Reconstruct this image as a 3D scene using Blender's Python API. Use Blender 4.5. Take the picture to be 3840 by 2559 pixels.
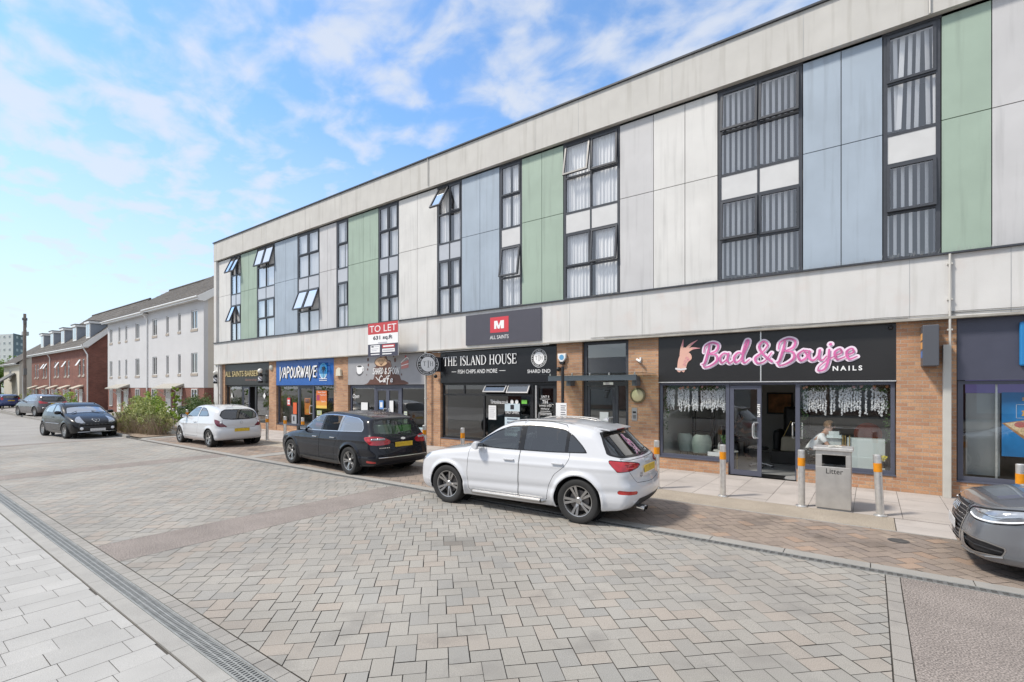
import bpy, bmesh, math, random
import numpy as np
from mathutils import Vector, Matrix
random.seed(7); np.random.seed(7)
for _o in list(bpy.data.objects): bpy.data.objects.remove(_o)
scene = bpy.context.scene
COL = scene.collection
R_ = math.radians
# ---------------------------------------------------------------- camera
cam_d = bpy.data.cameras.new('camera'); cam = bpy.data.objects.new('camera', cam_d); COL.objects.link(cam)
cam.location = (0, 0, 2.10); cam.rotation_euler = (R_(90), 0, R_(36.318))
cam_d.sensor_width = 36; cam_d.lens = 17.15; cam_d.shift_y = 0.0459
cam_d.clip_start = 0.05; cam_d.clip_end = 3000
scene.camera = cam
# ---------------------------------------------------------------- light
SUN_AZ, SUN_EL = 222.0, 52.0       # degrees clockwise from +Y, elevation
sd = Vector((math.sin(R_(SUN_AZ))*math.cos(R_(SUN_EL)), math.cos(R_(SUN_AZ))*math.cos(R_(SUN_EL)), math.sin(R_(SUN_EL))))
sun_d = bpy.data.lights.new('sun', 'SUN'); sun = bpy.data.objects.new('sun', sun_d); COL.objects.link(sun)
sun_d.energy = 2.3; sun_d.angle = R_(8); sun_d.color = (1.0, 0.93, 0.83)
sun.rotation_euler = sd.to_track_quat('Z', 'Y').to_euler()
world = bpy.data.worlds.new('World'); scene.world = world; world.use_nodes = True
def build_world():
    nt = world.node_tree; N = nt.nodes; L = nt.links; N.clear()
    def n(t, **k):
        a = N.new(t)
        for p, v in k.items(): setattr(a, p, v)
        return a
    out = n('ShaderNodeOutputWorld'); bg = n('ShaderNodeBackground'); L.new(bg.outputs[0], out.inputs[0])
    sky = n('ShaderNodeTexSky', sky_type='NISHITA', sun_disc=False)
    sky.sun_elevation = R_(SUN_EL); sky.sun_rotation = R_(SUN_AZ); sky.air_density = 1.0; sky.dust_density = 0.6; sky.ozone_density = 2.0
    tc = n('ShaderNodeTexCoord'); sep = n('ShaderNodeSeparateXYZ'); L.new(tc.outputs['Generated'], sep.inputs[0])
    def m(op, a, b=None, c=None):
        x = n('ShaderNodeMath', operation=op)
        for i, v in enumerate((a, b, c)):
            if v is None: continue
            if isinstance(v, (int, float)): x.inputs[i].default_value = v
            else: L.new(v, x.inputs[i])
        return x.outputs[0]
    z = m('MAXIMUM', sep.outputs[2], 0.0)
    den = m('ADD', z, 0.16)
    cx = m('DIVIDE', sep.outputs[0], den); cy = m('DIVIDE', sep.outputs[1], den)
    comb = n('ShaderNodeCombineXYZ'); L.new(cx, comb.inputs[0]); L.new(cy, comb.inputs[1])
    mp = n('ShaderNodeMapping'); mp.inputs['Rotation'].default_value = (0, 0, R_(28)); mp.inputs['Scale'].default_value = (1.0, 1.25, 1); mp.inputs['Location'].default_value = (3.1, 1.4, 0)
    L.new(comb.outputs[0], mp.inputs[0])
    n1 = n('ShaderNodeTexNoise'); n1.inputs['Scale'].default_value = 6.2; n1.inputs['Detail'].default_value = 9; n1.inputs['Roughness'].default_value = 0.52; n1.inputs['Distortion'].default_value = 0.25
    n2 = n('ShaderNodeTexNoise'); n2.inputs['Scale'].default_value = 0.8; n2.inputs['Detail'].default_value = 3
    L.new(mp.outputs[0], n1.inputs[0]); L.new(mp.outputs[0], n2.inputs[0])
    s = m('ADD', m('MULTIPLY', n1.outputs[0], 0.72), m('MULTIPLY', n2.outputs[0], 0.42))
    mr = n('ShaderNodeMapRange'); mr.interpolation_type = 'SMOOTHSTEP'
    L.new(s, mr.inputs[0]); mr.inputs[1].default_value = 0.45; mr.inputs[2].default_value = 0.69; mr.inputs[3].default_value = 0.03; mr.inputs[4].default_value = 0.80
    # thin milky air towards the horizon
    hz = n('ShaderNodeMapRange'); L.new(z, hz.inputs[0]); hz.inputs[1].default_value = 0.0; hz.inputs[2].default_value = 0.50; hz.inputs[3].default_value = 0.93; hz.inputs[4].default_value = 0.0
    hp = m('POWER', hz.outputs[0], 1.15)
    # the half of the sky behind the viewer is under a bright veil of cloud (the sun stands there)
    bk = m('ADD', m('MULTIPLY', sep.outputs[0], -0.592), m('MULTIPLY', sep.outputs[1], 0.806))
    bm_ = n('ShaderNodeMapRange'); bm_.interpolation_type = 'SMOOTHSTEP'; L.new(bk, bm_.inputs[0]); bm_.inputs[1].default_value = 0.52; bm_.inputs[2].default_value = 0.02; bm_.inputs[3].default_value = 0.0; bm_.inputs[4].default_value = 0.86
    zm = n('ShaderNodeMapRange'); zm.interpolation_type = 'SMOOTHSTEP'; L.new(z, zm.inputs[0]); zm.inputs[1].default_value = 0.66; zm.inputs[2].default_value = 0.84; zm.inputs[3].default_value = 0.0; zm.inputs[4].default_value = 0.75
    fac = m('MAXIMUM', m('MAXIMUM', m('MAXIMUM', mr.outputs[0], hp), bm_.outputs[0]), zm.outputs[0])
    sat = n('ShaderNodeHueSaturation'); sat.inputs['Saturation'].default_value = 1.0; sat.inputs['Value'].default_value = 3.15
    L.new(sky.outputs[0], sat.inputs['Color'])
    mix = n('ShaderNodeMixRGB'); L.new(fac, mix.inputs[0]); tn = n('ShaderNodeMixRGB', blend_type='MULTIPLY'); tn.inputs[0].default_value = 1; L.new(sat.outputs[0], tn.inputs[1]); tn.inputs[2].default_value = (.72, .93, 1.05, 1); L.new(tn.outputs[0], mix.inputs[1]); mix.inputs[2].default_value = (9.2, 9.65, 10.5, 1)
    L.new(mix.outputs[0], bg.inputs[0]); bg.inputs[1].default_value = 0.05
build_world()
scene.view_settings.view_transform = 'Standard'; scene.view_settings.look = 'None'
scene.view_settings.gamma = 1; scene.view_settings.exposure = 0.80
scene.cycles.max_bounces = 7; scene.cycles.transparent_max_bounces = 12; scene.cycles.caustics_reflective = False; scene.cycles.caustics_refractive = False
scene.cycles.sample_clamp_indirect = 4

# ---------------------------------------------------------------- helpers
def tag(o, label=None, cat=None, group=None, kind=None):
    if label: o['label'] = label
    if cat: o['category'] = cat
    if group: o['group'] = group
    if kind: o['kind'] = kind
    return o
def thing(name, label, cat, loc=(0, 0, 0), rz=0.0, group=None):
    o = bpy.data.objects.new(name, None); o.empty_display_size = 0.2; COL.objects.link(o)
    o.location = loc; o.rotation_euler = (0, 0, rz)
    return tag(o, label, cat, group)
def root_of(o):
    while o.parent: o = o.parent
    return o
class MB:
    def __init__(s): s.v = []; s.f = []; s.m = []; s.c = None
    def poly(s, pts, m=0):
        n = len(s.v); s.v += [tuple(p) for p in pts]; s.f.append(tuple(range(n, n+len(pts)))); s.m.append(m); return s
    def box(s, x0, x1, y0, y1, z0, z1, m=0):
        if x0 > x1: x0, x1 = x1, x0
        if y0 > y1: y0, y1 = y1, y0
        if z0 > z1: z0, z1 = z1, z0
        n = len(s.v)
        s.v += [(x0,y0,z0),(x1,y0,z0),(x1,y1,z0),(x0,y1,z0),(x0,y0,z1),(x1,y0,z1),(x1,y1,z1),(x0,y1,z1)]
        for f in ((0,3,2,1),(4,5,6,7),(0,1,5,4),(1,2,6,5),(2,3,7,6),(3,0,4,7)):
            s.f.append(tuple(n+i for i in f)); s.m.append(m)
        return s
    def prism(s, pts, axis, a, b, m=0):
        """polygon pts (2D) extruded along axis from a to b"""
        def P(p, t):
            if axis == 'y': return (p[0], t, p[1])
            if axis == 'x': return (t, p[0], p[1])
            return (p[0], p[1], t)
        n = len(s.v); k = len(pts)
        s.v += [P(p, a) for p in pts] + [P(p, b) for p in pts]
        s.f.append(tuple(range(n+k-1, n-1, -1))); s.f.append(tuple(range(n+k, n+2*k))); s.m += [m, m]
        for i in range(k):
            j = (i+1) % k; s.f.append((n+i, n+j, n+k+j, n+k+i)); s.m.append(m)
        return s
    def tube(s, p0, p1, r0, r1=None, n=12, m=0, caps=True):
        if r1 is None: r1 = r0
        p0 = Vector(p0); p1 = Vector(p1); d = (p1-p0)
        if d.length < 1e-6: return s
        d.normalize(); a = d.orthogonal().normalized(); b = d.cross(a)
        k = len(s.v)
        for p, r in ((p0, r0), (p1, r1)):
            for i in range(n):
                t = 2*math.pi*i/n; s.v.append(tuple(p + a*(r*math.cos(t)) + b*(r*math.sin(t))))
        for i in range(n):
            j = (i+1) % n; s.f.append((k+i, k+j, k+n+j, k+n+i)); s.m.append(m)
        if caps:
            s.f.append(tuple(range(k+n-1, k-1, -1))); s.f.append(tuple(range(k+n, k+2*n))); s.m += [m, m]
        return s
    def path(s, pts, r, n=8, m=0):
        for a, b in zip(pts[:-1], pts[1:]): s.tube(a, b, r, n=n, m=m)
        return s
    def lathe(s, prof, n=24, axis='z', c=(0, 0, 0), m=0, close=True):
        k = len(s.v); q = len(prof)
        for i in range(n):
            t = 2*math.pi*i/n
            for (r, h) in prof:
                u, w = r*math.cos(t), r*math.sin(t)
                p = (u, w, h) if axis == 'z' else ((u, h, w) if axis == 'y' else (h, u, w))
                s.v.append((p[0]+c[0], p[1]+c[1], p[2]+c[2]))
        for i in range(n):
            j = (i+1) % n
            for a in range(q-1):
                s.f.append((k+i*q+a, k+j*q+a, k+j*q+a+1, k+i*q+a+1)); s.m.append(m)
        return s
    def sphere(s, c, r, n=12, m=0, sc=(1, 1, 1)):
        k = len(s.v); h = n//2
        for a in range(h+1):
            p = math.pi*a/h
            for b in range(n):
                t = 2*math.pi*b/n
                s.v.append((c[0]+r*sc[0]*math.sin(p)*math.cos(t), c[1]+r*sc[1]*math.sin(p)*math.sin(t), c[2]+r*sc[2]*math.cos(p)))
        for a in range(h):
            for b in range(n):
                d = (b+1) % n; s.f.append((k+a*n+b, k+(a+1)*n+b, k+(a+1)*n+d, k+a*n+d)); s.m.append(m)
        return s
    def rings(s, secs, m=0, caps=True):
        """loft through rings of equal count"""
        k = len(s.v); n = len(secs[0])
        for r in secs: s.v += [tuple(p) for p in r]
        for a in range(len(secs)-1):
            for i in range(n):
                j = (i+1) % n; s.f.append((k+a*n+i, k+a*n+j, k+(a+1)*n+j, k+(a+1)*n+i)); s.m.append(m)
        if caps:
            s.f.append(tuple(range(k+n-1, k-1, -1))); q = k+(len(secs)-1)*n; s.f.append(tuple(range(q, q+n))); s.m += [m, m]
        return s
    def join(s, o, M=None, m=0):
        n = len(s.v)
        s.v += [tuple(M @ Vector(p)) for p in o.v] if M is not None else list(o.v)
        s.f += [tuple(n+i for i in f) for f in o.f]; s.m += [q+m for q in o.m]; return s
def part(name, mb, mats, parent=None, world=True, smooth=False, label=None, bevel=0, colors=None, auto=None):
    """link a mesh as ONE object; world=True: vertices are world coordinates of an unrotated thing"""
    me = bpy.data.meshes.new(name)
    off = root_of(parent).location if (parent is not None and world) else Vector((0, 0, 0))
    me.from_pydata([(x-off.x, y-off.y, z-off.z) for x, y, z in mb.v], [], mb.f)
    if not isinstance(mats, (list, tuple)): mats = [mats]
    for q in mats: me.materials.append(q)
    if len(mats) > 1: me.polygons.foreach_set('material_index', mb.m)
    if smooth: me.polygons.foreach_set('use_smooth', [True]*len(me.polygons))
    if colors is not None:
        ca = me.color_attributes.new('tint', 'FLOAT_COLOR', 'CORNER')
        arr = np.repeat(np.array(colors, dtype=np.float32), [len(f) for f in mb.f], axis=0)
        ca.data.foreach_set('color', np.concatenate([arr, np.ones((len(arr), 1), np.float32)], 1).ravel())
    me.update()
    o = bpy.data.objects.new(name, me); COL.objects.link(o)
    if parent is not None: o.parent = parent
    if smooth and auto:
        bm = bmesh.new(); bm.from_mesh(me)
        for e in bm.edges:
            if len(e.link_faces) == 2 and e.calc_face_angle(0) > R_(auto): e.smooth = False
        bm.to_mesh(me); bm.free()
    if bevel:
        b = o.modifiers.new('bevel', 'BEVEL'); b.width = bevel; b.segments = 2; b.limit_method = 'ANGLE'; b.angle_limit = R_(40)
    if label: o['label'] = label
    return o
def single(name, mb, mats, label, cat, group=None, kind=None, loc=(0, 0, 0), **k):
    """a thing that is one mesh; vertices in world coordinates, origin put at loc"""
    mb.v = [(x-loc[0], y-loc[1], z-loc[2]) for x, y, z in mb.v]
    o = part(name, mb, mats, None, world=False, **k); o.location = loc
    return tag(o, label, cat, group, kind)
def struct(name, mb, mats, kind='structure', **k):
    o = part(name, mb, mats, None, world=False, **k); o['kind'] = kind; return o
def copy_tree(o, parent=None):
    c = o.copy(); COL.objects.link(c); c.parent = parent
    for ch in list(o.children): copy_tree(ch, c)
    return c

# ---------------------------------------------------------------- materials
def mat(name, col, rough=0.6, metal=0.0, var=0.0, vscale=4.0, bump=0.0, bscale=60.0, spec=0.5, coat=0.0, speck=0.0, speck_scale=300.0,
        streak=0.0, streak_col=(0.25, 0.25, 0.2), tint=False, stain=0.0, stain_scale=0.8, stain_col=(0.12, 0.11, 0.1), emit=None):
    M = bpy.data.materials.new(name); M.use_nodes = True; nt = M.node_tree; N = nt.nodes; L = nt.links
    b = N['Principled BSDF']; b.inputs['Roughness'].default_value = rough; b.inputs['Metallic'].default_value = metal
    b.inputs['Specular IOR Level'].default_value = spec; b.inputs['Coat Weight'].default_value = coat; b.inputs['Coat Roughness'].default_value = 0.03
    b.inputs['Base Color'].default_value = (*col, 1)
    tc = N.new('ShaderNodeTexCoord'); src = None
    def noise(scale, detail=4, mapping=None):
        t = N.new('ShaderNodeTexNoise'); t.inputs['Scale'].default_value = scale; t.inputs['Detail'].default_value = detail
        if mapping:
            mp = N.new('ShaderNodeMapping'); mp.inputs['Scale'].default_value = mapping; L.new(tc.outputs['Object'], mp.inputs[0]); L.new(mp.outputs[0], t.inputs[0])
        else: L.new(tc.outputs['Object'], t.inputs[0])
        return t.outputs[0]
    def rng(s, a, b_, c, d):
        r = N.new('ShaderNodeMapRange'); L.new(s, r.inputs[0])
        for i, v in enumerate((a, b_, c, d)): r.inputs[i+1].default_value = v
        return r.outputs[0]
    def mixc(f, a, c, mode='MIX'):
        x = N.new('ShaderNodeMixRGB'); x.blend_type = mode
        if isinstance(f, float): x.inputs[0].default_value = f
        else: L.new(f, x.inputs[0])
        for i, v in ((1, a), (2, c)):
            if isinstance(v, tuple): x.inputs[i].default_value = (*v, 1)
            else: L.new(v, x.inputs[i])
        return x.outputs[0]
    cur = tuple(col)
    if tint:
        a = N.new('ShaderNodeVertexColor'); a.layer_name = 'tint'; cur = a.outputs[0]
    if var:
        d = tuple(c*(1-var) for c in col); u = tuple(min(1, c*(1+var)) for c in col)
        if tint: cur = mixc(1.0, cur, mixc(rng(noise(vscale), 0.3, 0.7, 0, 1), (1-var,)*3, (1+var,)*3), 'MULTIPLY')
        else: cur = mixc(rng(noise(vscale), 0.3, 0.7, 0, 1), d, u)
    if speck:
        s = rng(noise(speck_scale, 2), 0.35, 0.65, 1-speck, 1+speck)
        g = N.new('ShaderNodeCombineXYZ')
        for i in range(3): L.new(s, g.inputs[i])
        cur = mixc(1.0, cur, g.outputs[0], 'MULTIPLY')
    if streak:
        f = rng(noise(1.0, 5, (7.0, 7.0, 0.45)), 0.52, 0.74, 0, streak)
        cur = mixc(f, cur, streak_col)
    if stain:
        f = rng(noise(stain_scale, 6), 0.55, 0.72, 0, stain)
        cur = mixc(f, cur, stain_col)
    if not isinstance(cur, tuple): L.new(cur, b.inputs['Base Color'])
    if bump:
        bp = N.new('ShaderNodeBump'); bp.inputs['Strength'].default_value = bump; bp.inputs['Distance'].default_value = 0.01
        L.new(noise(bscale, 4), bp.inputs['Height']); L.new(bp.outputs[0], b.inputs['Normal'])
    if emit: b.inputs['Emission Color'].default_value = (*col, 1); b.inputs['Emission Strength'].default_value = emit
    return M
def brick_mat(name, c1, c2, mortar, scale=1.0, rough=0.85):
    M = bpy.data.materials.new(name); M.use_nodes = True; nt = M.node_tree; N = nt.nodes; L = nt.links; b = N['Principled BSDF']; b.inputs['Roughness'].default_value = rough
    tc = N.new('ShaderNodeTexCoord'); sp = N.new('ShaderNodeSeparateXYZ'); L.new(tc.outputs['Object'], sp.inputs[0])
    ad = N.new('ShaderNodeMath'); L.new(sp.outputs[0], ad.inputs[0]); L.new(sp.outputs[1], ad.inputs[1])
    cb = N.new('ShaderNodeCombineXYZ'); L.new(ad.outputs[0], cb.inputs[0]); L.new(sp.outputs[2], cb.inputs[1])
    t = N.new('ShaderNodeTexBrick'); L.new(cb.outputs[0], t.inputs[0])
    t.inputs['Color1'].default_value = (*c1, 1); t.inputs['Color2'].default_value = (*c2, 1); t.inputs['Mortar'].default_value = (*mortar, 1)
    t.inputs['Scale'].default_value = 1.0; t.inputs['Brick Width'].default_value = 0.225*scale; t.inputs['Row Height'].default_value = 0.075*scale; t.inputs['Mortar Size'].default_value = 0.006*scale; t.inputs['Mortar Smooth'].default_value = 0.2; t.inputs['Bias'].default_value = -0.15
    no = N.new('ShaderNodeTexNoise'); no.inputs['Scale'].default_value = 1.3; no.inputs['Detail'].default_value = 8; L.new(tc.outputs['Object'], no.inputs[0])
    no2 = N.new('ShaderNodeTexNoise'); no2.inputs['Scale'].default_value = 38; no2.inputs['Detail'].default_value = 3; L.new(tc.outputs['Object'], no2.inputs[0])
    r = N.new('ShaderNodeMapRange'); L.new(no.outputs[0], r.inputs[0]); r.inputs[1].default_value = .3; r.inputs[2].default_value = .7; r.inputs[3].default_value = 0.82; r.inputs[4].default_value = 1.16
    r2 = N.new('ShaderNodeMapRange'); L.new(no2.outputs[0], r2.inputs[0]); r2.inputs[1].default_value = .3; r2.inputs[2].default_value = .7; r2.inputs[3].default_value = 0.86; r2.inputs[4].default_value = 1.14
    mm = N.new('ShaderNodeMath'); mm.operation = 'MULTIPLY'; L.new(r.outputs[0], mm.inputs[0]); L.new(r2.outputs[0], mm.inputs[1])
    hs = N.new('ShaderNodeHueSaturation'); L.new(t.outputs[0], hs.inputs['Color']); L.new(mm.outputs[0], hs.inputs['Value']); L.new(hs.outputs[0], b.inputs['Base Color'])
    bp = N.new('ShaderNodeBump'); bp.invert = True; bp.inputs['Strength'].default_value = 0.6; bp.inputs['Distance'].default_value = 0.008; L.new(t.outputs['Fac'], bp.inputs['Height']); L.new(bp.outputs[0], b.inputs['Normal'])
    return M
def glass_mat(name, tint=(0.75, 0.8, 0.8), refl=1.6, base=0.03, rough=0.0, gcol=(1, 1, 1)):
    """thin pane: transparent + mirror by Fresnel"""
    M = bpy.data.materials.new(name); M.use_nodes = True; nt = M.node_tree; N = nt.nodes; L = nt.links; N.clear()
    out = N.new('ShaderNodeOutputMaterial'); mx = N.new('ShaderNodeMixShader'); tr = N.new('ShaderNodeBsdfTransparent'); gl = N.new('ShaderNodeBsdfGlossy')
    tr.inputs[0].default_value = (*tint, 1); gl.inputs['Color'].default_value = (*gcol, 1); gl.inputs['Roughness'].default_value = rough
    lw = N.new('ShaderNodeLayerWeight'); lw.inputs[0].default_value = .5; pw = N.new('ShaderNodeMath'); pw.operation = 'POWER'; pw.inputs[1].default_value = 4.0; L.new(lw.outputs['Facing'], pw.inputs[0])
    fr = N.new('ShaderNodeMath'); fr.operation = 'MULTIPLY_ADD'; fr.inputs[1].default_value = .95; fr.inputs[2].default_value = .043; L.new(pw.outputs[0], fr.inputs[0])
    ma = N.new('ShaderNodeMath'); ma.operation = 'MULTIPLY_ADD'; ma.use_clamp = True; L.new(fr.outputs[0], ma.inputs[0]); ma.inputs[1].default_value = refl; ma.inputs[2].default_value = base
    L.new(ma.outputs[0], mx.inputs[0]); L.new(tr.outputs[0], mx.inputs[1]); L.new(gl.outputs[0], mx.inputs[2]); L.new(mx.outputs[0], out.inputs[0])
    return M
def flat(name, col, rough=0.5, **k): return mat(name, col, rough, **k)
WHITE = flat('white paint', (0.80, 0.80, 0.79), 0.45)
PRINT_W = flat('white print', (0.85, 0.85, 0.85), 0.5)
BLACK = flat('black plastic', (0.015, 0.015, 0.016), 0.45)
FRAME = mat('anthracite frame', (0.050, 0.054, 0.064), 0.38, var=0.10, vscale=9)
FRAME_B = mat('blue grey frame', (0.085, 0.092, 0.125), 0.38, var=0.06, vscale=6)
STEEL = mat('brushed steel', (0.74, 0.73, 0.71), 0.36, metal=0.75, var=0.12, vscale=14, bump=0.05, bscale=160, streak=0.3, streak_col=(0.36, 0.35, 0.33))
GREYM = mat('grey metal', (0.42, 0.43, 0.43), 0.5, metal=0.2, var=0.08)
DARKROOM = mat('dark interior', (0.035, 0.035, 0.038), 0.9)
BUFF = brick_mat('buff brick', (0.50, 0.29, 0.165), (0.36, 0.185, 0.11), (0.38, 0.32, 0.26))
REDB = brick_mat('red brick', (0.245, 0.095, 0.07), (0.18, 0.07, 0.055), (0.23, 0.15, 0.125))
REND = mat('white render', (0.635, 0.625, 0.61), 0.85, var=0.05, vscale=1.2, bump=0.25, bscale=90, streak=0.45, streak_col=(0.45, 0.44, 0.41), stain=0.35, stain_scale=1.6, stain_col=(0.60, 0.50, 0.46))
PARAP = mat('parapet cladding', (0.55, 0.535, 0.505), 0.8, var=0.05, vscale=2, bump=0.15, streak=0.4, streak_col=(0.30, 0.28, 0.24))
def panel_mat(n, c): return mat(n, c, 0.62, var=0.07, vscale=0.9, streak=0.5, streak_col=tuple(q*0.62+0.02 for q in c), bump=0.06, bscale=30, stain=0.35, stain_scale=1.3, stain_col=tuple(min(1, q*1.16) for q in c))
P_WHITE = panel_mat('panel white', (0.65, 0.64, 0.62)); P_GREEN = panel_mat('panel green', (0.33, 0.42, 0.345)); P_BLUE = panel_mat('panel blue', (0.355, 0.42, 0.495)); P_GREY = panel_mat('panel grey', (0.54, 0.535, 0.54))
GLASS_UP = glass_mat('upper glass', (0.98, 0.985, 0.99), 2.9, 0.03)
GLASS_OPEN = glass_mat('open sash glass', (0.8, 0.8, 0.8), 3.0, 0.70)
GLASS_SH = glass_mat('shop glass', (0.94, 0.97, 0.96), 2.2, 0.03)
CURT = mat('white curtain', (0.93, 0.93, 0.93), 0.9); BLIND = mat('blind slat', (0.93, 0.93, 0.93), 0.8)
SPAND_G = mat('spandrel glass', (0.46, 0.48, 0.52), 0.06, var=0.04, vscale=3, spec=.9)
SPAND = mat('spandrel white', (0.60, 0.60, 0.60), 0.5, var=0.04, vscale=3)

# ---------------------------------------------------------------- lettering
def text_mb(s, size=0.2, shear=0, spacing=1.0, offset=0.0, extrude=0.0, sx=1.0):
    cu = bpy.data.curves.new('t', 'FONT'); cu.body = s; cu.size = size; cu.shear = shear; cu.space_character = spacing; cu.offset = offset; cu.extrude = extrude; cu.align_x = 'LEFT'; cu.resolution_u = 3; cu.fill_mode = 'BOTH' if extrude else 'FRONT'
    ob = bpy.data.objects.new('t', cu); COL.objects.link(ob); dg = bpy.context.evaluated_depsgraph_get(); dg.update()
    me = bpy.data.meshes.new_from_object(ob.evaluated_get(dg)); mb = MB()
    mb.v = [(v.co.x*sx, v.co.y, v.co.z) for v in me.vertices]; mb.f = [tuple(p.vertices) for p in me.polygons]; mb.m = [0]*len(mb.f)
    bpy.data.objects.remove(ob); bpy.data.curves.remove(cu); bpy.data.meshes.remove(me); return mb
def bounds(mb):
    xs = [p[0] for p in mb.v]; ys = [p[1] for p in mb.v]; return min(xs), max(xs), min(ys), max(ys)
def fit_text(out, s, x0, x1, zb, zt, y, m=0, **k):
    """text laid on a wall facing -Y, filling x0..x1, zb..zt"""
    t = text_mb(s, 1.0, **k); a, b, c, d = bounds(t); n = len(out.v)
    out.v += [(x0+(p[0]-a)/(b-a)*(x1-x0), y-p[2]*(zt-zb), zb+(p[1]-c)/(d-c)*(zt-zb)) for p in t.v]
    out.f += [tuple(n+i for i in f) for f in t.f]; out.m += [m]*len(t.f); return out
def catmull(pts, n=8):
    if len(pts) < 3: return [tuple(p) for p in pts]
    P = [pts[0]] + list(pts) + [pts[-1]]; out = []
    for i in range(1, len(P)-2):
        for k in range(n):
            t = k/n; out.append(tuple(0.5*((2*P[i][j]) + (-P[i-1][j]+P[i+1][j])*t + (2*P[i-1][j]-5*P[i][j]+4*P[i+1][j]-P[i+2][j])*t*t + (-P[i-1][j]+3*P[i][j]-3*P[i+1][j]+P[i+2][j])*t**3) for j in range(len(pts[0]))))
    out.append(tuple(pts[-1])); return out
def ribbon(out, pts, w, X, m=0, smooth=True, caps=True, grow=0.0):
    """pts: (x, z[, widthfactor]); X(x, z) -> 3D; drawn as a flat stroke"""
    pts = [tuple(p)+((1.0,) if len(p) == 2 else ()) for p in pts]
    P = catmull(pts, 7) if smooth else pts
    L_, R__ = [], []
    for i, p in enumerate(P):
        a = P[max(0, i-1)]; b = P[min(len(P)-1, i+1)]; dx, dz = b[0]-a[0], b[1]-a[1]; l = math.hypot(dx, dz) or 1
        h = w*p[2]/2+grow; L_.append((p[0]-dz/l*h, p[1]+dx/l*h)); R__.append((p[0]+dz/l*h, p[1]-dx/l*h))
    n = len(out.v); k = len(P); sub = lambda q, i: (q[0], q[1]-.0004*i/k, q[2])
    out.v += [sub(X(*p), i) for i, p in enumerate(L_)] + [sub(X(*p), i) for i, p in enumerate(R__)]
    for i in range(k-1): out.f.append((n+i, n+i+1, n+k+i+1, n+k+i)); out.m.append(m)
    if caps:
        for e_, p in enumerate((P[0], P[-1])):
            h = w*p[2]/2+grow; c = [X(p[0]+h*math.cos(t*math.pi/6), p[1]+h*math.sin(t*math.pi/6)) for t in range(12)]
            c = [(a, b+(0.00012 if e_ == 0 else -.00045), d) for a, b, d in c]; out.poly(c, m)
    return out
class Plane:
    """a drawing plane facing -Y; every stroke a hair in front of the last"""
    def __init__(s, x, z, y, sc=1.0, scz=None, d=-0.0007): s.x, s.z, s.y, s.sc, s.scz, s.d = x, z, y, sc, scz or sc, d
    def nxt(s): s.y += s.d
    def __call__(s, a, b): return (s.x+a*s.sc, s.y, s.z+b*s.scz)
def disc(out, X, c, r, m=0, n=32, rz=None):
    X.nxt(); out.poly([X(c[0]+r*math.cos(2*math.pi*i/n), c[1]+(rz or r)*math.sin(2*math.pi*i/n)) for i in range(n)], m)
def shape(out, X, pts, m=0, smooth=False):
    X.nxt()
    if smooth: pts = catmull(list(pts)+[pts[0]], 5)[:-1]
    out.poly([X(*p) for p in pts], m)
# ================================================================ ground
JOINT = mat('dark joint sand', (0.085, 0.077, 0.068), 0.95, speck=0.3)
PAVER = mat('block pavers', (0.3, 0.29, 0.27), 0.82, tint=True, var=0.13, vscale=0.55, speck=0.22, speck_scale=210, bump=0.35, bscale=230, stain=0.38, stain_scale=2.3, stain_col=(0.17, 0.16, 0.15))
PAVER_B = mat('brown bay pavers', (0.3, 0.25, 0.21), 0.85, tint=True, var=0.12, vscale=1.8, speck=0.24, speck_scale=200, bump=0.35, bscale=230, stain=0.72, stain_scale=1.15, stain_col=(0.085, 0.07, 0.06))
SLAB = mat('pale granite slabs', (0.45, 0.45, 0.44), 0.8, tint=True, var=0.06, vscale=2, speck=0.20, speck_scale=260, bump=0.3, bscale=260)
SLAB2 = mat('shop front flags', (0.42, 0.38, 0.35), 0.85, tint=True, var=0.10, vscale=1.3, speck=0.10, bump=0.2, bscale=200, stain=0.35, stain_scale=1.4, stain_col=(0.2, 0.17, 0.15))
AGG_P = mat('pink exposed aggregate', (0.25, 0.218, 0.198), 0.9, speck=0.55, speck_scale=75, bump=0.7, bscale=120, var=0.13, vscale=1.8)
AGG_B = mat('buff exposed aggregate', (0.36, 0.31, 0.25), 0.9, speck=0.5, speck_scale=90, bump=0.7, bscale=120, var=0.10, vscale=2)
CONC = mat('pale concrete', (0.31, 0.297, 0.275), 0.85, var=0.08, vscale=2.5, speck=0.15, bump=0.2)
GALV = mat('galvanised grate', (0.27, 0.275, 0.265), 0.6, metal=0.1, var=0.15, vscale=10, speck=0.1, speck_scale=60)
IRON = mat('cast iron', (0.12, 0.12, 0.12), 0.55, metal=0.5, var=0.2, vscale=15, bump=0.4, bscale=80)
VOID = flat('drain void', (0.008, 0.008, 0.008), 1.0)
ASPH = mat('asphalt', (0.30, 0.288, 0.272), 0.9, var=0.11, vscale=0.7, speck=0.22, speck_scale=140, bump=0.4, bscale=150)
SOIL = mat('dry soil', (0.26, 0.20, 0.15), 0.95, var=0.25, vscale=3, speck=0.3, speck_scale=60, bump=0.6)
GRASS = mat('verge grass', (0.07, 0.12, 0.03), 0.95, var=0.3, vscale=2, speck=0.3, speck_scale=30)
g = MB(); g.poly([(-900, -600, -0.05), (600, -600, -0.05), (600, 900, -0.05), (-900, 900, -0.05)]); struct('ground', g, mat('worn ground', (0.20, 0.19, 0.17), .95, var=.15, vscale=.5))
g = MB(); g.poly([(-900, 17, -0.045), (-41, 17, -0.045), (-41, 400, -0.045), (-900, 400, -0.045)]); g.poly([(-130, -14, -.045), (-130, 17, -.045), (-900, 17, -.045), (-900, -14, -.045)]); struct('grass', g, GRASS, kind='stuff')
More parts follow.
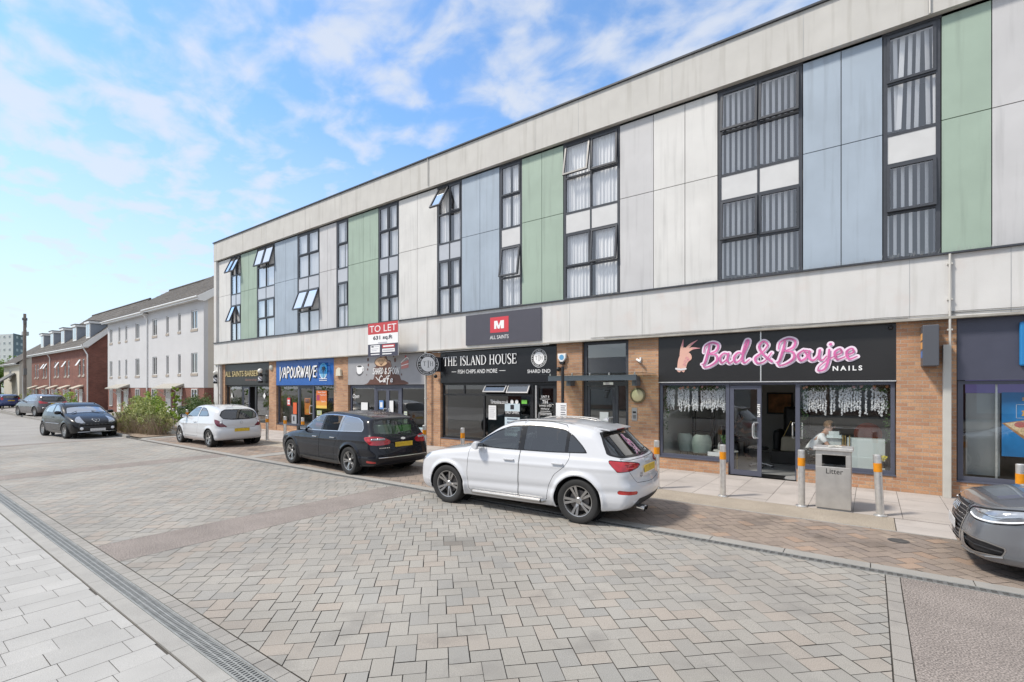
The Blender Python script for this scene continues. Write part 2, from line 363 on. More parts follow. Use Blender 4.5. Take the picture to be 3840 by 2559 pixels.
g = MB(); g.poly([(-25.4, -9.0, -0.012), (9, -9.0, -0.012), (9, 12.7, -0.012), (-25.4, 12.7, -0.012)])
g.poly([(-46, 7.3, -0.012), (-25.4, 7.3, -0.012), (-25.4, 13.2, -0.012), (-46, 13.2, -0.012)]); struct('paving_bed', g, JOINT)
def clip_rect(p, x0, x1, y0, y1):
    for ax, lim, sg in ((0, x0, 1), (0, x1, -1), (1, y0, 1), (1, y1, -1)):
        q = []
        for i in range(len(p)):
            a, b = p[i], p[(i+1) % len(p)]; da, db = sg*(a[ax]-lim), sg*(b[ax]-lim)
            if da >= 0: q.append(a)
            if (da >= 0) != (db >= 0):
                t = da/(da-db); q.append((a[0]+(b[0]-a[0])*t, a[1]+(b[1]-a[1])*t))
        p = q
        if len(p) < 3: return []
    return p
def area(p): return abs(sum(p[i][0]*p[(i+1) % len(p)][1]-p[(i+1) % len(p)][0]*p[i][1] for i in range(len(p))))/2
def herring(name, rects, palette, M, u=0.083, gap=0.006, kind='structure', ang=45.0, seed=1):
    rnd = random.Random(seed); out = MB(); cols = []; c, s = math.cos(R_(ang)), math.sin(R_(ang))
    for (x0, x1, y0, y1) in rects:
        cs = [((x*c+y*s)/u, (-x*s+y*c)/u) for x, y in ((x0, y0), (x1, y0), (x1, y1), (x0, y1))]
        a0, a1 = min(p[0] for p in cs), max(p[0] for p in cs); b0, b1 = min(p[1] for p in cs), max(p[1] for p in cs)
        # lattice a=(2,2), b=(5,-1)
        def ij(p): det = 2*-1-5*2; return ((p[0]*-1-5*p[1])/det, (2*p[1]-2*p[0])/det)
        q = [ij(p) for p in ((a0, b0), (a1, b0), (a1, b1), (a0, b1))]
        for i in range(int(min(p[0] for p in q))-3, int(max(p[0] for p in q))+4):
            for j in range(int(min(p[1] for p in q))-3, int(max(p[1] for p in q))+4):
                ox, oy = 2*i+5*j, 2*i-j
                for (w, h, dx, dy) in ((3, 2, 0, 0), (2, 3, 3, -1)):
                    X0, Y0 = ox+dx, oy+dy
                    if X0 > a1 or X0+w < a0 or Y0 > b1 or Y0+h < b0: continue
                    e = gap*0.5/u*rnd.uniform(0.6, 1.7)
                    P = [(X0+e, Y0+e), (X0+w-e, Y0+e), (X0+w-e, Y0+h-e), (X0+e, Y0+h-e)]
                    P = [((a*c-b*s)*u+rnd.uniform(-.0012, .0012), (a*s+b*c)*u+rnd.uniform(-.0012, .0012)) for a, b in P]
                    P = clip_rect(P, x0+.003, x1-.003, y0+.003, y1-.003)
                    if len(P) < 3 or area(P) < 0.0006: continue
                    z = rnd.uniform(-0.0012, 0.0012); t = rnd.uniform(-.0006, .0006)
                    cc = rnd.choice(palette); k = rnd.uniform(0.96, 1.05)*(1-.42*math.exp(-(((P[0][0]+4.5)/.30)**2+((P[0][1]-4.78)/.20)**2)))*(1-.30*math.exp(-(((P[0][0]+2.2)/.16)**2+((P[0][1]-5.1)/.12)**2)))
                    out.poly([(x, y, z+t*(x-P[0][0])) for x, y in P]); cols.append((cc[0]*k*.97, cc[1]*k*.955, cc[2]*k*.93))
    return struct(name, out, M, colors=cols, kind=kind)
greyp = [(0.325, 0.312, 0.288)]*7+[(0.312, 0.302, 0.282)]*6+[(0.335, 0.308, 0.278)]*3+[(0.295, 0.290, 0.276)]*2+[(0.34, 0.306, 0.272)]
brownp = [(0.285, 0.235, 0.20)]*5+[(0.27, 0.222, 0.19)]*3+[(0.305, 0.252, 0.212)]*3+[(0.25, 0.21, 0.185)]*2+[(0.33, 0.245, 0.19)]
YS, YN = 1.94, 6.92
herring('road_paving', [(-24.9, -16.78, YS, YN), (-15.92, -8.28, YS, YN), (-7.32, 0.13, YS, YN), (1.25, 8.8, YS, YN), (-24.9, 8.8, -7, -6.4)], greyp, PAVER)
herring('parking_bay_paving', [(-24.0, -15.5, 7.26, 9.06), (-14.95, 8.8, 7.26, 9.06)], brownp, PAVER_B, seed=5)
def flags(name, x0, x1, y0, y1, cw, lens, base, M, along='y', gap=0.004, seed=3, z=0.0, jit=0.05):
    rnd = random.Random(seed); out = MB(); cols = []; k = 0
    U0, U1, V0, V1 = (x0, x1, y0, y1) if along == 'y' else (y0, y1, x0, x1)
    u = U0
    while u < U1-1e-4:
        v = V0 - rnd.uniform(0, lens[0]) if len(lens) > 1 else V0-(k % 2)*lens[0]/2*(1 if jit else 0); k += 1; u2 = min(U1, u+cw)
        while v < V1:
            l = rnd.choice(lens); a, b = max(v, V0), min(v+l, V1); v += l
            if b-a < 0.02: continue
            g_ = gap/2*rnd.uniform(.7, 1.5); q = [(u+g_, a+g_), (u2-g_, a+g_), (u2-g_, b-g_), (u+g_, b-g_)]
            if along != 'y': q = [(t[1], t[0]) for t in q][::-1]
            kk = rnd.uniform(1-jit, 1+jit*0.8); zz = z+rnd.uniform(-.001, .001)
            out.poly([(x, y, zz) for x, y in q]); cols.append(tuple(c*kk for c in base))
        u = u2
    return struct(name, out, M, colors=cols)
flags('near_footway', -25.4, 9, -6.3, 1.50, 0.265, (0.30, 0.40, 0.52), (0.405, 0.397, 0.38), SLAB, jit=0.07)
flags('paving_edge_course', -24.9, 9, 1.815, 1.935, 0.12, (0.16,), (0.32, 0.305, 0.28), PAVER, along='x', gap=0.006, seed=9)
flags('paving_side_course', 0.135, 0.262, YS, YN, 0.127, (0.26,), (0.31, 0.29, 0.265), PAVER, gap=0.006, seed=10)
flags('shop_footway', -30.6, 9, 10.0, 12.62, 0.66, (0.66, 0.90), (0.44, 0.40, 0.37), SLAB2, gap=0.006, seed=11, jit=0.05)
flags('shop_footway_ramp', 0.31, 1.6, 9.07, 9.995, 0.66, (0.46,), (0.47, 0.43, 0.40), SLAB2, gap=0.005, seed=12, jit=0.03)
def strip(name, rects, M, z=0.001):
    g = MB()
    for (x0, x1, y0, y1) in rects: g.poly([(x0, y0, z), (x1, y0, z), (x1, y1, z), (x0, y1, z)])
    return struct(name, g, M)
for q in [(-8.275, -7.325, YS, YN), (-16.775, -15.925, YS, YN), (-25.4, -24.905, YS-0.4, YN), (0.268, 1.245, YS, YN)]: strip('aggregate_band', [q], AGG_P)
strip('aggregate_kerb', [(-14.9, 0.30, 9.10, 9.995), (-24.2, -15.55, 9.10, 9.995), (1.62, 8.8, 9.10, 9.995)], AGG_B)
g = MB()
for i in range(40):
    x = -24.3+i*0.9
    g.box(x+.004, min(x+.896, 8.9), 7.068, 7.252, -0.02, 0.006)
    g.box(x+.004, min(x+.896, 8.9), 9.064, 9.098, -0.02, 0.005)
g.box(-15.5, -14.96, 7.26, 9.99, -0.02, 0.007); g.box(-24.6, -24.02, 7.26, 9.99, -0.02, 0.007)
struct('concrete_kerb', g, CONC, bevel=0.004)
g = MB()
for i in range(45):
    x = -25.0+i*0.76
    g.box(x+.003, min(x+.757, 8.9), 1.515, 1.645, -0.02, 0.004)
struct('kerb_strip', g, mat('kerb granite', (0.34, 0.33, 0.31), .85, var=.08, speck=.2, speck_scale=220, bump=.25))
# drain channels, grates with real slots
def channel(name, x0, x1, y0, y1, slots, label, pitch, sw):
    t = thing(name, label, 'drain channel', (x0, (y0+y1)/2, 0))
    v = MB(); v.poly([(x0, y0+.006, -0.045), (x1, y0+.006, -0.045), (x1, y1-.006, -0.045), (x0, y1-.006, -0.045)]); part('channel_bed', v, VOID, t)
    e = MB(); e.box(x0, x1, y0, y0+.014, -.05, 0.003); part('edge_rail', e, GALV, t); e = MB(); e.box(x0, x1, y1-.014, y1, -.05, 0.003); part('edge_rail', e, GALV, t)
    gr = MB(); ya, yb = y0+.014, y1-.014; n = int((x1-x0)/pitch); rows = slots
    rh = (yb-ya)/rows; land = rh*0.24
    for r in range(rows):
        gr.box(x0, x1, ya+r*rh, ya+r*rh+land/2, -.012, -0.002); gr.box(x0, x1, ya+(r+1)*rh-land/2, ya+(r+1)*rh, -.012, -0.002)
    for r in range(rows):
        o = (r % 2)*pitch*(0.5 if slots > 2 else 0.0)
        for i in range(n):
            x = x0+i*pitch+o; gr.box(x, min(x1, x+pitch-sw), ya+r*rh+land/2, ya+(r+1)*rh-land/2, -.012, -0.002)
    part('grate', gr, GALV if slots > 2 else mat('dark grate', (0.15, 0.15, 0.148), .6, metal=.2, var=.2, vscale=8), t)
    return t
channel('drain_channel', -25.0, 4.0, 1.65, 1.812, 3, 'galvanised drain channel with rows of slots along the near pale slabs', 0.034, 0.017)
channel('drain_channel', -16.2, 8.0, 6.925, 7.062, 2, 'narrow drain channel with paired holes beside the brown parking bays', 0.085, 0.048)
m = MB(); m.lathe([(0, .006), (.105, .006), (.105, .001), (.125, .001), (.125, -.02)], 28, c=(0.31, 8.55, 0)); single('manhole_cover', m, IRON, 'small round iron cover set in the brown block paving', 'manhole cover', loc=(0.31, 8.55, 0))
# asphalt road, kerbs and verges further along the street
g = MB(); g.poly([(-25.41, -14, -0.006), (-25.41, 7.2, -0.006), (-130, 8.2, -0.006), (-130, -14, -0.006)]); struct('asphalt_road', g, ASPH)
g = MB()
pts = [(-25.4, 7.10), (-27, 7.15), (-33, 7.35), (-42, 7.5), (-50.5, 7.7), (-58, 8.1), (-66, 8.5), (-69, 9.6), (-70, 12), (-70, 16)]
P = catmull(pts, 4)
for a, b in zip(P[:-1], P[1:]):
    d = Vector((b[0]-a[0], b[1]-a[1])); nrm = Vector((-d.y, d.x)).normalized()*-0.13
    q = [(a[0], a[1]), (b[0], b[1]), (b[0]-nrm.x*-1*-1, b[1]-nrm.y), (a[0]-nrm.x, a[1]-nrm.y)]
    g.prism([(a[0], a[1]), (b[0], b[1]), (b[0]-nrm.x, b[1]-nrm.y), (a[0]-nrm.x, a[1]-nrm.y)], 'z', -0.05, 0.09)
struct('kerb', g, CONC)
g = MB(); g.poly([(x, y+.1, 0.075) for x, y in [(-41.5, 7.45)]+[(p[0], p[1]) for p in P if p[0] < -42]+[(-70, 17), (-41.5, 17)]]); struct('pavement', g, ASPH)
g = MB(); g.poly([(-41.5, 7.45, 0.03), (-24.62, 7.22, 0.03), (-24.62, 12.0, 0.03), (-41.5, 13.3, 0.03)]); struct('planting_bed', g, SOIL)
g = MB(); g.poly([(-24.62, 9.99, 0.004), (-30.6, 9.99, 0.034), (-30.6, 13.4, 0.034), (-33, 13.4, .034), (-33, 8.6, .034), (-24.62, 8.6, 0.034)]); struct('side_path', g, CONC)
# ================================================================ the long block of flats over shops
BX0, BX1 = -30.55, 9.0
YF = 12.60
bld = thing('apartment_building', 'long three storey block with white render, pastel panels and shops below', 'building', (-14.7, YF, 0))
ZP0, ZP1 = 4.70, 9.40
# white projecting bands
w = MB()
w.box(BX0, BX1, 12.50, 12.95, 3.47, 4.665)            # band over the shops
w.box(BX0, BX0+0.83, 12.50, 12.95, 0, 3.47); w.box(BX0, BX0+0.28, 12.50, 12.95, 4.665, 9.38)   # end pier / reveal
w.box(BX0, BX0+0.35, 12.95, 22, 0, 9.38); w.box(BX1-0.3, BX1, 12.6, 22, 0, 9.38); w.box(BX0, BX1, 21.8, 22.1, 0, 9.38)
part('wall', w, REND, bld)
g = MB(); g.box(BX0, BX1, 12.48, 13.0, 9.385, 10.42); g.box(BX0, BX0+.3, 13, 22.1, 9.385, 10.42); g.box(BX0, BX1, 21.9, 22.1, 9.385, 10.42); part('parapet', g, PARAP, bld)
g = MB(); g.box(BX0-.03, BX1, 12.43, 13.05, 10.425, 10.47); g.box(BX0-.03, BX0+.34, 13.05, 22.1, 10.425, 10.47); part('coping', g, FRAME, bld)
g = MB(); g.box(BX0+.3, BX1, 13.0, 21.9, 9.5, 9.7); part('roof', g, GREYM, bld)
g = MB()
g.box(BX0+.0, BX1, 12.44, 12.68, 4.667, 4.70); g.box(BX0+.28, BX1, 12.62, 12.72, 9.33, 9.384)
part('flashing', g, FRAME, bld)
# joints in the render: thin vertical beads
for x in (-28.9, -27.0, -24.9, -21.2, -17.8, -12.35, -9.6, -7.1, -4.9, -3.1, 0.62, 2.05, 4.4, 6.3): g = MB(); g.box(x, x+.008, 12.496, 12.5, 3.48, 4.66); part('joint_bead', g, GREYM, bld)
for x in (-30.2, -24.6, -21.0, -18.2, -12.9, -8.3, -6.8, -4.1, -1.2, 0.9, 3.0): g = MB(); g.box(x, x+.008, 12.476, 12.48, 9.39, 10.42); part('joint_bead', g, GREYM, bld)
# steel angle and cable run under the band
g = MB(); g.box(BX0+.2, BX1, 12.42, 12.60, 3.425, 3.466); part('steel_angle', g, mat('dirty angle', (0.36, 0.34, 0.30), 0.7, var=.2), bld)
g = MB()
rnd = random.Random(4)
def cable(x0, x1, z, amp, y=12.485, r=.006, n=14):
    pts = [(x0+(x1-x0)*i/n, y, z+amp*math.sin(i*1.7+x0)*rnd.uniform(.3, 1)) for i in range(n+1)]
    g.path(pts, r, 5)
cable(-6.4, 1.3, 3.52, .018); cable(-6.0, 0.6, 3.50, .012); cable(1.2, 8.0, 3.53, .02); cable(1.2, 8.0, 3.56, .01)
part('cable', g, flat('grey cable', (0.12, 0.12, 0.12)), bld)
# panels
def pan(x0, x1, M, names='cladding_panel'):
    for (za, zb) in ((ZP0+.005, 7.305), (7.322, ZP1-.02)):
        g = MB(); g.box(x0+.008, x1-.008, 12.62, 12.70, za, zb); part(names, g, M, bld)
PAN = [(-30.27, -28.75, P_WHITE), (-27.54, -26.69, P_GREEN), (-26.69, -25.79, P_GREEN), (-23.99, -22.96, P_BLUE), (-22.96, -21.91, P_BLUE), (-20.08, -19.47, P_GREY), (-19.47, -18.79, P_GREY),
 (-17.93, -16.92, P_GREEN), (-16.92, -15.95, P_GREEN), (-14.71, -13.68, P_WHITE), (-13.68, -12.64, P_WHITE), (-11.44, -10.62, P_BLUE), (-10.62, -9.79, P_BLUE), (-8.89, -8.14, P_GREEN), (-8.14, -7.38, P_GREEN),
 (-5.58, -4.63, P_GREY), (-4.63, -3.81, P_WHITE), (-3.81, -3.02, P_WHITE), (-1.22, -0.51, P_BLUE), (-0.51, 0.20, P_BLUE), (1.11, 1.82, P_GREEN), (1.82, 2.55, P_GREY), (2.55, 3.3, P_GREY), (4.3, 5.1, P_BLUE), (5.1, 5.9, P_BLUE), (6.9, 7.9, P_GREEN), (7.9, 9.0, P_GREEN)]
g = MB()
for a, b, M in PAN: pan(a, b, M); g.box(a, b, 12.705, 12.9, 4.67, 9.38)
part('panel_backing', g, BLACK, bld)
g = MB(); g.box(BX0+.4, BX1-.4, 12.9, 21, 4.5, 4.66); g.box(BX0+.4, BX1-.4, 12.95, 21, 6.85, 7.1); g.box(BX0+.4, BX1-.4, 15.2, 15.3, 4.66, 9.38); part('floor_slab', g, mat('room grey', (0.22, 0.21, 0.2), .9), bld)
g = MB()
for a, b, M in PAN: g.box(a, a+.1, 12.9, 15.2, 4.66, 9.38)
part('party_wall', g, mat('room wall', (0.45, 0.43, 0.40), .9), bld)
# windows
def win(x0, x1, nc, op, dress, single_=False):
    """op: dict {(row, col): degrees}; rows 'T' top casement, 'L' lower casement; dress: 'c' curtain, 'b' vertical blinds, 'o' open"""
    y = 12.63; fw = .05; d = .07
    g = MB(); xm = [(x0+x1)/2] if nc == 2 else []
    Z = [ZP0+.03, 5.67, 6.655, 7.27, 8.315, 9.33]     # transom centres
    g.box(x0+.01, x0+.01+fw+.02, y, y+d, ZP0, 9.33); g.box(x1-.01-fw-.02, x1-.01, y, y+d, ZP0, 9.33)
    a, b = x0+.08, x1-.08
    for z, h in ((ZP0, .06), (5.645, .055), (6.625, .06), (7.245, .06), (8.29, .055), (9.27, .06)): g.box(a, b, y+.002, y+d-.002, z, z+h)
    for m_ in xm:
        for (za, zb) in ((ZP0+.06, 5.645), (5.70, 6.625), (6.685, 7.245), (7.305, 8.29), (8.345, 9.27)): g.box(m_-fw/2, m_+fw/2, y+.003, y+d-.003, za, zb)
    W = part('window', g, FRAME, bld)
    cols = [(a, b)] if nc == 1 else [(a, xm[0]-fw/2), (xm[0]+fw/2, b)]
    for (p, q) in cols:
        for (za, zb) in ((ZP0+.06, 5.645), (7.305, 8.29)): gl = MB(); gl.poly([(p, y+.034, za), (q, y+.034, za), (q, y+.034, zb), (p, y+.034, zb)]); part('glass_pane', gl, GLASS_UP, W)
        sp = MB(); sp.box(p, q, y+.012, y+.04, 6.685, 7.245); part('spandrel_panel', sp, SPAND_G if x0 < -11 else SPAND, W)
    for row, (za, zb) in (('T', (8.33, 9.285)), ('L', (5.685, 6.64))):
        for ci, (p, q) in enumerate(cols):
            s = MB(); e = .05; p2, q2 = p-.008, q+.008
            s.box(p2, q2, -.03, .03, zb-e, zb); s.box(p2, q2, -.03, .03, za, za+e); s.box(p2, p2+e, -.03, .03, za+e, zb-e); s.box(q2-e, q2, -.03, .03, za+e, zb-e)
            s.poly([(p2+e, -.004, za+e), (q2-e, -.004, za+e), (q2-e, -.004, zb-e), (p2+e, -.004, zb-e)], 1)
            an = op.get((row, ci), 0); c, sn = math.cos(R_(an)), math.sin(R_(an))
            s.v = [(x, y+.005-( (zb-z)*sn) + yy*c, zb-(zb-z)*c - yy*sn) for x, yy, z in s.v]
            part('sash', s, [FRAME, GLASS_OPEN if an > 14 else GLASS_UP], W)
    rnd = random.Random(int(x0*100) & 1023)
    if dress == 'c':
        yb = y+.12
        for (za, zb) in ((7.2, 9.3), (4.75, 6.65)):
            for (p, q) in [(x0+.05, (x0+x1)/2-rnd.uniform(-.02, .10)), ((x0+x1)/2+rnd.uniform(-.02, .10), x1-.05)]:
                g = MB(); n = max(8, int((q-p)/.022)); row = []; ph = rnd.uniform(0, 6)
                for i in range(n+1):
                    x = p+(q-p)*i/n; row.append((x, .022*math.sin(i*1.35+ph)+.012*math.sin(i*.45)))
                for i in range(n):
                    g.poly([(row[i][0], yb+row[i][1], za), (row[i+1][0], yb+row[i+1][1], za), (row[i+1][0], yb+row[i+1][1], zb), (row[i][0], yb+row[i][1], zb)])
                part('curtain', g, CURT, W, smooth=True)
    elif dress in ('b', 'k'):
        yb = y+.12
        for (za, zb) in ((7.32, 9.3), (4.78, 6.65)):
            g = MB(); x = x0+.08; g.box(x0+.05, x1-.05, yb-.03, yb+.03, zb-.03, zb)
            while x < x1-.06:
                gap = .127; t = R_(rnd.uniform(46, 60)); dx, dy = .044*math.cos(t), .044*math.sin(t); sk = 0
                if dress == 'k' and za > 7: sk = rnd.uniform(-.10, .10); t = R_(rnd.uniform(0, 40)); dx, dy = .044*math.cos(t), .044*math.sin(t)
                zl = za+(rnd.uniform(0, .08))
                g.poly([(x-dx+sk, yb-dy, zl), (x+dx+sk, yb+dy, zl), (x+dx, yb+dy, zb-.03), (x-dx, yb-dy, zb-.03)])
                x += gap*0.98
            part('vertical_blind', g, BLIND, W)
    return W
for a in [(-28.75, -27.54, 2, {('T', 0): 24, ('T', 1): 24, ('L', 0): 20}, 'c'), (-25.79, -23.99, 2, {('T', 0): 15, ('T', 1): 15}, 'c'), (-21.91, -20.08, 2, {('L', 0): 20, ('L', 1): 20}, 'c'),  # curtains of the first and fourth windows are added to brighten their panes
          (-18.79, -17.93, 1, {}, 'c'), (-15.95, -14.71, 2, {}, 'c'), (-12.64, -11.44, 2, {('T', 0): 30}, 'c'), (-9.79, -8.89, 1, {('L', 0): 9}, 'c'), (-7.38, -5.58, 2, {('T', 0): 11, ('T', 1): 4, ('L', 1): 6}, 'c'),
          (-3.02, -1.22, 2, {('T', 0): 5, ('T', 1): 5, ('L', 0): 5}, 'b'), (0.20, 1.11, 1, {('L', 0): 3}, 'k'), (3.3, 4.3, 1, {}, 'c'), (5.9, 6.9, 2, {}, 'c')]: win(*a)
# debris and bird spikes on the sill line
g = MB(); rnd = random.Random(8)
for i in range(420):
    x = rnd.choice([rnd.uniform(-14.6, -5.6), rnd.uniform(-4, 2)]); z = 4.70; g.tube((x, 12.5+rnd.uniform(0, .03), z), (x+rnd.uniform(-.05, .05), 12.47, z+rnd.uniform(.05, .11)), .0018, .001, 3)
part('bird_spikes', g, flat('spike steel', (0.5, 0.5, 0.48), .4), bld)
g = MB()
for (x0, x1) in ((-7.3, -5.6), (-12.3, -11.8), (-8.95, -8.8), (-16.6, -16.3), (-25.0, -24.8)):
    for i in range(26): x = rnd.uniform(x0, x1); g.sphere((x, 12.54+rnd.uniform(-.04, .04), 4.71), rnd.uniform(.012, .03), 5, sc=(1.6, 1, .7))
part('moss', g, mat('moss and feathers', (0.2, 0.2, 0.17), .95, var=.5, vscale=30), bld)
# brick piers and plinths
g = MB(); RV = 13.05
PIERS = [(-29.72, -29.37), (-24.51, -23.81), (-18.95, -17.93), (-13.20, -12.46), (-7.59, -6.74), (-5.32, -4.49), (0.42, 1.33), (6.2, 7.1)]
for a, b in PIERS: g = MB(); g.box(a, b, 12.60, RV, 0, 3.424); part('brick_pier', g, BUFF, bld)
for a, b in ((-23.81, -21.98), (-12.46, -8.62), (-4.49, -2.78), (-1.34, 0.42), (1.33, 6.2), (-29.37, -27.6), (-26.0, -24.51)): g = MB(); g.box(a, b, 12.615, 12.90, 0, 0.30); part('brick_plinth', g, BUFF, bld)
g = MB()
for a, b in ((-4.49, -2.80), (-1.34, .42), (1.33, 6.2), (-12.46, -8.62), (-23.81, -21.98)): g = MB(); g.box(a, b, 12.595, 12.75, .301, .325); part('window_sill', g, FRAME_B, bld)
# fascia backing above the shopfronts
g = MB()
for a, b in ((-29.37, -24.51), (-23.81, -18.95), (-17.93, -13.20), (-12.46, -7.59), (-4.49, 0.42), (1.33, 6.2)): g = MB(); g.box(a, b, 12.68, 13.0, 2.26, 3.46); part('fascia_backing', g, BLACK, bld)
# shop interiors
def room(x0, x1, depth, M, MF, h=2.9):
    g = MB(); y0 = 12.95
    g.poly([(x0, y0+depth, 0), (x1, y0+depth, 0), (x1, y0+depth, h), (x0, y0+depth, h)][::-1]); g.poly([(x0, y0, 0), (x0, y0+depth, 0), (x0, y0+depth, h), (x0, y0, h)][::-1])
    g.poly([(x1, y0, 0), (x1, y0+depth, 0), (x1, y0+depth, h), (x1, y0, h)]); g.poly([(x0, y0, h), (x1, y0, h), (x1, y0+depth, h), (x0, y0+depth, h)])
    part('shop_room', g, M, bld)
    g = MB(); g.box(x0, x1, 12.9, y0+depth, -.02, .012); part('shop_floor', g, MF, bld)
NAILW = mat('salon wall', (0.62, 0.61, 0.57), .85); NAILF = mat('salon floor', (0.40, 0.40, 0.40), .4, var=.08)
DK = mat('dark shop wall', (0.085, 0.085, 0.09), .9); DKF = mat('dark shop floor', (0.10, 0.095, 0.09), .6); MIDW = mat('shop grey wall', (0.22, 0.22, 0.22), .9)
room(-29.3, -24.55, 4.5, DK, DKF); room(-23.8, -18.97, 4.5, MIDW, DKF); room(-17.9, -13.22, 4.5, MIDW, DKF); room(-12.42, -7.62, 4.5, DK, DKF); room(-6.72, -5.34, 3.5, NAILW, NAILF, 3.4); room(-4.47, 0.40, 5.0, NAILW, NAILF); room(1.35, 6.2, 4.5, DK, DKF)

def front(name, M, G, frames, panes, y=12.70, d=.06, label=None):
    g = MB(); k = 0
    for (x0, x1, z0, z1) in frames: k = (k+1) % 3; g.box(x0, x1, y-.001*k, y+d, z0, z1)
    F_ = part(name, g, M, bld, label=label)
    for (x0, x1, z0, z1) in panes: gl = MB(); gl.poly([(x0, y+.03, z0), (x1, y+.03, z0), (x1, y+.03, z1), (x0, y+.03, z1)]); part('glass_pane', gl, G, F_)
    return F_
def door(x0, x1, z1, M, G, y, fw=.09, ang=0, hinge='l', parent=bld, handle='bar', kick=.12, label=None):
    """glazed door leaf, hinge side l/r, opened by ang degrees (positive = into the shop)"""
    L_ = x1-x0; g = MB(); g.box(0, fw, 0, .045, 0.02, z1); g.box(L_-fw, L_, 0, .045, .02, z1); g.box(fw, L_-fw, .001, .044, .02, .02+kick); g.box(fw, L_-fw, .001, .044, z1-fw, z1)
    gl = MB(); gl.poly([(fw, .022, .02+kick), (L_-fw, .022, .02+kick), (L_-fw, .022, z1-fw), (fw, .022, z1-fw)])
    hd = MB(); hx = L_-fw/2
    if handle == 'bar':
        for s in (-1, 1):
            yy = -.075 if s < 0 else .12
            hd.path([(hx-.02, .02, .92), (hx-.10, yy, .92), (hx-.13, yy, .98), (hx-.13, yy, 1.22), (hx-.10, yy, 1.28), (hx-.02, .02, 1.28)], .015, 8)
    elif handle == 'pole':
        for yy in (-.06, .105): hd.tube((hx-.06, yy, .55), (hx-.06, yy, 2.0), .016); hd.tube((hx-.06, yy, .7), (hx-.06, .02, .7), .01); hd.tube((hx-.06, yy, 1.85), (hx-.06, .02, 1.85), .01)
    a = R_(ang); c, s = math.cos(a), math.sin(a)
    def T(mb):
        o = MB(); o.f, o.m = mb.f, mb.m
        for x, yy, z in mb.v:
            if hinge == 'l': o.v.append((x0+x*c-yy*s, y+x*s+yy*c, z))
            else: o.v.append((x1-(x*c-yy*s), y+x*s+yy*c, z))
        return o
    D = part('door', T(g), M, parent, label=label); part('glass_pane', T(gl), G, D)
    if handle: part('handle', T(hd), mat('door pull', (0.7, 0.7, 0.7), .3, metal=.7), D)
    return D
# nails salon front
front('shopfront', FRAME_B, GLASS_SH, [(-4.47, -4.40, .325, 2.24), (-2.84, -2.76, .02, 2.24), (-1.36, -1.28, .02, 2.24), (.33, .40, .325, 2.24), (-4.40, -2.84, .325, .40), (-1.28, .33, .325, .40), (-4.40, -2.84, 2.17, 2.24), (-1.28, .33, 2.17, 2.24), (-2.76, -1.36, 2.18, 2.24)],
      [(-4.40, -2.84, .40, 2.17), (-1.28, .33, .40, 2.17)], y=12.66)
door(-2.75, -2.06, 2.16, FRAME_B, GLASS_SH, 12.665, ang=0); door(-2.06, -1.37, 2.16, FRAME_B, GLASS_SH, 12.67, ang=86, hinge='r')
g = MB(); g.box(-2.30, -1.62, 12.72, 13.15, .012, .022); part('door_mat', g, BLACK, bld)
# bakery front on the right
front('shopfront', FRAME_B, GLASS_SH, [(1.35, 1.43, .325, 2.24), (6.1, 6.18, .325, 2.24), (1.43, 6.1, .325, .41), (1.43, 6.1, 2.17, 2.24), (4.2, 4.28, .41, 2.17)], [(1.43, 4.2, .41, 2.17), (4.28, 6.1, .41, 2.17)], y=12.66)
g = MB(); g.box(1.90, 1.93, 12.84, 12.87, .32, 2.2); part('display_pole', g, STEEL, bld)
# island house
IHB = flat('black frame', (0.018, 0.018, 0.020), .35)
front('shopfront', IHB, GLASS_SH, [(-12.44, -12.36, .325, 2.27), (-12.36, -8.62, .325, .40), (-12.36, -8.62, 1.84, 1.90), (-12.36, -8.62, 2.2, 2.27), (-8.62, -8.50, .02, 2.27), (-7.68, -7.60, .02, 2.27), (-8.50, -7.68, 2.2, 2.27), (-10.53, -10.47, .40, 1.84), (-11.42, -11.37, 1.90, 2.2), (-10.47, -10.42, 1.90, 2.2), (-9.52, -9.47, 1.90, 2.2), (-12.36, -8.62, .02, .32)],
      [(-12.36, -10.53, .40, 1.84), (-10.47, -8.62, .40, 1.84), (-12.36, -11.42, 1.90, 2.2), (-11.37, -10.47, 1.90, 2.2)])
for (p, q, an) in ((-10.42, -9.52, 38), (-9.47, -8.62, 30)):
    s = MB(); e = .035; za, zb = 1.90, 2.2; s.box(p, q, -.02, .02, zb-e, zb); s.box(p, q, -.02, .02, za, za+e); s.box(p, p+e, -.02, .02, za+e, zb-e); s.box(q-e, q, -.02, .02, za+e, zb-e); s.box(p+e, q-e, -.004, .004, za+e, zb-e, 1)
    c, sn = math.cos(R_(an)), math.sin(R_(an)); s.v = [(x, 12.70-((zb-z)*sn)+yy*c, zb-(zb-z)*c-yy*sn) for x, yy, z in s.v]
    part('fanlight', s, [flat('fanlight frame', (0.35, 0.35, 0.36), .4), glass_mat('fanlight glass', (.5, .52, .56), 1.2, .15)], bld)
door(-8.49, -7.69, 2.18, flat('door black', (0.03, 0.03, 0.032), .35), GLASS_SH, 12.72, hinge='r', handle=None)
g = MB(); g.tube((-8.36, 12.64, .45), (-8.36, 12.64, 2.18), .028); part('handle', g, STEEL, bld)
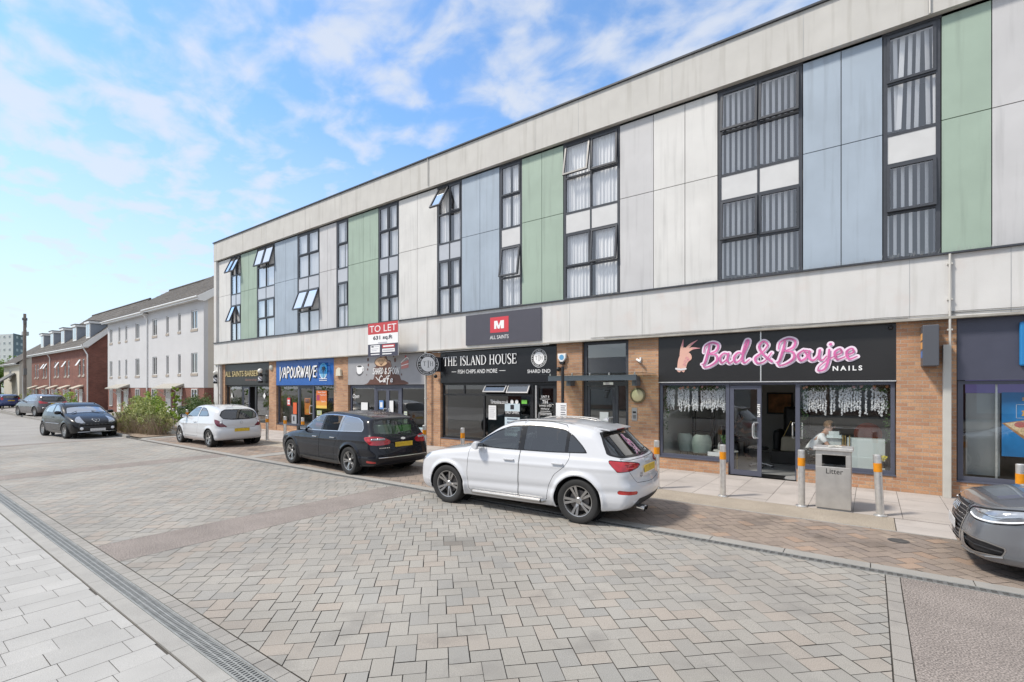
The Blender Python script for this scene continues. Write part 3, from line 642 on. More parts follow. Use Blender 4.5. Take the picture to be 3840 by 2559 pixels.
# barbers
BK = flat('barber frame', (0.035, 0.036, 0.040), .4)
front('shopfront', BK, GLASS_SH, [(-29.35, -29.28, .30, 2.24), (-27.62, -27.54, .02, 2.24), (-26.08, -26.0, .02, 2.24), (-24.58, -24.52, .30, 2.24), (-29.28, -27.62, .30, .38), (-26.0, -24.58, .30, .38), (-29.28, -24.58, 2.17, 2.24)], [(-29.28, -27.62, .38, 2.17), (-26.0, -24.58, .38, 2.17)])
door(-27.54, -26.80, 2.16, FRAME_B, GLASS_SH, 12.71); g = MB(); g.box(-26.2, -26.1, 12.72, 12.76, .02, 2.17); part('door_post', g, BK, bld)
# vape shop
front('shopfront', FRAME_B, GLASS_SH, [(-23.80, -23.72, .325, 2.24), (-22.0, -21.90, .02, 2.24), (-20.74, -20.64, .02, 2.24), (-19.03, -18.96, .02, 2.24), (-23.72, -22.0, .325, .40), (-20.64, -19.03, .02, .12), (-23.72, -19.03, 2.17, 2.24)], [(-23.72, -22.0, .40, 2.17), (-20.64, -19.03, .12, 2.17)])
door(-21.90, -20.74, 2.16, FRAME, GLASS_SH, 12.71, label='glazed door with orange poster')
# cafe
front('shopfront', FRAME_B, GLASS_SH, [(-17.90, -17.80, .02, 2.22), (-16.30, -16.20, .02, 2.22), (-14.76, -14.64, .02, 2.22), (-13.30, -13.22, .02, 2.22), (-17.80, -16.30, .02, .12), (-14.64, -13.30, .02, .12), (-17.80, -13.30, 2.10, 2.22)], [(-17.80, -16.30, .12, 2.10), (-14.64, -13.30, .12, 2.10)])
door(-16.20, -15.48, 2.09, FRAME_B, GLASS_SH, 12.71, hinge='l'); door(-15.48, -14.76, 2.09, FRAME_B, GLASS_SH, 12.712, hinge='r')
# flats entrance
front('entrance_frame', FRAME, GLASS_UP, [(-6.73, -6.62, .02, 3.42), (-5.43, -5.33, .02, 3.42), (-6.62, -5.43, 3.34, 3.42), (-6.62, -5.43, 2.16, 2.28), (-5.74, -5.66, .02, 2.16), (-5.66, -5.43, .02, .12)], [(-6.62, -5.43, 2.28, 3.34), (-5.66, -5.43, .12, 2.16)], y=12.68)
d7 = door(-6.61, -5.75, 2.14, FRAME, glass_mat('entrance glass', (.55, .6, .6), 1.5, .12), 12.69, fw=.08)
g = MB(); fit_text(g, '7', -6.06, -5.92, 1.80, 2.05, 12.66); part('door_number', g, BLACK, bld)
g = MB(); g.box(-6.1, -5.8, 12.665, 12.679, 2.19, 2.26); part('number_plate', g, PRINT_W, bld)
# ================================================================ signs and things on the front
Ys = 12.60
def sign(name, label, x0, x1, z0, z1, M, y=Ys, d=.05, cat='shop sign'):
    t = thing(name, label, cat, ((x0+x1)/2, y, z0)); g = MB(); g.box(x0, x1, y, y+d, z0, z1); part('board', g, M, t); return t
def serif(out, X, s, w=.11, m=0):
    """roman capitals on a unit-high em, returns advance"""
    def st(p, f=1.0): X.nxt(); ribbon(out, p, w*f, X, m, smooth=False, caps=False)
    def sf(x, z, h=.13): X.nxt(); ribbon(out, [(x-h, z), (x+h, z)], w*.42, X, m, smooth=False, caps=False)
    cur = 0
    for ch in s:
        a0 = cur
        def P(*q): return [(a0+x, z)+tuple(r) for x, z, *r in q]
        th = .45
        if ch == ' ': cur += .42; continue
        if ch == 'T': st(P((.36, 0), (.36, 1))); st(P((.02, .96), (.70, .96)), th); st(P((.03, .97), (.03, .78)), th); st(P((.69, .97), (.69, .78)), th); sf(a0+.36, .02); adv = .80
        elif ch == 'H':
            for x in (.14, .66): st(P((x, 0), (x, 1))); sf(a0+x, .02); sf(a0+x, .98)
            st(P((.14, .52), (.66, .52)), th); adv = .90
        elif ch == 'E': st(P((.14, 0), (.14, 1))); st(P((.0, .975), (.60, .975)), th); st(P((.14, .51), (.47, .51)), th); st(P((.0, .025), (.62, .025)), th); st(P((.60, .98), (.60, .80)), th); st(P((.62, .02), (.62, .22)), th); st(P((.47, .60), (.47, .42)), th); adv = .76
        elif ch == 'I': st(P((.15, 0), (.15, 1))); sf(a0+.15, .02); sf(a0+.15, .98); adv = .38
        elif ch == 'L': st(P((.14, 0), (.14, 1))); sf(a0+.14, .98); st(P((0, .025), (.60, .025)), th); st(P((.60, .02), (.60, .24)), th); adv = .70
        elif ch == 'A': st(P((.10, 0), (.36, 1)), th); st(P((.36, 1), (.66, 0)), 1.1); st(P((.20, .34), (.54, .34)), th); sf(a0+.09, .02, .1); sf(a0+.67, .02, .12); adv = .80
        elif ch == 'N': st(P((.13, 0), (.13, 1)), th); st(P((.13, 1), (.67, 0)), 1.1); st(P((.67, 0), (.67, 1)), th); sf(a0+.13, .02, .1); sf(a0+.11, .98, .1); sf(a0+.67, .98, .1); adv = .86
        elif ch == 'D': st(P((.14, 0), (.14, 1))); sf(a0+.08, .98, .08); sf(a0+.08, .02, .08); X.nxt(); ribbon(out, P((.14, .98, .4), (.38, .97, .5), (.64, .80, .8), (.72, .5, 1.05), (.64, .20, .8), (.38, .03, .5), (.14, .02, .4)), w, X, m, caps=False); adv = .86
        elif ch == 'O': X.nxt(); ribbon(out, P((.42, 1.0, .4), (.18, .86, .8), (.07, .5, 1.05), (.18, .14, .8), (.42, 0, .4), (.66, .14, .8), (.77, .5, 1.05), (.66, .86, .8), (.42, 1.0, .4)), w, X, m, caps=False); adv = .92
        elif ch == 'U': st(P((.14, 1), (.14, .35))); X.nxt(); ribbon(out, P((.14, .36, 1), (.17, .14, .9), (.38, .0, .55), (.58, .10, .45), (.66, .34, .45)), w, X, m, caps=False); st(P((.66, .33), (.66, 1)), th); sf(a0+.14, .98); sf(a0+.66, .98, .1); adv = .84
        elif ch == 'S': X.nxt(); ribbon(out, P((.50, .78, .4), (.44, .95, .5), (.26, 1.0, .6), (.10, .88, .9), (.12, .66, 1), (.30, .52, 1.1), (.48, .38, 1.05), (.52, .18, .9), (.38, .02, .6), (.18, .01, .5), (.06, .20, .4)), w, X, m, caps=False); adv = .66
        else: adv = .5
        cur += adv
    return cur
# --- The Island House
BLK = mat('black gloss board', (0.012, 0.012, 0.014), .25)
t = sign('fascia_sign', 'black fascia sign reading THE ISLAND HOUSE in white serif capitals', -12.44, -7.60, 2.28, 3.36, BLK, y=12.60, d=.07)
g = MB(); X = Plane(0, 0, 0); tmp = MB(); wd = serif(tmp, Plane(0, 0, 0), 'THE ISLAND HOUSE', .13)
x0, x1 = -12.30, -9.02; sc = (x1-x0)/wd; g = MB(); serif(g, Plane(x0, 2.885, 12.594, sc, .315), 'THE ISLAND HOUSE', .13); part('lettering', g, PRINT_W, t)
g = MB(); fit_text(g, 'FISH CHIPS AND MORE', -11.60, -9.86, 2.60, 2.735, 12.597); g.box(-11.90, -11.68, 12.594, 12.597, 2.66, 2.675); g.box(-9.77, -9.52, 12.594, 12.597, 2.66, 2.675)
fit_text(g, 'SHARD END', -8.66, -7.82, 2.565, 2.675, 12.597); part('small_lettering', g, PRINT_W, t)
def roundel(cx, cz, r, y, parent, mats):
    g = MB(); X = Plane(cx, cz, y, r)
    disc(g, X, (0, 0), 1.0, 0, 48); disc(g, X, (0, 0), .955, 1, 48); disc(g, X, (0, 0), .68, 0, 48); disc(g, X, (0, 0), .63, 0, 48)
    serif(g, Plane(cx-.47*r, cz-.16*r, X.y-.001, .40*r), 'T', .10, 1); serif(g, Plane(cx-.07*r, cz-.30*r, X.y-.001, .62*r), 'I', .10, 1); serif(g, Plane(cx+.17*r, cz-.16*r, X.y-.001, .40*r), 'H', .10, 1)
    X.nxt(); yy = X.y
    def arc(s, a0, a1, flip):
        for i, ch in enumerate(s):
            if ch == ' ': continue
            tm = text_mb(ch, .24); a = a0+(a1-a0)*i/(len(s)-1); bb = bounds(tm); n = len(g.v); ar = R_(a); rr = .74 if not flip else .90
            th = ar-math.pi/2 if not flip else ar+math.pi/2
            for p in tm.v:
                lx, lz = p[0]-(bb[0]+bb[1])/2, p[1]; px = rr*math.cos(ar)+lx*math.cos(th)-lz*math.sin(th); pz = rr*math.sin(ar)+lx*math.sin(th)+lz*math.cos(th)
                g.v.append((cx+px*r, yy, cz+pz*r))
            g.f += [tuple(n+k for k in f) for f in tm.f]; g.m += [0]*len(tm.f)
    arc('THE ISLAND HOUSE', 165, 15, False); arc('FISH CHIPS AND MORE', 198, 342, True)
    disc(g, X, (-.82, -.02), .05, 0, 10); disc(g, X, (.82, -.02), .05, 0, 10)
    return part('emblem', g, mats, parent)
roundel(-8.23, 3.02, .285, 12.594, t, [PRINT_W, BLK])
g = MB(); g.tube((-12.75, 12.50, 3.375), (-7.75, 12.44, 3.415), .018, n=8); g.box(-12.4, -12.36, 12.45, 12.6, 3.35, 3.38); g.box(-8.0, -7.96, 12.45, 12.6, 3.39, 3.42); part('trough_light', g, GREYM, t)
# projecting roundel
t = thing('projecting_sign', 'round black and white blade sign with letters TIH beside the fish and chip shop', 'hanging sign', (-12.9, 12.6, 2.9))
g = MB(); g.lathe([(0, -.05), (.37, -.05), (.40, -.03), (.40, .03), (.37, .05), (0, .05)], 40, axis='y', c=(0, 0, 0))
# faces the street to the left and right: disc in the y-z plane turned towards the camera
def turned(mb, c, ang):
    o = MB(); o.f, o.m = mb.f, mb.m; a = R_(ang); ca, sa = math.cos(a), math.sin(a)
    o.v = [(c[0]+x*ca-y*sa, c[1]+x*sa+y*ca, c[2]+z) for x, y, z in mb.v]; return o
PC = (-12.62, 12.13, 2.94)
part('disc', turned(g, PC, 62), BLK, t, smooth=True, auto=30)
e = roundel(0, 0, .385, -.053, t, [PRINT_W, BLK]); me = e.data
a = R_(62); ca, sa = math.cos(a), math.sin(a); off = t.location
for v in me.vertices:
    x, y, z = v.co.x+off.x, v.co.y+off.y, v.co.z+off.z
    v.co = (PC[0]+x*ca-y*sa-off.x, PC[1]+x*sa+y*ca-off.y, PC[2]+z-off.z)
g = MB(); g.box(-12.47, -12.43, 12.33, 12.6, 2.68, 3.2); g.tube((-12.5, 12.3, 3.1), (-12.45, 12.6, 3.1), .02); g.tube((-12.5, 12.3, 2.78), (-12.45, 12.6, 2.78), .02); part('bracket', g, FRAME, t)
g = MB(); g.sphere((-12.58, 12.48, 2.52), .07, 12); single('camera_dome', g, BLACK, 'small black dome camera under the round hanging sign', 'security camera', loc=(-12.58, 12.6, 2.55), smooth=True)
# --- M ALL SAINTS
SLATE = mat('slate board', (0.075, 0.073, 0.092), .45, var=.04)
t = sign('wall_sign', 'dark slate sign with white M on a red square above ALL SAINTS', -11.11, -8.07, 3.545, 4.555, SLATE, y=12.455, d=.04)
RED = flat('sign red', (0.62, 0.055, 0.075), .45)
g = MB(); g.box(-10.04, -9.29, 12.451, 12.455, 3.90, 4.40); part('red_panel', g, RED, t)
g = MB(); X = Plane(-9.87, 4.02, 12.448, 1.0)
shape(g, X, [(0, 0), (.09, 0), (.09, .13), (.15, .0), (.22, .0), (.27, .13), (.27, 0), (.40, 0), (.40, .26), (.26, .26), (.19, .10), (.13, .26), (0, .26)])
fit_text(g, 'ALL SAINTS', -10.05, -9.29, 3.69, 3.81, 12.451); part('lettering', g, PRINT_W, t)
# --- cafe
CG = mat('cafe board grey', (0.34, 0.34, 0.355), .5, var=.03)
t = sign('fascia_sign', 'grey cafe fascia with coffee splash artwork, white cup and slice of cake', -17.92, -13.22, 2.235, 3.41, CG)
BRN = flat('splash brown', (0.115, 0.05, 0.035), .5); LAT = flat('latte', (0.62, 0.42, 0.26), .5); PNK = flat('cake pink', (0.55, 0.22, 0.20), .5)
g = MB(); X = Plane(-16.85, 2.24, 12.596, 1.0)
shape(g, X, [(0, 0), (.25, .06), (.42, .20), (.62, .22), (.72, .50), (.62, .66), (.80, .74), (.78, .95), (.98, 1.04), (1.08, 1.14), (1.25, 1.05), (1.42, 1.16), (1.50, .98), (1.68, .92), (1.72, .66), (1.90, .58), (1.98, .40), (2.20, .36), (2.30, .18), (2.5, .14), (2.55, 0)], 0, True)
for c, r in (((.28, 1.02), .055), ((.30, .80), .045), ((.26, .62), .035), ((1.95, .95), .065), ((1.98, .68), .03), ((2.15, .55), .025), ((.2, .4), .02), ((2.32, .38), .03), ((1.86, 1.1), .03)): disc(g, X, c, r, 0, 16, r*1.4)
disc(g, X, (1.12, .89), .42, 0, 30, .20); disc(g, X, (1.12, .90), .38, 1, 30, .17)
for k in range(5):
    X.nxt(); ribbon(g, [(1.12, .76), (1.12+(k-2)*.07, .88), (1.12+(k-2)*.10, 1.0)], .02, X, 0)
X.nxt(); ribbon(g, [(1.45, .90), (1.66, .86), (1.72, .66), (1.60, .48), (1.38, .38)], .055, X, 2)
X.nxt(); ribbon(g, [(.80, .30), (1.0, .16), (1.3, .16), (1.5, .34)], .03, X, 3)
part('artwork', g, [BRN, LAT, flat('cup brown', (.25, .16, .13)), PRINT_W], t)
g = MB(); X = Plane(-17.33, 2.70, 12.594, 1.0)
shape(g, X, [(0, .28), (.40, .32), (.37, .08), (.30, 0), (.12, -.01), (.04, .06)], 0, True); disc(g, X, (.20, .30), .20, 0, 24, .055); disc(g, X, (.20, .305), .165, 1, 24, .038)
X.nxt(); ribbon(g, [(.38, .26), (.48, .24), (.46, .12), (.36, .10)], .035, X, 0)
X.nxt(); ribbon(g, [(-.02, .06, .5), (.1, -.05), (.26, -.05), (.44, .06, .5)], .03, X, 1)
part('cup', g, [PRINT_W, BLACK], t)
g = MB(); X = Plane(-14.55, 2.82, 12.594, 1.0)
shape(g, X, [(0, 0), (.42, .06), (.42, .36), (0, .24)], 1); shape(g, X, [(0, .24), (.30, .42), (.42, .36), (.42, .40), (.30, .46), (0, .28)], 0, True); shape(g, X, [(0, .12), (.42, .19), (.42, .22), (0, .15)], 0)
disc(g, X, (.26, .48), .04, 2, 12); part('cake', g, [PRINT_W, PNK, RED], t)
def hand_text(out, X, s, w, m=0, slant=.15, grow=0):
    """loose brush capitals / small letters from strokes"""
    G_ = {'S': [[(.55, .9), (.3, 1), (.08, .8), (.3, .55), (.5, .3), (.3, .02), (.02, .12)]], 'H': [[(.1, 1), (.08, 0)], [(.55, 1), (.5, 0)], [(.1, .5), (.5, .52)]], 'A': [[(0, 0), (.3, 1), (.55, 0)], [(.12, .36), (.46, .38)]], 'R': [[(.08, 0), (.1, 1), (.5, .85), (.42, .55), (.1, .5)], [(.2, .5), (.55, 0)]],
          'D': [[(.1, 0), (.1, 1), (.5, .75), (.52, .3), (.1, 0)]], '&': [[(.6, .1), (.2, .7), (.3, .98), (.45, .8), (.1, .3), (.25, 0), (.6, .4)]], 'P': [[(.08, -.05), (.1, 1), (.52, .85), (.45, .55), (.1, .48)]], 'O': [[(.3, 1), (.05, .6), (.12, .1), (.4, 0), (.58, .5), (.3, 1)]], 'N': [[(.05, 0), (.1, 1)], [(.1, 1), (.5, 0)], [(.5, 0), (.58, 1)]],
          'C': [[(.55, .85), (.3, 1), (.05, .55), (.2, .05), (.55, .15)]], 'a': [[(.42, .5), (.15, .5), (.08, .15), (.3, .05), (.42, .45)], [(.42, .5), (.5, .02)]], 'f': [[(.5, .95), (.3, 1), (.2, .5), (.2, -.3)], [(.02, .5), (.42, .5)]], 'e': [[(.08, .25), (.4, .3), (.3, .52), (.1, .4), (.12, .05), (.45, .08)]],
          'V': [[(0, 1, 1.2), (.12, -.35, .5)], [(.10, -.3, .6), (.62, .95, .8)]], 'U': [[(.1, .9), (.08, .2), (.3, 0), (.5, .2), (.55, .9)]], 'W': [[(.02, .95), (.12, 0)], [(.12, 0), (.35, .8)], [(.35, .8), (.45, 0)], [(.45, 0), (.8, 1.0)]], 'E': [[(.1, 1), (.08, 0)], [(.1, .95), (.55, 1)], [(.1, .52), (.45, .55)], [(.08, .05), (.5, .0)]],
          'B': [[(.1, 0), (.1, 1), (.48, .8), (.15, .55), (.52, .3), (.1, 0)]]}
    cur = 0
    for ch in s:
        if ch == ' ': cur += .4; continue
        for stt in G_[ch]:
            X.nxt(); ribbon(out, [(cur+p[0]+slant*p[1], p[1])+tuple(p[2:]) for p in stt], w, X, m, grow=grow)
        cur += .72 if ch != 'W' else .95
    return cur
g = MB(); X = Plane(-16.25, 2.66, 12.580, .185, .23); hand_text(g, X, 'SHARD & SPOON', .15, 0); X = Plane(-15.85, 2.33, 12.565, .32, .26); hand_text(g, X, 'Cafe', .12, 0); part('lettering', g, PRINT_W, t)
# --- vape shop
VB = mat('vape blue', (0.022, 0.115, 0.40), .4, var=.05)
t = sign('fascia_sign', 'bright blue fascia with white brush lettering and a palm tree emblem', -23.82, -18.96, 2.235, 3.42, VB)
g = MB(); hand_text(g, Plane(-23.42, 2.60, 12.592, .435, .48), 'VAPOURWAVE', .20, 1, .12, grow=.0); hand_text(g, Plane(-23.45, 2.62, 12.580, .435, .48), 'VAPOURWAVE', .155, 0, .12); part('lettering', g, [PRINT_W, BLACK], t)
g = MB(); X = Plane(-19.75, 2.82, 12.592, .42); disc(g, X, (0, .1), .72, 0, 36, .85); disc(g, X, (0, .1), .64, 1, 36, .76)
X.nxt(); ribbon(g, [(.08, -.9), (.02, -.3), (.12, .25)], .07, X, 2)
for an in range(0, 360, 45):
    a = R_(an+10); X.nxt(); ribbon(g, [(.12, .28, 1.3), (.12+.25*math.cos(a), .30+.20*math.sin(a)+.06, 1.2), (.12+.45*math.cos(a), .26+.32*math.sin(a)-.05, .3)], .10, X, 2)
for zz in (-.72, -.90): X.nxt(); ribbon(g, [(-.7, zz), (.7, zz)], .06, X, 0, smooth=False)
X.nxt(); ribbon(g, [(-1.15, -.5), (-1.15, .62)], .06, X, 0, smooth=False)
part('emblem', g, [PRINT_W, flat('emblem sky', (.18, .45, .68)), BLACK], t)
t2 = thing('projecting_sign', 'small pale blue glass blade sign with palm tree by the blue fascia', 'hanging sign', (-19.1, 12.6, 2.7)); g = MB(); g.box(-19.32, -19.28, 12.05, 12.55, 2.72, 3.22); part('panel', g, glass_mat('aqua acrylic', (.35, .68, .85), .6, .05), t2); g = MB(); g.tube((-19.3, 12.5, 3.1), (-19.3, 12.62, 3.1), .015); g.tube((-19.3, 12.5, 2.85), (-19.3, 12.62, 2.85), .015); part('bracket', g, BLACK, t2)
# --- barbers
t = sign('fascia_sign', 'black barber fascia with raised gold capitals', -29.36, -24.52, 2.26, 3.39, mat('barber board', (0.022, 0.021, 0.02), .35, var=.1))
g = MB(); fit_text(g, 'ALL SAINTS BARBERS', -29.24, -25.35, 2.72, 3.02, 12.565, shear=.0, extrude=.05); part('lettering', g, mat('gold letters', (0.62, 0.50, 0.26), .4, metal=.3), t)
g = MB(); fit_text(g, 'Barbershop', -27.0, -25.75, 2.45, 2.60, 12.597, shear=.3); part('small_lettering', g, flat('dull red', (.30, .16, .13)), t)
def barber_pole(x, label):
    t = thing('barber_pole', label, 'barber pole', (x, 12.6, 2.5), group='barber poles either side of the barber shop')
    g = MB(); c = (x, 12.40, 0)
    g.lathe([(0, 2.86), (.05, 2.86), (.08, 2.82), (.08, 2.78), (.12, 2.76), (.12, 2.70), (0, 2.70)], 18, c=c); part('cap', g, BLACK, t, smooth=True, auto=35); g = MB(); g.lathe([(0, 2.42), (.05, 2.35), (.12, 2.38), (.12, 2.46), (0, 2.46)], 18, c=c); part('cap', g, BLACK, t, smooth=True, auto=35)
    g = MB(); n = 24
    for k in range(16):
        z0, z1 = 2.46+.24*k/16, 2.46+.24*(k+1)/16
        for i in range(n):
            a0, a1 = 2*math.pi*i/n, 2*math.pi*(i+1)/n; col = int(((i/n*3)+(k/16*1.5)) % 1*3)
            g.poly([(c[0]+.095*math.cos(a0), c[1]+.095*math.sin(a0), z0), (c[0]+.095*math.cos(a1), c[1]+.095*math.sin(a1), z0), (c[0]+.095*math.cos(a1), c[1]+.095*math.sin(a1), z1), (c[0]+.095*math.cos(a0), c[1]+.095*math.sin(a0), z1)], (0, 1, 0)[col])
    part('striped_cylinder', g, [PRINT_W, flat('pole blue', (.05, .06, .14)), RED], t)
    g = MB(); g.sphere((x, 12.40, 2.97), .125, 18); part('globe', g, flat('opal globe', (.8, .78, .72), .3), t, smooth=True)
    g = MB(); g.tube((x, 12.32, 2.78), (x, 12.62, 2.78), .015); g.tube((x, 12.32, 2.42), (x, 12.62, 2.42), .015); part('bracket', g, BLACK, t)
barber_pole(-30.1, 'striped barber pole on the white corner pier of the block'); barber_pole(-25.0, 'striped barber pole beside the end of the gold lettering')
# --- nails
NB = mat('nails board', (0.022, 0.021, 0.021), .3, var=.15, vscale=.8)
t = thing('fascia_sign', 'black fascia sign with pink script lettering, a painted hand and the word NAILS', 'shop sign', (-2.03, 12.6, 2.26))
g = MB(); g.box(-4.48, -2.065, 12.60, 12.66, 2.26, 3.42); g.box(-2.058, .42, 12.60, 12.66, 2.26, 3.42); part('board', g, NB, t)
g = MB(); g.box(-2.075, -2.05, 12.592, 12.60, 2.26, 3.42); g.box(-4.48, .42, 12.585, 12.60, 2.235, 2.258); part('trim', g, STEEL, t)
def script(out, X, w, m, grow=0):
    """the two words and the ampersand as brush strokes; em: x 0..~6.0, z -0.5..1.25"""
    S = []
    def B(o): S.extend([[(o+.32, 1.0, .9), (o+.22, .5, 1.2), (o+.08, .02, 1.1), (o-.05, -.02, .4)], [(o+.05, .62, .5), (o+.12, .95, .7), (o+.45, 1.12, .9), (o+.72, .98, 1), (o+.62, .66, 1), (o+.30, .52, .6), (o+.62, .46, .9), (o+.66, .14, 1.2), (o+.36, -.12, 1), (o+.08, -.18, .8), (o+.02, .0, .5)]])
    def a_(o): S.extend([[(o+.46, .48, .7), (o+.26, .52, .9), (o+.08, .28, 1.1), (o+.16, .03, 1), (o+.38, .18, .8), (o+.48, .46, .8)], [(o+.48, .50, 1.1), (o+.42, .16, 1.1), (o+.54, .0, .9), (o+.74, .16, .6)]])
    def d_(o): S.extend([[(o+.46, .48, .7), (o+.26, .52, .9), (o+.08, .28, 1.1), (o+.16, .03, 1), (o+.38, .18, .8), (o+.50, .5, .8)], [(o+.42, .22, .8), (o+.66, .85, 1), (o+.72, 1.12, 1.1), (o+.62, 1.10, .8), (o+.50, .6, 1.2), (o+.46, .12, 1.1), (o+.58, .0, .9), (o+.76, .16, .6)]])
    B(0); a_(.72); d_(1.36)
    o = 2.35
    S.append([(o+.72, .02, 1.1), (o+.34, .42, 1.1), (o+.18, .80, 1.1), (o+.36, 1.05, .9), (o+.54, .86, .8), (o+.34, .52, .8), (o+.02, .22, 1.1), (o+.12, -.04, 1), (o+.42, .05, .8), (o+.70, .46, .6)])
    B(3.28); o = 4.02
    S.append([(o+.30, .52, .9), (o+.08, .30, 1.1), (o+.20, .02, 1.1), (o+.44, .22, 1), (o+.34, .50, .8), (o+.58, .44, .6)])
    o = 4.52; S.append([(o+.02, .48, .9), (o+.02, .14, 1.1), (o+.18, .02, 1), (o+.36, .24, .8), (o+.40, .50, .9)]); S.append([(o+.42, .50, 1.1), (o+.38, .12, 1.1), (o+.52, .02, .8), (o+.66, .20, .6)])
    o = 5.02; S.append([(o+.26, .50, 1), (o+.22, .0, 1.1), (o+.10, -.40, 1), (o-.14, -.48, .8), (o-.10, -.26, .5), (o+.18, .0, .6), (o+.48, .20, .6)]); S.append([(o+.30, .74, 1.3), (o+.31, .76, 1.3)])
    for o in (5.42, 5.84): S.append([(o+.04, .20, .7), (o+.30, .34, .9), (o+.24, .52, .8), (o+.06, .36, 1.1), (o+.14, .04, 1), (o+.42, .14, .6)])
    for s in S:
        X.nxt(); ribbon(out, s, w, X, m, grow=grow)
SX = (-3.36, 2.70, 12.598, .50, .46)
g = MB(); X = Plane(*SX); script(g, X, .085, 0, grow=.085); part('lettering_outline', g, flat('pale pink outline', (.86, .74, .85), .5), t)
g = MB(); X = Plane(SX[0], SX[1], 12.574, SX[3], SX[4]); script(g, X, .085, 0); part('lettering', g, mat('hot pink script', (.60, .14, .35), .45, var=.35, vscale=3.5), t)
g = MB(); fit_text(g, 'NAILS', -.66, -.14, 2.47, 2.575, 12.590, spacing=1.5, offset=.03); part('small_lettering', g, PRINT_W, t)
g = MB(); X = Plane(-4.02, 2.50, 12.590, .80, .80)
shape(g, X, [(.02, .05), (.10, .0), (.16, .04), (.24, .0), (.30, .12), (.36, .30), (.48, .42), (.46, .56), (.36, .66), (.30, .78), (.20, .76), (.14, .60), (.06, .40)], 0, True)
X.nxt(); ribbon(g, [(.16, .55, 1.2), (.18, .78, 1), (.22, 1.02, .2)], .09, X, 0); X.nxt(); ribbon(g, [(.24, .62, 1.2), (.42, .84, 1), (.62, .98, .2)], .085, X, 0); X.nxt(); ribbon(g, [(.30, .62, 1.2), (.48, .74, 1), (.70, .74, .2)], .085, X, 0)
X.nxt(); ribbon(g, [(.20, .86, 1), (.225, 1.04, .2)], .06, X, 1); X.nxt(); ribbon(g, [(.48, .88, 1), (.66, 1.0, .2)], .06, X, 1); X.nxt(); ribbon(g, [(.52, .75, 1), (.74, .74, .2)], .05, X, 1)
for k, (a, b) in enumerate(((.28, .34), (.33, .44), (.26, .24), (.38, .38))): X.nxt(); ribbon(g, [(a-.04, b), (a, b+.04), (a+.04, b), (a, b-.03)], .02, X, 1)
X.nxt(); ribbon(g, [(.0, .12), (.12, .09), (.30, .11)], .06, X, 2); disc(g, X, (.1, .11), .03, 2, 8); disc(g, X, (.2, .10), .03, 2, 8)
part('painted_hand', g, [flat('hand pink', (.72, .42, .34)), flat('nail pink', (.70, .30, .34)), flat('bracelet', (.7, .68, .7))], t)
# --- bakery sign
t = thing('fascia_sign', 'slate blue fascia at the right end with the edge of a bright blue square logo', 'shop sign', (3.7, 12.6, 2.26))
g = MB(); g.box(1.34, 6.2, 12.60, 12.66, 2.25, 3.42); part('board', g, mat('bakery slate', (.062, .066, .098), .45, var=.05), t)
g = MB(); g.box(2.17, 3.05, 12.52, 12.60, 2.50, 3.30); part('logo_square', g, flat('logo blue', (.02, .20, .48), .35), t, bevel=.03)
g = MB()
for i, (a, b) in enumerate(((0, 0), (1, 0), (0, 1), (1, 1))): g.box(2.38+a*.24, 2.58+a*.24, 12.514, 12.52, 2.72+b*.22, 2.90+b*.22, 0)
part('logo_tiles', g, [flat('logo orange', (.8, .32, .05))], t)
# wall boxes and lamps
t = thing('light_box', 'slim slate grey box light on the brick pier between pink and blue shop signs', 'wall box', (.92, 12.6, 2.5)); g = MB(); g.box(.80, 1.04, 12.14, 12.60, 2.52, 3.30); part('case', g, mat('slate box', (.085, .09, .105), .45), t, bevel=.012); g = MB()
for zz, c in ((3.02, 0), (2.85, 0), (2.68, 1)): g.box(.794, .80, 12.2, 12.5, zz, zz+.13, c)
part('side_tiles', g, [flat('tile orange', (.75, .38, .12)), flat('tile blue', (.08, .2, .5))], t)
def single_m(name, g, M, label, cat, loc, **k): return single(name, g, M, label, cat, loc=loc, **k)
t = thing('bulkhead_lamp', 'round cream bulkhead lamp with brass rim beside the flats entrance', 'wall lamp', (-5.04, 12.6, 1.90)); g = MB(); g.lathe([(0, -.10), (.13, -.095), (.165, -.06), (.17, 0)], 32, axis='y', c=(-5.04, 12.6, 1.90)); part('lens', g, flat('cream lens', (.66, .60, .36), .4), t, smooth=True); g = MB(); g.lathe([(.168, -.065), (.205, -.06), (.21, 0)], 32, axis='y', c=(-5.04, 12.6, 1.90)); part('rim', g, flat('dull brass', (.20, .17, .10), .4, metal=.5), t, smooth=True)
t = thing('intercom_panel', 'steel door entry panel under the round cream lamp', 'intercom', (-5.14, 12.6, 1.39)); g = MB(); g.box(-5.22, -5.07, 12.585, 12.60, 1.22, 1.56); part('plate', g, mat('intercom steel', (.42, .42, .42), .4, metal=.6), t); g = MB(); g.box(-5.19, -5.10, 12.58, 12.585, 1.42, 1.47); 
for a in range(3):
    for b in range(3): g.box(-5.185+a*.03, -5.165+a*.03, 12.58, 12.585, 1.28+b*.035, 1.30+b*.035)
part('keypad', g, BLACK, t)
t = thing('alarm_box', 'white pentagon alarm box with blue disc beside the fish and chip sign', 'alarm box', (-7.38, 12.6, 2.95)); g = MB(); g.prism([(-7.52, 3.12), (-7.24, 3.12), (-7.25, 2.98), (-7.38, 2.82), (-7.51, 2.98)], 'y', 12.52, 12.6); part('case', g, WHITE, t, bevel=.012); g = MB(); X = Plane(-7.38, 3.01, 12.518); disc(g, X, (0, 0), .08, 0, 24); part('badge', g, flat('alarm blue', (.12, .35, .60)), t); g = MB(); g.prism([(-7.47, 2.88), (-7.29, 2.88), (-7.33, 2.80), (-7.43, 2.80)], 'y', 12.51, 12.6); part('strobe', g, BLACK, t)
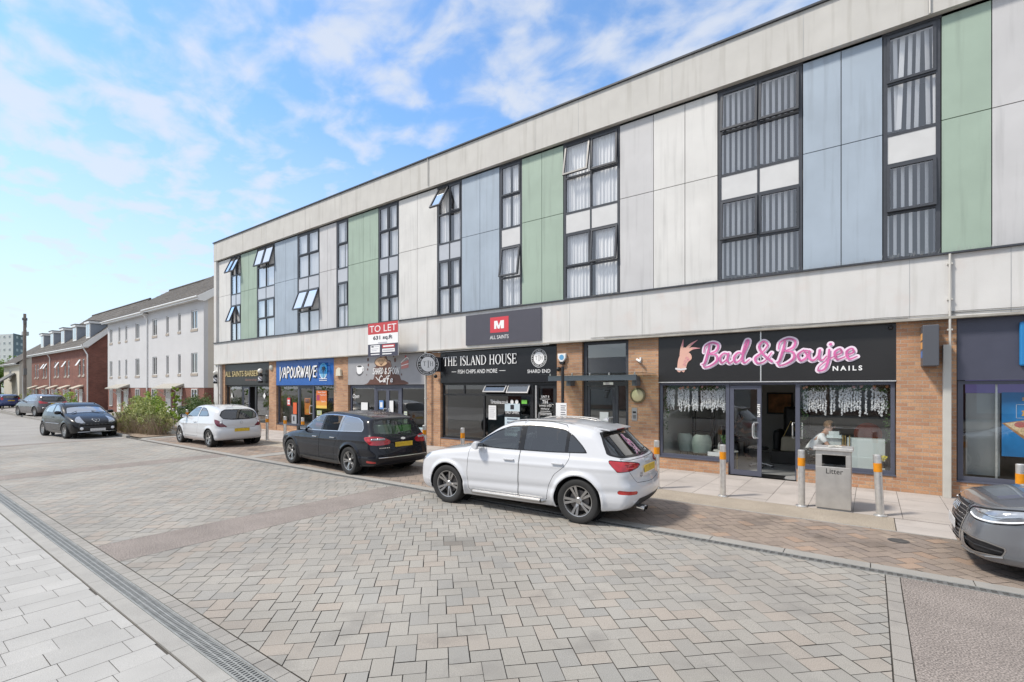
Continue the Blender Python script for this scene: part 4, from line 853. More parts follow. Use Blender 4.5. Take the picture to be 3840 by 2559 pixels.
t = thing('alarm_box', 'plain cream alarm box on the brick pier left of the cafe', 'alarm box', (-18.55, 12.6, 2.8)); g = MB(); g.prism([(-18.68, 2.62), (-18.32, 2.62), (-18.36, 2.90), (-18.50, 2.98), (-18.64, 2.90)], 'y', 12.50, 12.6); part('case', g, flat('cream case', (.68, .64, .52), .5), t, bevel=.012)
g = MB(); X = Plane(-24.25, 3.12, 12.56); g.lathe([(0, -.08), (.12, -.07), (.15, -.03), (.15, 0)], 24, axis='y', c=(-24.25, 12.6, 3.12)); single('alarm_box', g, flat('grey dish', (.5, .48, .42), .5), 'round grey alarm disc on the brick pier left of the blue fascia', 'alarm box', loc=(-24.25, 12.6, 3.12), smooth=True)
g = MB(); g.tube((-5.08, 12.60, 2.87), (-4.93, 12.47, 2.80), .03, n=10); g.box(-4.99, -4.95, 12.56, 12.60, 2.84, 2.92); single('security_camera', g, WHITE, 'small white bullet camera high on the brick pier above the round lamp', 'security camera', loc=(-5.0, 12.6, 2.85))
g = MB(); g.sphere((-7.49, 12.52, 2.66), .07, 14); g.tube((-7.49, 12.52, 2.66), (-7.49, 12.6, 2.68), .05); single('security_camera', g, BLACK, 'black ball camera on the brick pier under the pentagon alarm box', 'security camera', loc=(-7.49, 12.6, 2.66), smooth=True)
g = MB(); g.sphere((.33, 12.56, 3.33), .045, 12); single('security_camera', g, BLACK, 'tiny dark dome at the top right corner of the pink lettered fascia', 'security camera', loc=(.33, 12.6, 3.33), smooth=True)
# downpipes
def pipe(x, r, z0, z1, label, M, y=12.44, box=False, g_='downpipes on the long block'):
    t = thing('downpipe', label, 'downpipe', (x, 12.5, 0), group=g_); g = MB()
    g.tube((x, y, z0), (x, y, z1), r, n=12); part('pipe', g, M, t, smooth=True, auto=40)
    for z in (z0+.3, (z0+z1)/2, z1-.2): g = MB(); g.box(x-r-.02, x+r+.02, y-.01, y+.06, z, z+.03); part('clip', g, M, t)
    if box: g = MB(); g.box(x-.10, x+.02, 12.42, 12.60, 0.0, 2.93); part('boxing', g, mat('cream boxing', (.50, .49, .45), .5, var=.05, streak=.2), t, bevel=.006)
PIPE = mat('cream pipe', (.56, .54, .50), .45, var=.05)
pipe(1.22, .02, 2.9, 4.66, 'thin cream pipe over a tall boxed casing on the brick pier at the right', PIPE, box=True)
pipe(-13.02, .042, 0, 3.42, 'cream downpipe beside the round hanging sign', PIPE, y=12.42); pipe(-29.78, .036, 0, 3.42, 'cream downpipe at the left corner beside the barber shop', PIPE, y=12.42)
g = MB(); g.tube((-12.95, 12.45, 9.45), (-12.95, 12.45, 10.5), .014, n=8); g.tube((.93, 12.45, 9.38), (.93, 12.45, 10.5), .016, n=8); part('lightning_rod', g, PIPE, bld); g = MB(); g.tube((-13.02, 12.47, 3.43), (-13.02, 12.47, 4.7), .012, n=8); part('conduit', g, PIPE, bld)
# entrance canopy
t = thing('entrance_canopy', 'flat glass and grey steel canopy over the flats entrance', 'canopy', (-6.05, 12.6, 2.4)); g = MB(); M_ = mat('canopy steel', (.13, .15, .175), .4)
g.box(-7.35, -4.75, 11.72, 11.80, 2.30, 2.44); g.box(-7.1, -7.0, 11.80, 12.6, 2.30, 2.42); g.box(-5.1, -5.0, 11.80, 12.6, 2.30, 2.42); g.box(-6.1, -6.02, 11.80, 12.6, 2.34, 2.42); g.box(-7.12, -6.98, 12.35, 12.6, 2.16, 2.30); g.box(-5.12, -4.98, 12.35, 12.6, 2.16, 2.30); part('beam', g, M_, t)
g = MB(); g.box(-7.55, -4.55, 11.60, 12.58, 2.475, 2.487); part('glass_sheet', g, glass_mat('canopy glass', (.62, .68, .64), 1.4, .06), t)
g = MB()
for x in (-7.3, -6.6, -6.06, -5.5, -4.8): g.tube((x, 11.76, 2.44), (x, 11.76, 2.50), .022, n=10)
part('fixing', g, STEEL, t)
# TO LET board
t = thing('to_let_board', 'red, white and navy TO LET board, 631 sq.ft, fixed above the cafe fascia', 'sign board', (-14.8, 12.5, 3.3))
g = MB(); yb = 12.0; x0, x1, z0, z1 = -15.83, -13.93, 3.30, 4.64
yb = 11.95; x0, x1, z0, z1 = -15.72, -13.98, 3.30, 4.58
NAVY = flat('board navy', (.055, .055, .085), .5); RB = flat('board red', (.52, .06, .065), .5); g.box(x0, x1, yb, yb+.03, z0, z1, 0)
W_ = x1-x0; H_ = z1-z0
g.box(x0, x1, yb-.002, yb, z1-.33*H_, z1, 1); g.box(x0, x1, yb-.002, yb, z0, z0+.37*H_, 2); g.box(x0+.09*W_, x0+.41*W_, yb-.004, yb-.002, z0+.12*H_, z0+.34*H_, 0); g.box(x0+.49*W_, x0+.90*W_, yb-.004, yb-.002, z0+.24*H_, z0+.34*H_, 1); g.box(x0+.49*W_, x0+.90*W_, yb-.004, yb-.002, z0+.12*H_, z0+.22*H_, 0)
part('board', g, [PRINT_W, RB, NAVY], t)
g = MB(); fit_text(g, 'TO LET', x0+.06*W_, x0+.95*W_, z1-.27*H_, z1-.07*H_, yb-.004, 0); fit_text(g, '631 sq.ft', x0+.18*W_, x0+.82*W_, z1-.53*H_, z1-.38*H_, yb-.004, 1, offset=.03)
for (a, b, c, d, m_) in ((.35, .65, .39, .42, 2), (.12, .20, .28, .32, 1), (.22, .38, .29, .31, 2), (.12, .36, .22, .24, 2), (.12, .30, .17, .19, 2), (.52, .87, .27, .31, 0), (.52, .87, .15, .19, 2), (.10, .40, .05, .08, 0), (.49, .80, .05, .08, 0)): g.box(x0+a*W_, x0+b*W_, yb-.006, yb-.004, z0+c*H_, z0+d*H_, m_)
part('lettering', g, [PRINT_W, flat('print dark', (.03, .03, .05)), flat('print grey', (.5, .5, .55))], t)
g = MB(); g.box(-14.88, -14.82, yb+.03, 12.5, 3.6, 3.66); g.box(-14.88, -14.82, yb+.03, 12.5, 4.2, 4.26); g.box(-14.9, -14.8, yb+.03, yb+.08, 3.25, 4.5); part('bracket', g, flat('timber', (.3, .2, .12)), t)
# notices and stickers inside / on the glass
def notice(label, x0, x1, z0, z1, col, y=12.69, lines=(), name='poster', tilt=0, frame=None):
    t = thing(name, label, 'poster', ((x0+x1)/2, y, z0)); g = MB(); g.box(x0, x1, y, y+.003, z0, z1); part('sheet', g, flat('sheet', col, .6), t)
    if lines:
        g = MB(); mats = []
        for (a, b, c, d, cc) in lines:
            if isinstance(cc, str): pass
            mats.append(flat('ink', cc, .6)); g.box(x0+a*(x1-x0), x0+b*(x1-x0), y-.003, y, z0+c*(z1-z0), z0+d*(z1-z0), len(mats)-1)
        part('print', g, mats, t)
    return t
Wt = (.75, .76, .76); Tx = (.35, .36, .40)
rows = lambda n, a=.12, b=.88, lo=.1, hi=.9, c=Tx: [(a, b-(i % 3)*.09, hi-(hi-lo)*(i+.6)/n, hi-(hi-lo)*i/n, c) for i in range(n)]
notice('white sheet taped in the left cafe window', -17.15, -16.72, 1.0, 1.5, Wt, lines=[])
notice('blue and white notice on the left cafe door', -15.98, -15.72, 1.25, 1.60, (.12, .28, .62), lines=[(.2, .8, .2, .8, Wt)])
notice('white notice under the blue one on the cafe door', -15.98, -15.75, .95, 1.15, Wt)
notice('tall white notice on the right cafe door', -15.35, -15.12, 1.1, 1.6, Wt)
notice('pale green strip notice in the right cafe window', -14.5, -14.32, .75, 1.2, (.55, .62, .48), lines=rows(4))
notice('pale sign with FAN lettering low in the right cafe window', -13.95, -13.35, .15, .62, (.45, .58, .62), lines=rows(3))
g = MB(); fit_text(g, 'Open', -17.72, -17.28, 1.62, 1.85, 12.69, shear=.3); single('window_sticker', g, PRINT_W, 'white handwriting sticker in the left cafe window', 'sticker', loc=(-17.5, 12.69, 1.62))
t = notice('orange and yellow shop poster in the right hand vape window', -20.45, -19.62, 1.18, 1.98, (.62, .16, .04), lines=[(.0, 1, 0, .16, (.75, .50, .10)), (.0, 1, .16, .40, (.68, .30, .06)), (.06, .32, .45, .75, (.35, .05, .12))]); g = MB(); fit_text(g, 'Now Open', -20.30, -19.72, 1.86, 1.94, 12.685); fit_text(g, 'Vape Store', -20.15, -19.66, 1.74, 1.82, 12.685); fit_text(g, 'New In', -20.05, -19.72, 1.46, 1.54, 12.685); part('lettering', g, PRINT_W, t)
notice('yellow green notice below the orange vape poster', -20.40, -20.02, .86, 1.08, (.45, .50, .22), lines=rows(3)); notice('white notice low in the right vape window', -20.42, -20.14, .60, .82, Wt)
notice('orange poster hanging inside the vape shop doorway', -21.60, -21.12, .85, 1.62, (.68, .19, .03), y=12.80, lines=[(.1, .9, .7, .95, (.15, .02, .02)), (.2, .8, .1, .35, (.75, .35, .06))])
notice('small red and white label in the left vape window', -22.95, -22.68, 1.25, 1.62, (.62, .05, .05), lines=[(.15, .85, .15, .4, Wt), (.15, .85, .5, .75, Wt)])
notice('red poster standing in the left vape window', -22.42, -22.10, .85, 1.40, (.66, .12, .04)); notice('grey poster low in the left vape window', -22.55, -22.12, .38, .82, (.35, .37, .40), lines=[(.3, .6, .3, .8, (.05, .05, .06))])
notice('red panel low in the right vape window', -20.5, -19.9, .14, .52, (.66, .10, .04))
notice('white sheet in the centre of the fish shop window', -10.30, -9.98, 1.05, 1.52, Wt, lines=rows(6, c=(.6, .6, .62)))
t = notice('pale blue DAILY OFFERS poster in the fish shop window', -9.62, -9.02, .55, 1.60, (.52, .62, .68), lines=[(0, 1, .58, .76, (.012, .012, .014)), (.38, .62, .82, .96, (.02, .02, .03))]+[(.15, .85, .50-i*.1, .54-i*.1, (.12, .15, .2)) for i in range(5)]); g = MB(); fit_text(g, 'DAILY OFFERS', -9.58, -9.06, 1.27, 1.36, 12.684); part('lettering', g, PRINT_W, t)
g = MB(); fit_text(g, 'TIHonline.co.uk', -10.22, -9.48, 1.58, 1.71, 12.69, offset=.01); X = Plane(-9.33, 1.655, 12.69); disc(g, X, (0, 0), .065, 0, 20); disc(g, X, (.19, 0), .065, 0, 20); single('window_sticker', g, PRINT_W, 'white web address sticker TIHonline.co.uk on the fish shop glass', 'sticker', loc=(-9.9, 12.69, 1.58))
g = MB(); fit_text(g, 'UNIT 8', -8.20, -7.92, 1.80, 1.87, 12.69); g.box(-8.25, -7.88, 12.688, 12.69, 1.755, 1.765); fit_text(g, 'TIH', -8.17, -7.97, 1.62, 1.72, 12.69, offset=.01); fit_text(g, 'SHARD END', -8.28, -7.84, 1.53, 1.58, 12.69); fit_text(g, 'fishery', -8.22, -7.90, 1.42, 1.49, 12.69, shear=.3); g.box(-8.25, -7.88, 12.688, 12.69, 1.38, 1.39)
for q in ((-8.30, -8.28, .95, 1.32), (-7.86, -7.84, .95, 1.32), (-8.30, -7.84, 1.32, 1.335)): g.box(q[0], q[1], 12.688, 12.69, q[2], q[3])
fit_text(g, 'OPENING TIMES', -8.25, -7.89, 1.26, 1.30, 12.69); fit_text(g, 'MON - SAT', -8.2, -7.95, 1.14, 1.19, 12.69); fit_text(g, '11:30 - 9PM', -8.22, -7.92, 1.05, 1.10, 12.69); single('window_sticker', g, PRINT_W, 'white unit number and opening hours lettering on the fish shop door', 'sticker', loc=(-8.06, 12.69, .95))
g = MB(); g.box(-8.95, -8.74, 12.69, 12.693, 1.60, 1.72); single('window_sticker', g, flat('sticker green', (.18, .55, .08)), 'small green sticker at the top right of the fish shop window', 'sticker', loc=(-8.85, 12.69, 1.6))
g = MB(); g.prism([(-9.6, -9.6)]*0+[(-25.30, 1.70), (-25.16, 1.86), (-25.02, 1.70), (-25.16, 1.54)], 'y', 12.69, 12.693); single('window_sticker', g, PRINT_W, 'white diamond sticker on the right barber window', 'sticker', loc=(-25.16, 12.69, 1.6))
g = MB(); g.prism([(-28.9, 1.5), (-28.75, 1.85), (-28.6, 1.5), (-28.75, 1.62)], 'y', 12.69, 12.693); single('window_sticker', g, PRINT_W, 'white crest sticker on the left barber window', 'sticker', loc=(-28.75, 12.69, 1.5))
notice('white notice taped to the flats entrance door', -6.22, -5.95, .98, 1.42, Wt, y=12.68)
g = MB(); fit_text(g, 'PUSH', -.13, .13, -.025, .045, 0)
g2 = MB(); g2.box(-2.145, -2.085, 12.655, 12.66, 1.42, 1.72); t = thing('push_label', 'narrow white vertical PUSH label on the nail salon door', 'label', (-2.11, 12.66, 1.42)); part('sheet', g2, PRINT_W, t); g.v = [(-2.11-z+.01, 12.652, 1.57+x) for x, y, z in g.v]; part('lettering', g, BLACK, t)
# bakery poster
t = thing('poster', 'big blue pizza poster with orange price in the right hand window', 'poster', (2.6, 12.85, .6)); g = MB(); g.box(1.99, 3.01, 12.86, 12.88, .82, 2.02, 0); X = Plane(1.99, .82, 12.858, 1.0)
BL2 = flat('poster blue', (.02, .22, .52), .4); part('sheet', g, mat('poster blue', (.02, .20, .50), .4, var=.3, vscale=2), t)
g = MB(); shape(g, X, [(0, .62), (.55, .74), (1.0, .60), (1.0, .40), (.45, .18)], 0); shape(g, X, [(.04, .62), (.55, .71), (.96, .59), (.96, .44), (.46, .24)], 1)
for c in ((.25, .60), (.50, .62), (.42, .47), (.70, .60), (.64, .45), (.88, .55), (.52, .33), (.80, .42)): disc(g, X, c, .085, 2, 20, .055)
part('pizza', g, [flat('crust', (.42, .20, .07)), mat('cheese', (.70, .50, .28), .6, var=.35, vscale=40), mat('pepperoni', (.45, .06, .03), .5, var=.3, vscale=30)], t)
g = MB(); fit_text(g, 'GREGGS', 2.37, 2.84, 1.86, 1.93, 12.857, 0, offset=.01); X = Plane(2.34, 1.86, 12.857)
for a in (0, 1):
    for b in (0, 1): g.box(2.26+a*.04, 2.29+a*.04, 12.855, 12.857, 1.865+b*.035, 1.89+b*.035, 1)
fit_text(g, '£3.70', 2.25, 2.84, 1.58, 1.76, 12.857, 1, offset=.02)
for q in ((2.18, 2.9, 1.79, 1.795), (2.18, 2.9, 1.54, 1.545), (2.18, 2.185, 1.54, 1.795)): g.box(q[0], q[1], 12.855, 12.857, q[2], q[3], 0)
part('lettering', g, [PRINT_W, flat('price orange', (.75, .40, .10))], t)
g = MB(); g.box(1.5, 1.98, 12.95, 12.97, .42, 2.0); single('frosted_screen', g, glass_mat('frost', (.35, .42, .42), .8, .3, rough=.5), 'grey frosted glass screen inside the right hand shop', 'screen', loc=(1.7, 12.95, .42))
g = MB(); g.box(1.55, 2.8, 13.4, 13.45, 2.0, 2.35); single('menu_screen', g, flat('menu violet', (.16, .14, .35), .3, emit=.25), 'dim violet menu screen high inside the right hand shop', 'menu screen', loc=(2.2, 13.4, 2.0))
# ================================================================ street furniture
ORANGE = mat('orange reflective band', (0.72, 0.27, 0.01), .35, var=.08, vscale=20)
def bollard_proto(label):
    t = thing('bollard', label, 'bollard', (0, 0, 0), group='steel bollards along the parking bays')
    g = MB(); g.lathe([(0, 1.0), (.050, 1.0), (.057, .993), (.057, .86)], 24); g.lathe([(.057, .72), (.057, .012)], 24); part('post', g, STEEL, t, world=False, smooth=True, auto=35)
    g = MB(); g.lathe([(.056, .862), (.0595, .862), (.0595, .718), (.056, .718)], 24); part('reflective_band', g, ORANGE, t, world=False, smooth=True, auto=35)
    g = MB(); g.lathe([(.057, .022), (.092, .018), (.095, .012), (.095, 0)], 24); part('base_plate', g, STEEL, t, world=False, smooth=True, auto=35)
    g = MB(); g.sphere((.03, -.05, .65), .006, 6); part('bolt_hole', g, BLACK, t, world=False)
    return t
BL = [(0.13, 10.04, 'leaning steel bollard with orange band just right of the litter bin', (.045, .02)), (-0.99, 10.03, 'steel bollard with orange band just left of the litter bin', (0, 0)), (-2.31, 10.05, 'steel bollard standing in front of the glazed nail salon door', (0, 0)),
      (-3.61, 10.03, 'steel bollard at the tail of the white SUV by the salon window', (0, 0)), (1.75, 10.03, 'steel bollard showing above the bonnet of the grey saloon', (0, 0)), (-9.06, 10.03, 'steel bollard top showing over the bonnet of the white SUV', (0, 0)),
      (-10.63, 10.09, 'steel bollard beside the tail lamp of the dark estate car', (0, 0)), (-17.0, 10.0, 'steel bollard behind the open front window of the dark estate', (0, 0)), (-18.2, 9.98, 'steel bollard in front of the blue vape shop window', (0, 0)),
      (-19.6, 10.0, 'steel bollard right of the white hatchback near the brick pier', (0, 0)), (-29.05, 9.95, 'steel bollard in front of the clipped hedge, nearer the shrub bed', (0, 0)), (-27.3, 9.95, 'steel bollard in front of the clipped hedge, nearer the white hatchback', (0, 0))]
b0 = bollard_proto(BL[0][2])
for i, (x, y, lab, tl) in enumerate(BL):
    o = b0 if i == 0 else copy_tree(b0); o.location = (x, y, 0.002 if x > -25 else .035); o.rotation_euler = (-tl[1], -tl[0], i*.7 if not any(tl) else 0); o['label'] = lab
# litter bin
t = thing('litter_bin', 'square brushed steel litter bin marked Litter between two bollards', 'litter bin', (-.51, 10.2, 0))
x0, x1, y0, y1, zt = -.775, -.265, 10.0, 10.40, 1.02
g = MB(); g.box(x0, x1, y0+.002, y1, .03, .745); g.box(x0, x1, y0+.002, y1, .945, zt)
for (a, b) in ((x0, x0+.095), (x1-.075, x1)): g.box(a, b, y0+.002, y0+.03, .745, .945); g.box(a, b, y1-.03, y1, .745, .945)
part('body', g, mat('bin steel', (.60, .59, .57), .38, metal=.75, var=.10, vscale=5, streak=.4, streak_col=(.42, .41, .39)), t, bevel=.006)
g = MB(); g.box(x0-.03, x1+.03, y0-.035, y1+.03, zt+.001, zt+.055); part('lid', g, mat('lid steel', (.62, .61, .59), .4, metal=.6, var=.2, vscale=12, stain=.5, stain_scale=6, stain_col=(.22, .21, .2)), t, bevel=.008)
g = MB(); g.box(x0+.02, x1-.02, y0+.03, y0+.04, .70, .755); part('inner_liner', g, VOID, t); g = MB(); g.box(x0+.02, x1-.02, y1-.04, y1-.03, .70, .95); part('inner_liner', g, VOID, t)
g = MB(); g.box(x0+.02, x1-.02, y0+.03, y1-.03, 0, .03); part('plinth', g, GREYM, t)
g = MB(); fit_text(g, 'Litter', x0+.155, x0+.40, .625, .715, y0+.0005, offset=.006); part('lettering', g, BLACK, t)
g = MB(); rnd = random.Random(2)
for i in range(7): g.tube((x0+.2+rnd.uniform(-.03, .18), y0+.1+rnd.uniform(-.05, .1), zt+.06), (x0+.2+rnd.uniform(-.03, .2), y0+.12+rnd.uniform(-.05, .1), zt+.072), .012, n=6)
single('cigarette_ends', g, flat('ash', (.6, .58, .52)), 'small heap of stubs left on top of the steel litter bin', 'rubbish', loc=(-.5, 10.15, 1.085))
# parking sign on black post
t = thing('parking_sign', 'black post with yellow band and white parking notice by the flats entrance', 'street sign', (-5.9, 10.3, 0)); px = -6.01; py = 10.25
g = MB(); g.tube((px, py, 0), (px, py, 2.62), .038, n=14); part('post', g, BLACK, t, smooth=True, auto=40)
g = MB(); g.lathe([(.045, 1.02), (.045, 1.16)], 14, c=(px, py, 0)); part('yellow_band', g, flat('post yellow', (.75, .42, .02)), t)
g = MB(); g.box(px-.155, px+.14, py-.06, py-.05, 1.16, 1.74); part('plate', g, PRINT_W, t)
g = MB(); X = Plane(px, 1.16, py-.062)
for i, z in enumerate((.50, .45, .40, .34, .29, .24, .05)): g.box(px-.02-.0*i, px+.12-.02*(i % 2), py-.062, py-.06, 1.16+z, 1.16+z+.022, 0)
g.box(px-.02, px+.13, py-.062, py-.06, 1.25, 1.34, 1); part('print', g, [flat('print grey2', (.2, .2, .22)), RED], t)
# A board by the barber
t = thing('pavement_board', 'white framed pavement board with red arrow outside the barber shop', 'sign board', (-24.9, 11.6, 0)); a = R_(50); g = MB()
def rotz(mb, c, ang):
    a = R_(ang); ca, sa = math.cos(a), math.sin(a); mb.v = [(c[0]+x*ca-y*sa, c[1]+x*sa+y*ca, z) for x, y, z in mb.v]; return mb
C_ = (-24.95, 11.45); g.box(-.30, .30, -.02, .02, .12, 1.12); part('frame', rotz(g, C_, 18), WHITE, t, bevel=.01)
g = MB(); g.box(-.25, .25, -.024, -.021, .86, 1.04); part('header_panel', rotz(g, C_, 18), BLACK, t)
g = MB(); fit_text(g, 'BARBER', -.20, .20, .91, .99, -.027); part('lettering', rotz(g, C_, 18), PRINT_W, t)
g = MB(); X = Plane(-.05, .55, -.026); shape(g, X, [(0, .04), (.12, .04), (.10, .14), (.26, 0), (.10, -.12), (.12, -.04), (0, -.04)]); part('arrow', rotz(g, C_, 18), RED, t)
g = MB(); g.box(-.34, .34, -.22, .22, 0.005, .09); part('base', rotz(g, C_, 18), mat('grey base', (.25, .26, .27), .6), t)
# ================================================================ inside the nail salon
LEAF = mat('ivy leaf', (.055, .13, .03), .6, var=.4, vscale=8); BLOS = mat('white blossom', (.88, .87, .89), .7)
def leaf_quads(g, c, r, rnd, n, s, m=0, sc=(1, 1, 1)):
    for i in range(n):
        while True:
            p = Vector((rnd.uniform(-1, 1), rnd.uniform(-1, 1), rnd.uniform(-1, 1)))
            if p.length < 1: break
        p = Vector((p.x*sc[0], p.y*sc[1], p.z*sc[2]))*r+Vector(c)
        u = Vector((rnd.gauss(0, 1), rnd.gauss(0, 1), rnd.gauss(0, 1))).normalized(); v = u.orthogonal().normalized(); q = s*rnd.uniform(.6, 1.3)
        g.poly([p-u*q, p-v*q*.45, p+u*q, p+v*q*.45], m)
def garland(x0, x1, label, side):
    t = thing('flower_garland', label, 'garland', ((x0+x1)/2, 12.85, 2.1), group='flower garlands in the salon windows'); rnd = random.Random(int(x0*10)); g = MB(); lf = MB(); fl = MB()
    x = x0+.04
    while x < x1-.03:
        L_ = rnd.uniform(.42, .62); n = int(L_/.012)
        if rnd.random() < .12: x += .07; continue
        for i in range(n):
            z = 2.10-L_*i/n; w = .022*(1-.5*i/n); g_ = (x+rnd.gauss(0, w*.6), 12.84+rnd.uniform(-.02, .03), z)
            u = Vector((rnd.gauss(0, 1), rnd.gauss(0, .5), rnd.gauss(0, 1))).normalized(); v = Vector((u.z, 0, -u.x)).normalized() if abs(u.x)+abs(u.z) > .1 else Vector((1, 0, 0)); q = rnd.uniform(.012, .022); p = Vector(g_)
            g.poly([p-u*q, p-v*q, p+u*q, p+v*q])
        x += rnd.uniform(.030, .050)
    part('blossom', g, BLOS, t)
    for i in range(26): leaf_quads(lf, (rnd.uniform(x0, x1), 12.84, 2.12+rnd.uniform(-.05, .03)), .11, rnd, 34, .030, sc=(1, .3, .5))
    for i in range(16):
        for xx in side: leaf_quads(lf, (xx+rnd.uniform(-.05, .05), 12.84, 2.1-i*.075), .07, rnd, 12 if i < 10 else 6, .028, sc=(1, .3, 1))
    part('leaves', lf, LEAF, t)
    for i in range(7): fl.sphere((rnd.uniform(x0, x1), 12.80, 2.12+rnd.uniform(-.03, .03)), .035, 7, m=i % 2)
    part('rosette', fl, [flat('peach flower', (.62, .28, .12)), flat('pink flower', (.6, .35, .35))], t)
garland(-4.38, -2.86, 'hanging white blossom garland with green leaves in the left salon window', [-4.35]); garland(-1.26, .31, 'hanging white blossom garland with green leaves in the right salon window', [-1.24, .28])
SAGE = mat('pale sage chair', (.46, .52, .46), .6)
def tub_chair(x, y, rz, label):
    t = thing('tub_chair', label, 'chair', (x, y, .012), R_(rz), group='pale tub chairs in the salon')
    g = MB(); n = 14; secs = []
    for (z, w, d) in ((.40, .23, .0), (.62, .26, .02), (.80, .22, .05), (.86, .15, .06)):
        r = []
        for i in range(n+1): a = math.pi*i/n; r.append((w*math.cos(a), d+.22*math.sin(a), z))
        for i in range(n, -1, -1): a = math.pi*i/n; r.append(((w-.035)*math.cos(a), d+.185*math.sin(a), z))
        secs.append(r)
    g.rings(secs); part('backrest', g, SAGE, t, world=False, smooth=True, auto=50)
    g = MB(); g.lathe([(0, .46), (.20, .46), (.235, .44), (.235, .38), (.2, .36), (0, .36)], 20, c=(0, -.02, 0)); part('seat', g, SAGE, t, world=False, smooth=True, auto=50)
    for sx in (-1, 1):
        for sy in (-1, 1): g = MB(); g.tube((sx*.12, sy*.12, .37), (sx*.19, sy*.18, 0), .014, .009, 8); part('leg', g, BLACK, t, world=False)
tub_chair(-4.05, 13.65, 150, 'pale sage tub chair furthest left behind the salon window'); tub_chair(-3.62, 13.45, 200, 'pale sage tub chair nearest the salon window')
GOLD = flat('gold metal', (.50, .36, .14), .35, metal=.6)
t = thing('side_table', 'round marble side table on gold legs behind the salon window', 'table', (-3.0, 13.35, .012)); g = MB(); g.lathe([(0, .50), (.29, .50), (.30, .49), (.30, .475), (0, .475)], 28, c=(-3.0, 13.35, 0)); part('table_top', g, flat('marble', (.62, .62, .60), .3), t)
for i in range(3): a = i*2.09; g = MB(); g.path([(-3.0+.27*math.cos(a), 13.35+.27*math.sin(a), .47), (-3.0+.27*math.cos(a), 13.35+.27*math.sin(a), .02)], .009, 8); part('leg', g, GOLD, t)
t = thing('pot_plant', 'small leafy fern in a dark pot on the round marble table', 'plant', (-2.97, 13.30, .50)); g = MB(); g.lathe([(0, .62), (.065, .62), (.05, .505), (0, .505)], 14, c=(-2.97, 13.30, 0)); part('pot', g, BLACK, t); g = MB(); rnd = random.Random(3)
for i in range(16):
    a = rnd.uniform(0, 6.28); e = Vector((math.cos(a)*.17, math.sin(a)*.14, rnd.uniform(.12, .30))); p = Vector((-2.97, 13.30, .62))
    for k in range(9): leaf_quads(g, p+e*(k/8), .03, rnd, 3, .022)
part('leaves', g, mat('fern', (.08, .20, .05), .6, var=.3, vscale=9), t)
t = thing('bottle', 'clear bottle with dark cap on the round marble table', 'bottle', (-3.15, 13.30, .50)); g = MB(); g.lathe([(0, .503), (.03, .503), (.03, .62), (.012, .66), (.012, .69), (0, .69)], 12, c=(-3.15, 13.30, 0)); part('body', g, flat('bottle glass', (.4, .42, .4), .1), t, smooth=True); g = MB(); g.lathe([(.014, .69), (.014, .72), (0, .72)], 10, c=(-3.15, 13.30, 0)); part('cap', g, BLACK, t)
g = MB(); g.box(-3.30, -2.90, 12.80, 12.83, .40, .50); single('price_card', g, PRINT_W, 'white card leaning at the foot of the left salon window', 'card', loc=(-3.1, 12.8, .4))
t = thing('shelf_unit', 'tall black open shelf unit at the back left of the salon', 'shelf', (-4.1, 15.2, .012))
g = MB()
for xx in (-4.3, -3.75):
    for yy in (15.0, 15.3): g.box(xx-.012, xx+.012, yy-.012, yy+.012, .012, 1.85)
part('upright', g, BLACK, t)
for z in (.4, .8, 1.2, 1.6, 1.85): g = MB(); g.box(-4.31, -3.74, 14.99, 15.31, z-.012, z+.012); part('shelf', g, BLACK, t)
t = thing('pedicure_chair', 'large black pedicure armchair seen through the open salon door', 'chair', (-1.75, 16.3, .012)); g = MB(); g.box(-2.10, -1.42, 16.5, 16.78, .45, 1.55); part('backrest', g, BLACK, t, bevel=.09); g = MB(); g.box(-2.1, -1.42, 15.9, 16.5, .35, .62); part('seat', g, BLACK, t, bevel=.07)
for s in (-2.28, -1.42): g = MB(); g.box(s, s+.18, 15.85, 16.65, .2, .88); part('armrest', g, BLACK, t, bevel=.06)
t = thing('handbag', 'cream handbag with chain strap resting before the black armchair', 'bag', (-1.78, 15.5, .012)); g = MB(); g.prism([(-2.02, .35), (-1.53, .35), (-1.56, .72), (-1.62, .76), (-1.95, .76), (-2.0, .72)], 'y', 15.35, 15.5); part('body', g, mat('cream leather', (.52, .46, .34), .5, var=.1), t, bevel=.03); g = MB(); g.path([(-1.96, 15.42, .74), (-1.84, 15.42, 1.02), (-1.77, 15.42, 1.18), (-1.70, 15.42, 1.02), (-1.60, 15.42, .74)], .012, 6); part('strap', g, GOLD, t)
g = MB(); g.box(-2.25, -1.35, 15.2, 15.7, .012, .35); single('footrest', g, mat('footrest', (.06, .055, .05), .5), 'low dark step carrying the cream handbag in the salon', 'step', loc=(-1.8, 15.4, .012), bevel=.02)
t = thing('stool', 'black swivel stool on chrome star base near the salon door', 'stool', (-2.35, 14.3, .012)); g = MB(); g.lathe([(0, .55), (.18, .55), (.2, .52), (.18, .48), (0, .48)], 20, c=(-2.35, 14.3, 0)); part('seat', g, BLACK, t); g = MB(); g.tube((-2.35, 14.3, .1), (-2.35, 14.3, .48), .025)
for i in range(5): a = i*1.257; g.tube((-2.35, 14.3, .12), (-2.35+.28*math.cos(a), 14.3+.28*math.sin(a), .06), .018)
part('base', g, STEEL, t)
for i in range(5): a = i*1.257; g = MB(); g.sphere((-2.35+.28*math.cos(a), 14.3+.28*math.sin(a), .042), .028, 8); part('castor', g, BLACK, t)
t = thing('reception_desk', 'white panelled reception desk with gold trim behind the right salon window', 'desk', (-.3, 13.4, .012)); DW = mat('desk white', (.60, .66, .66), .3)
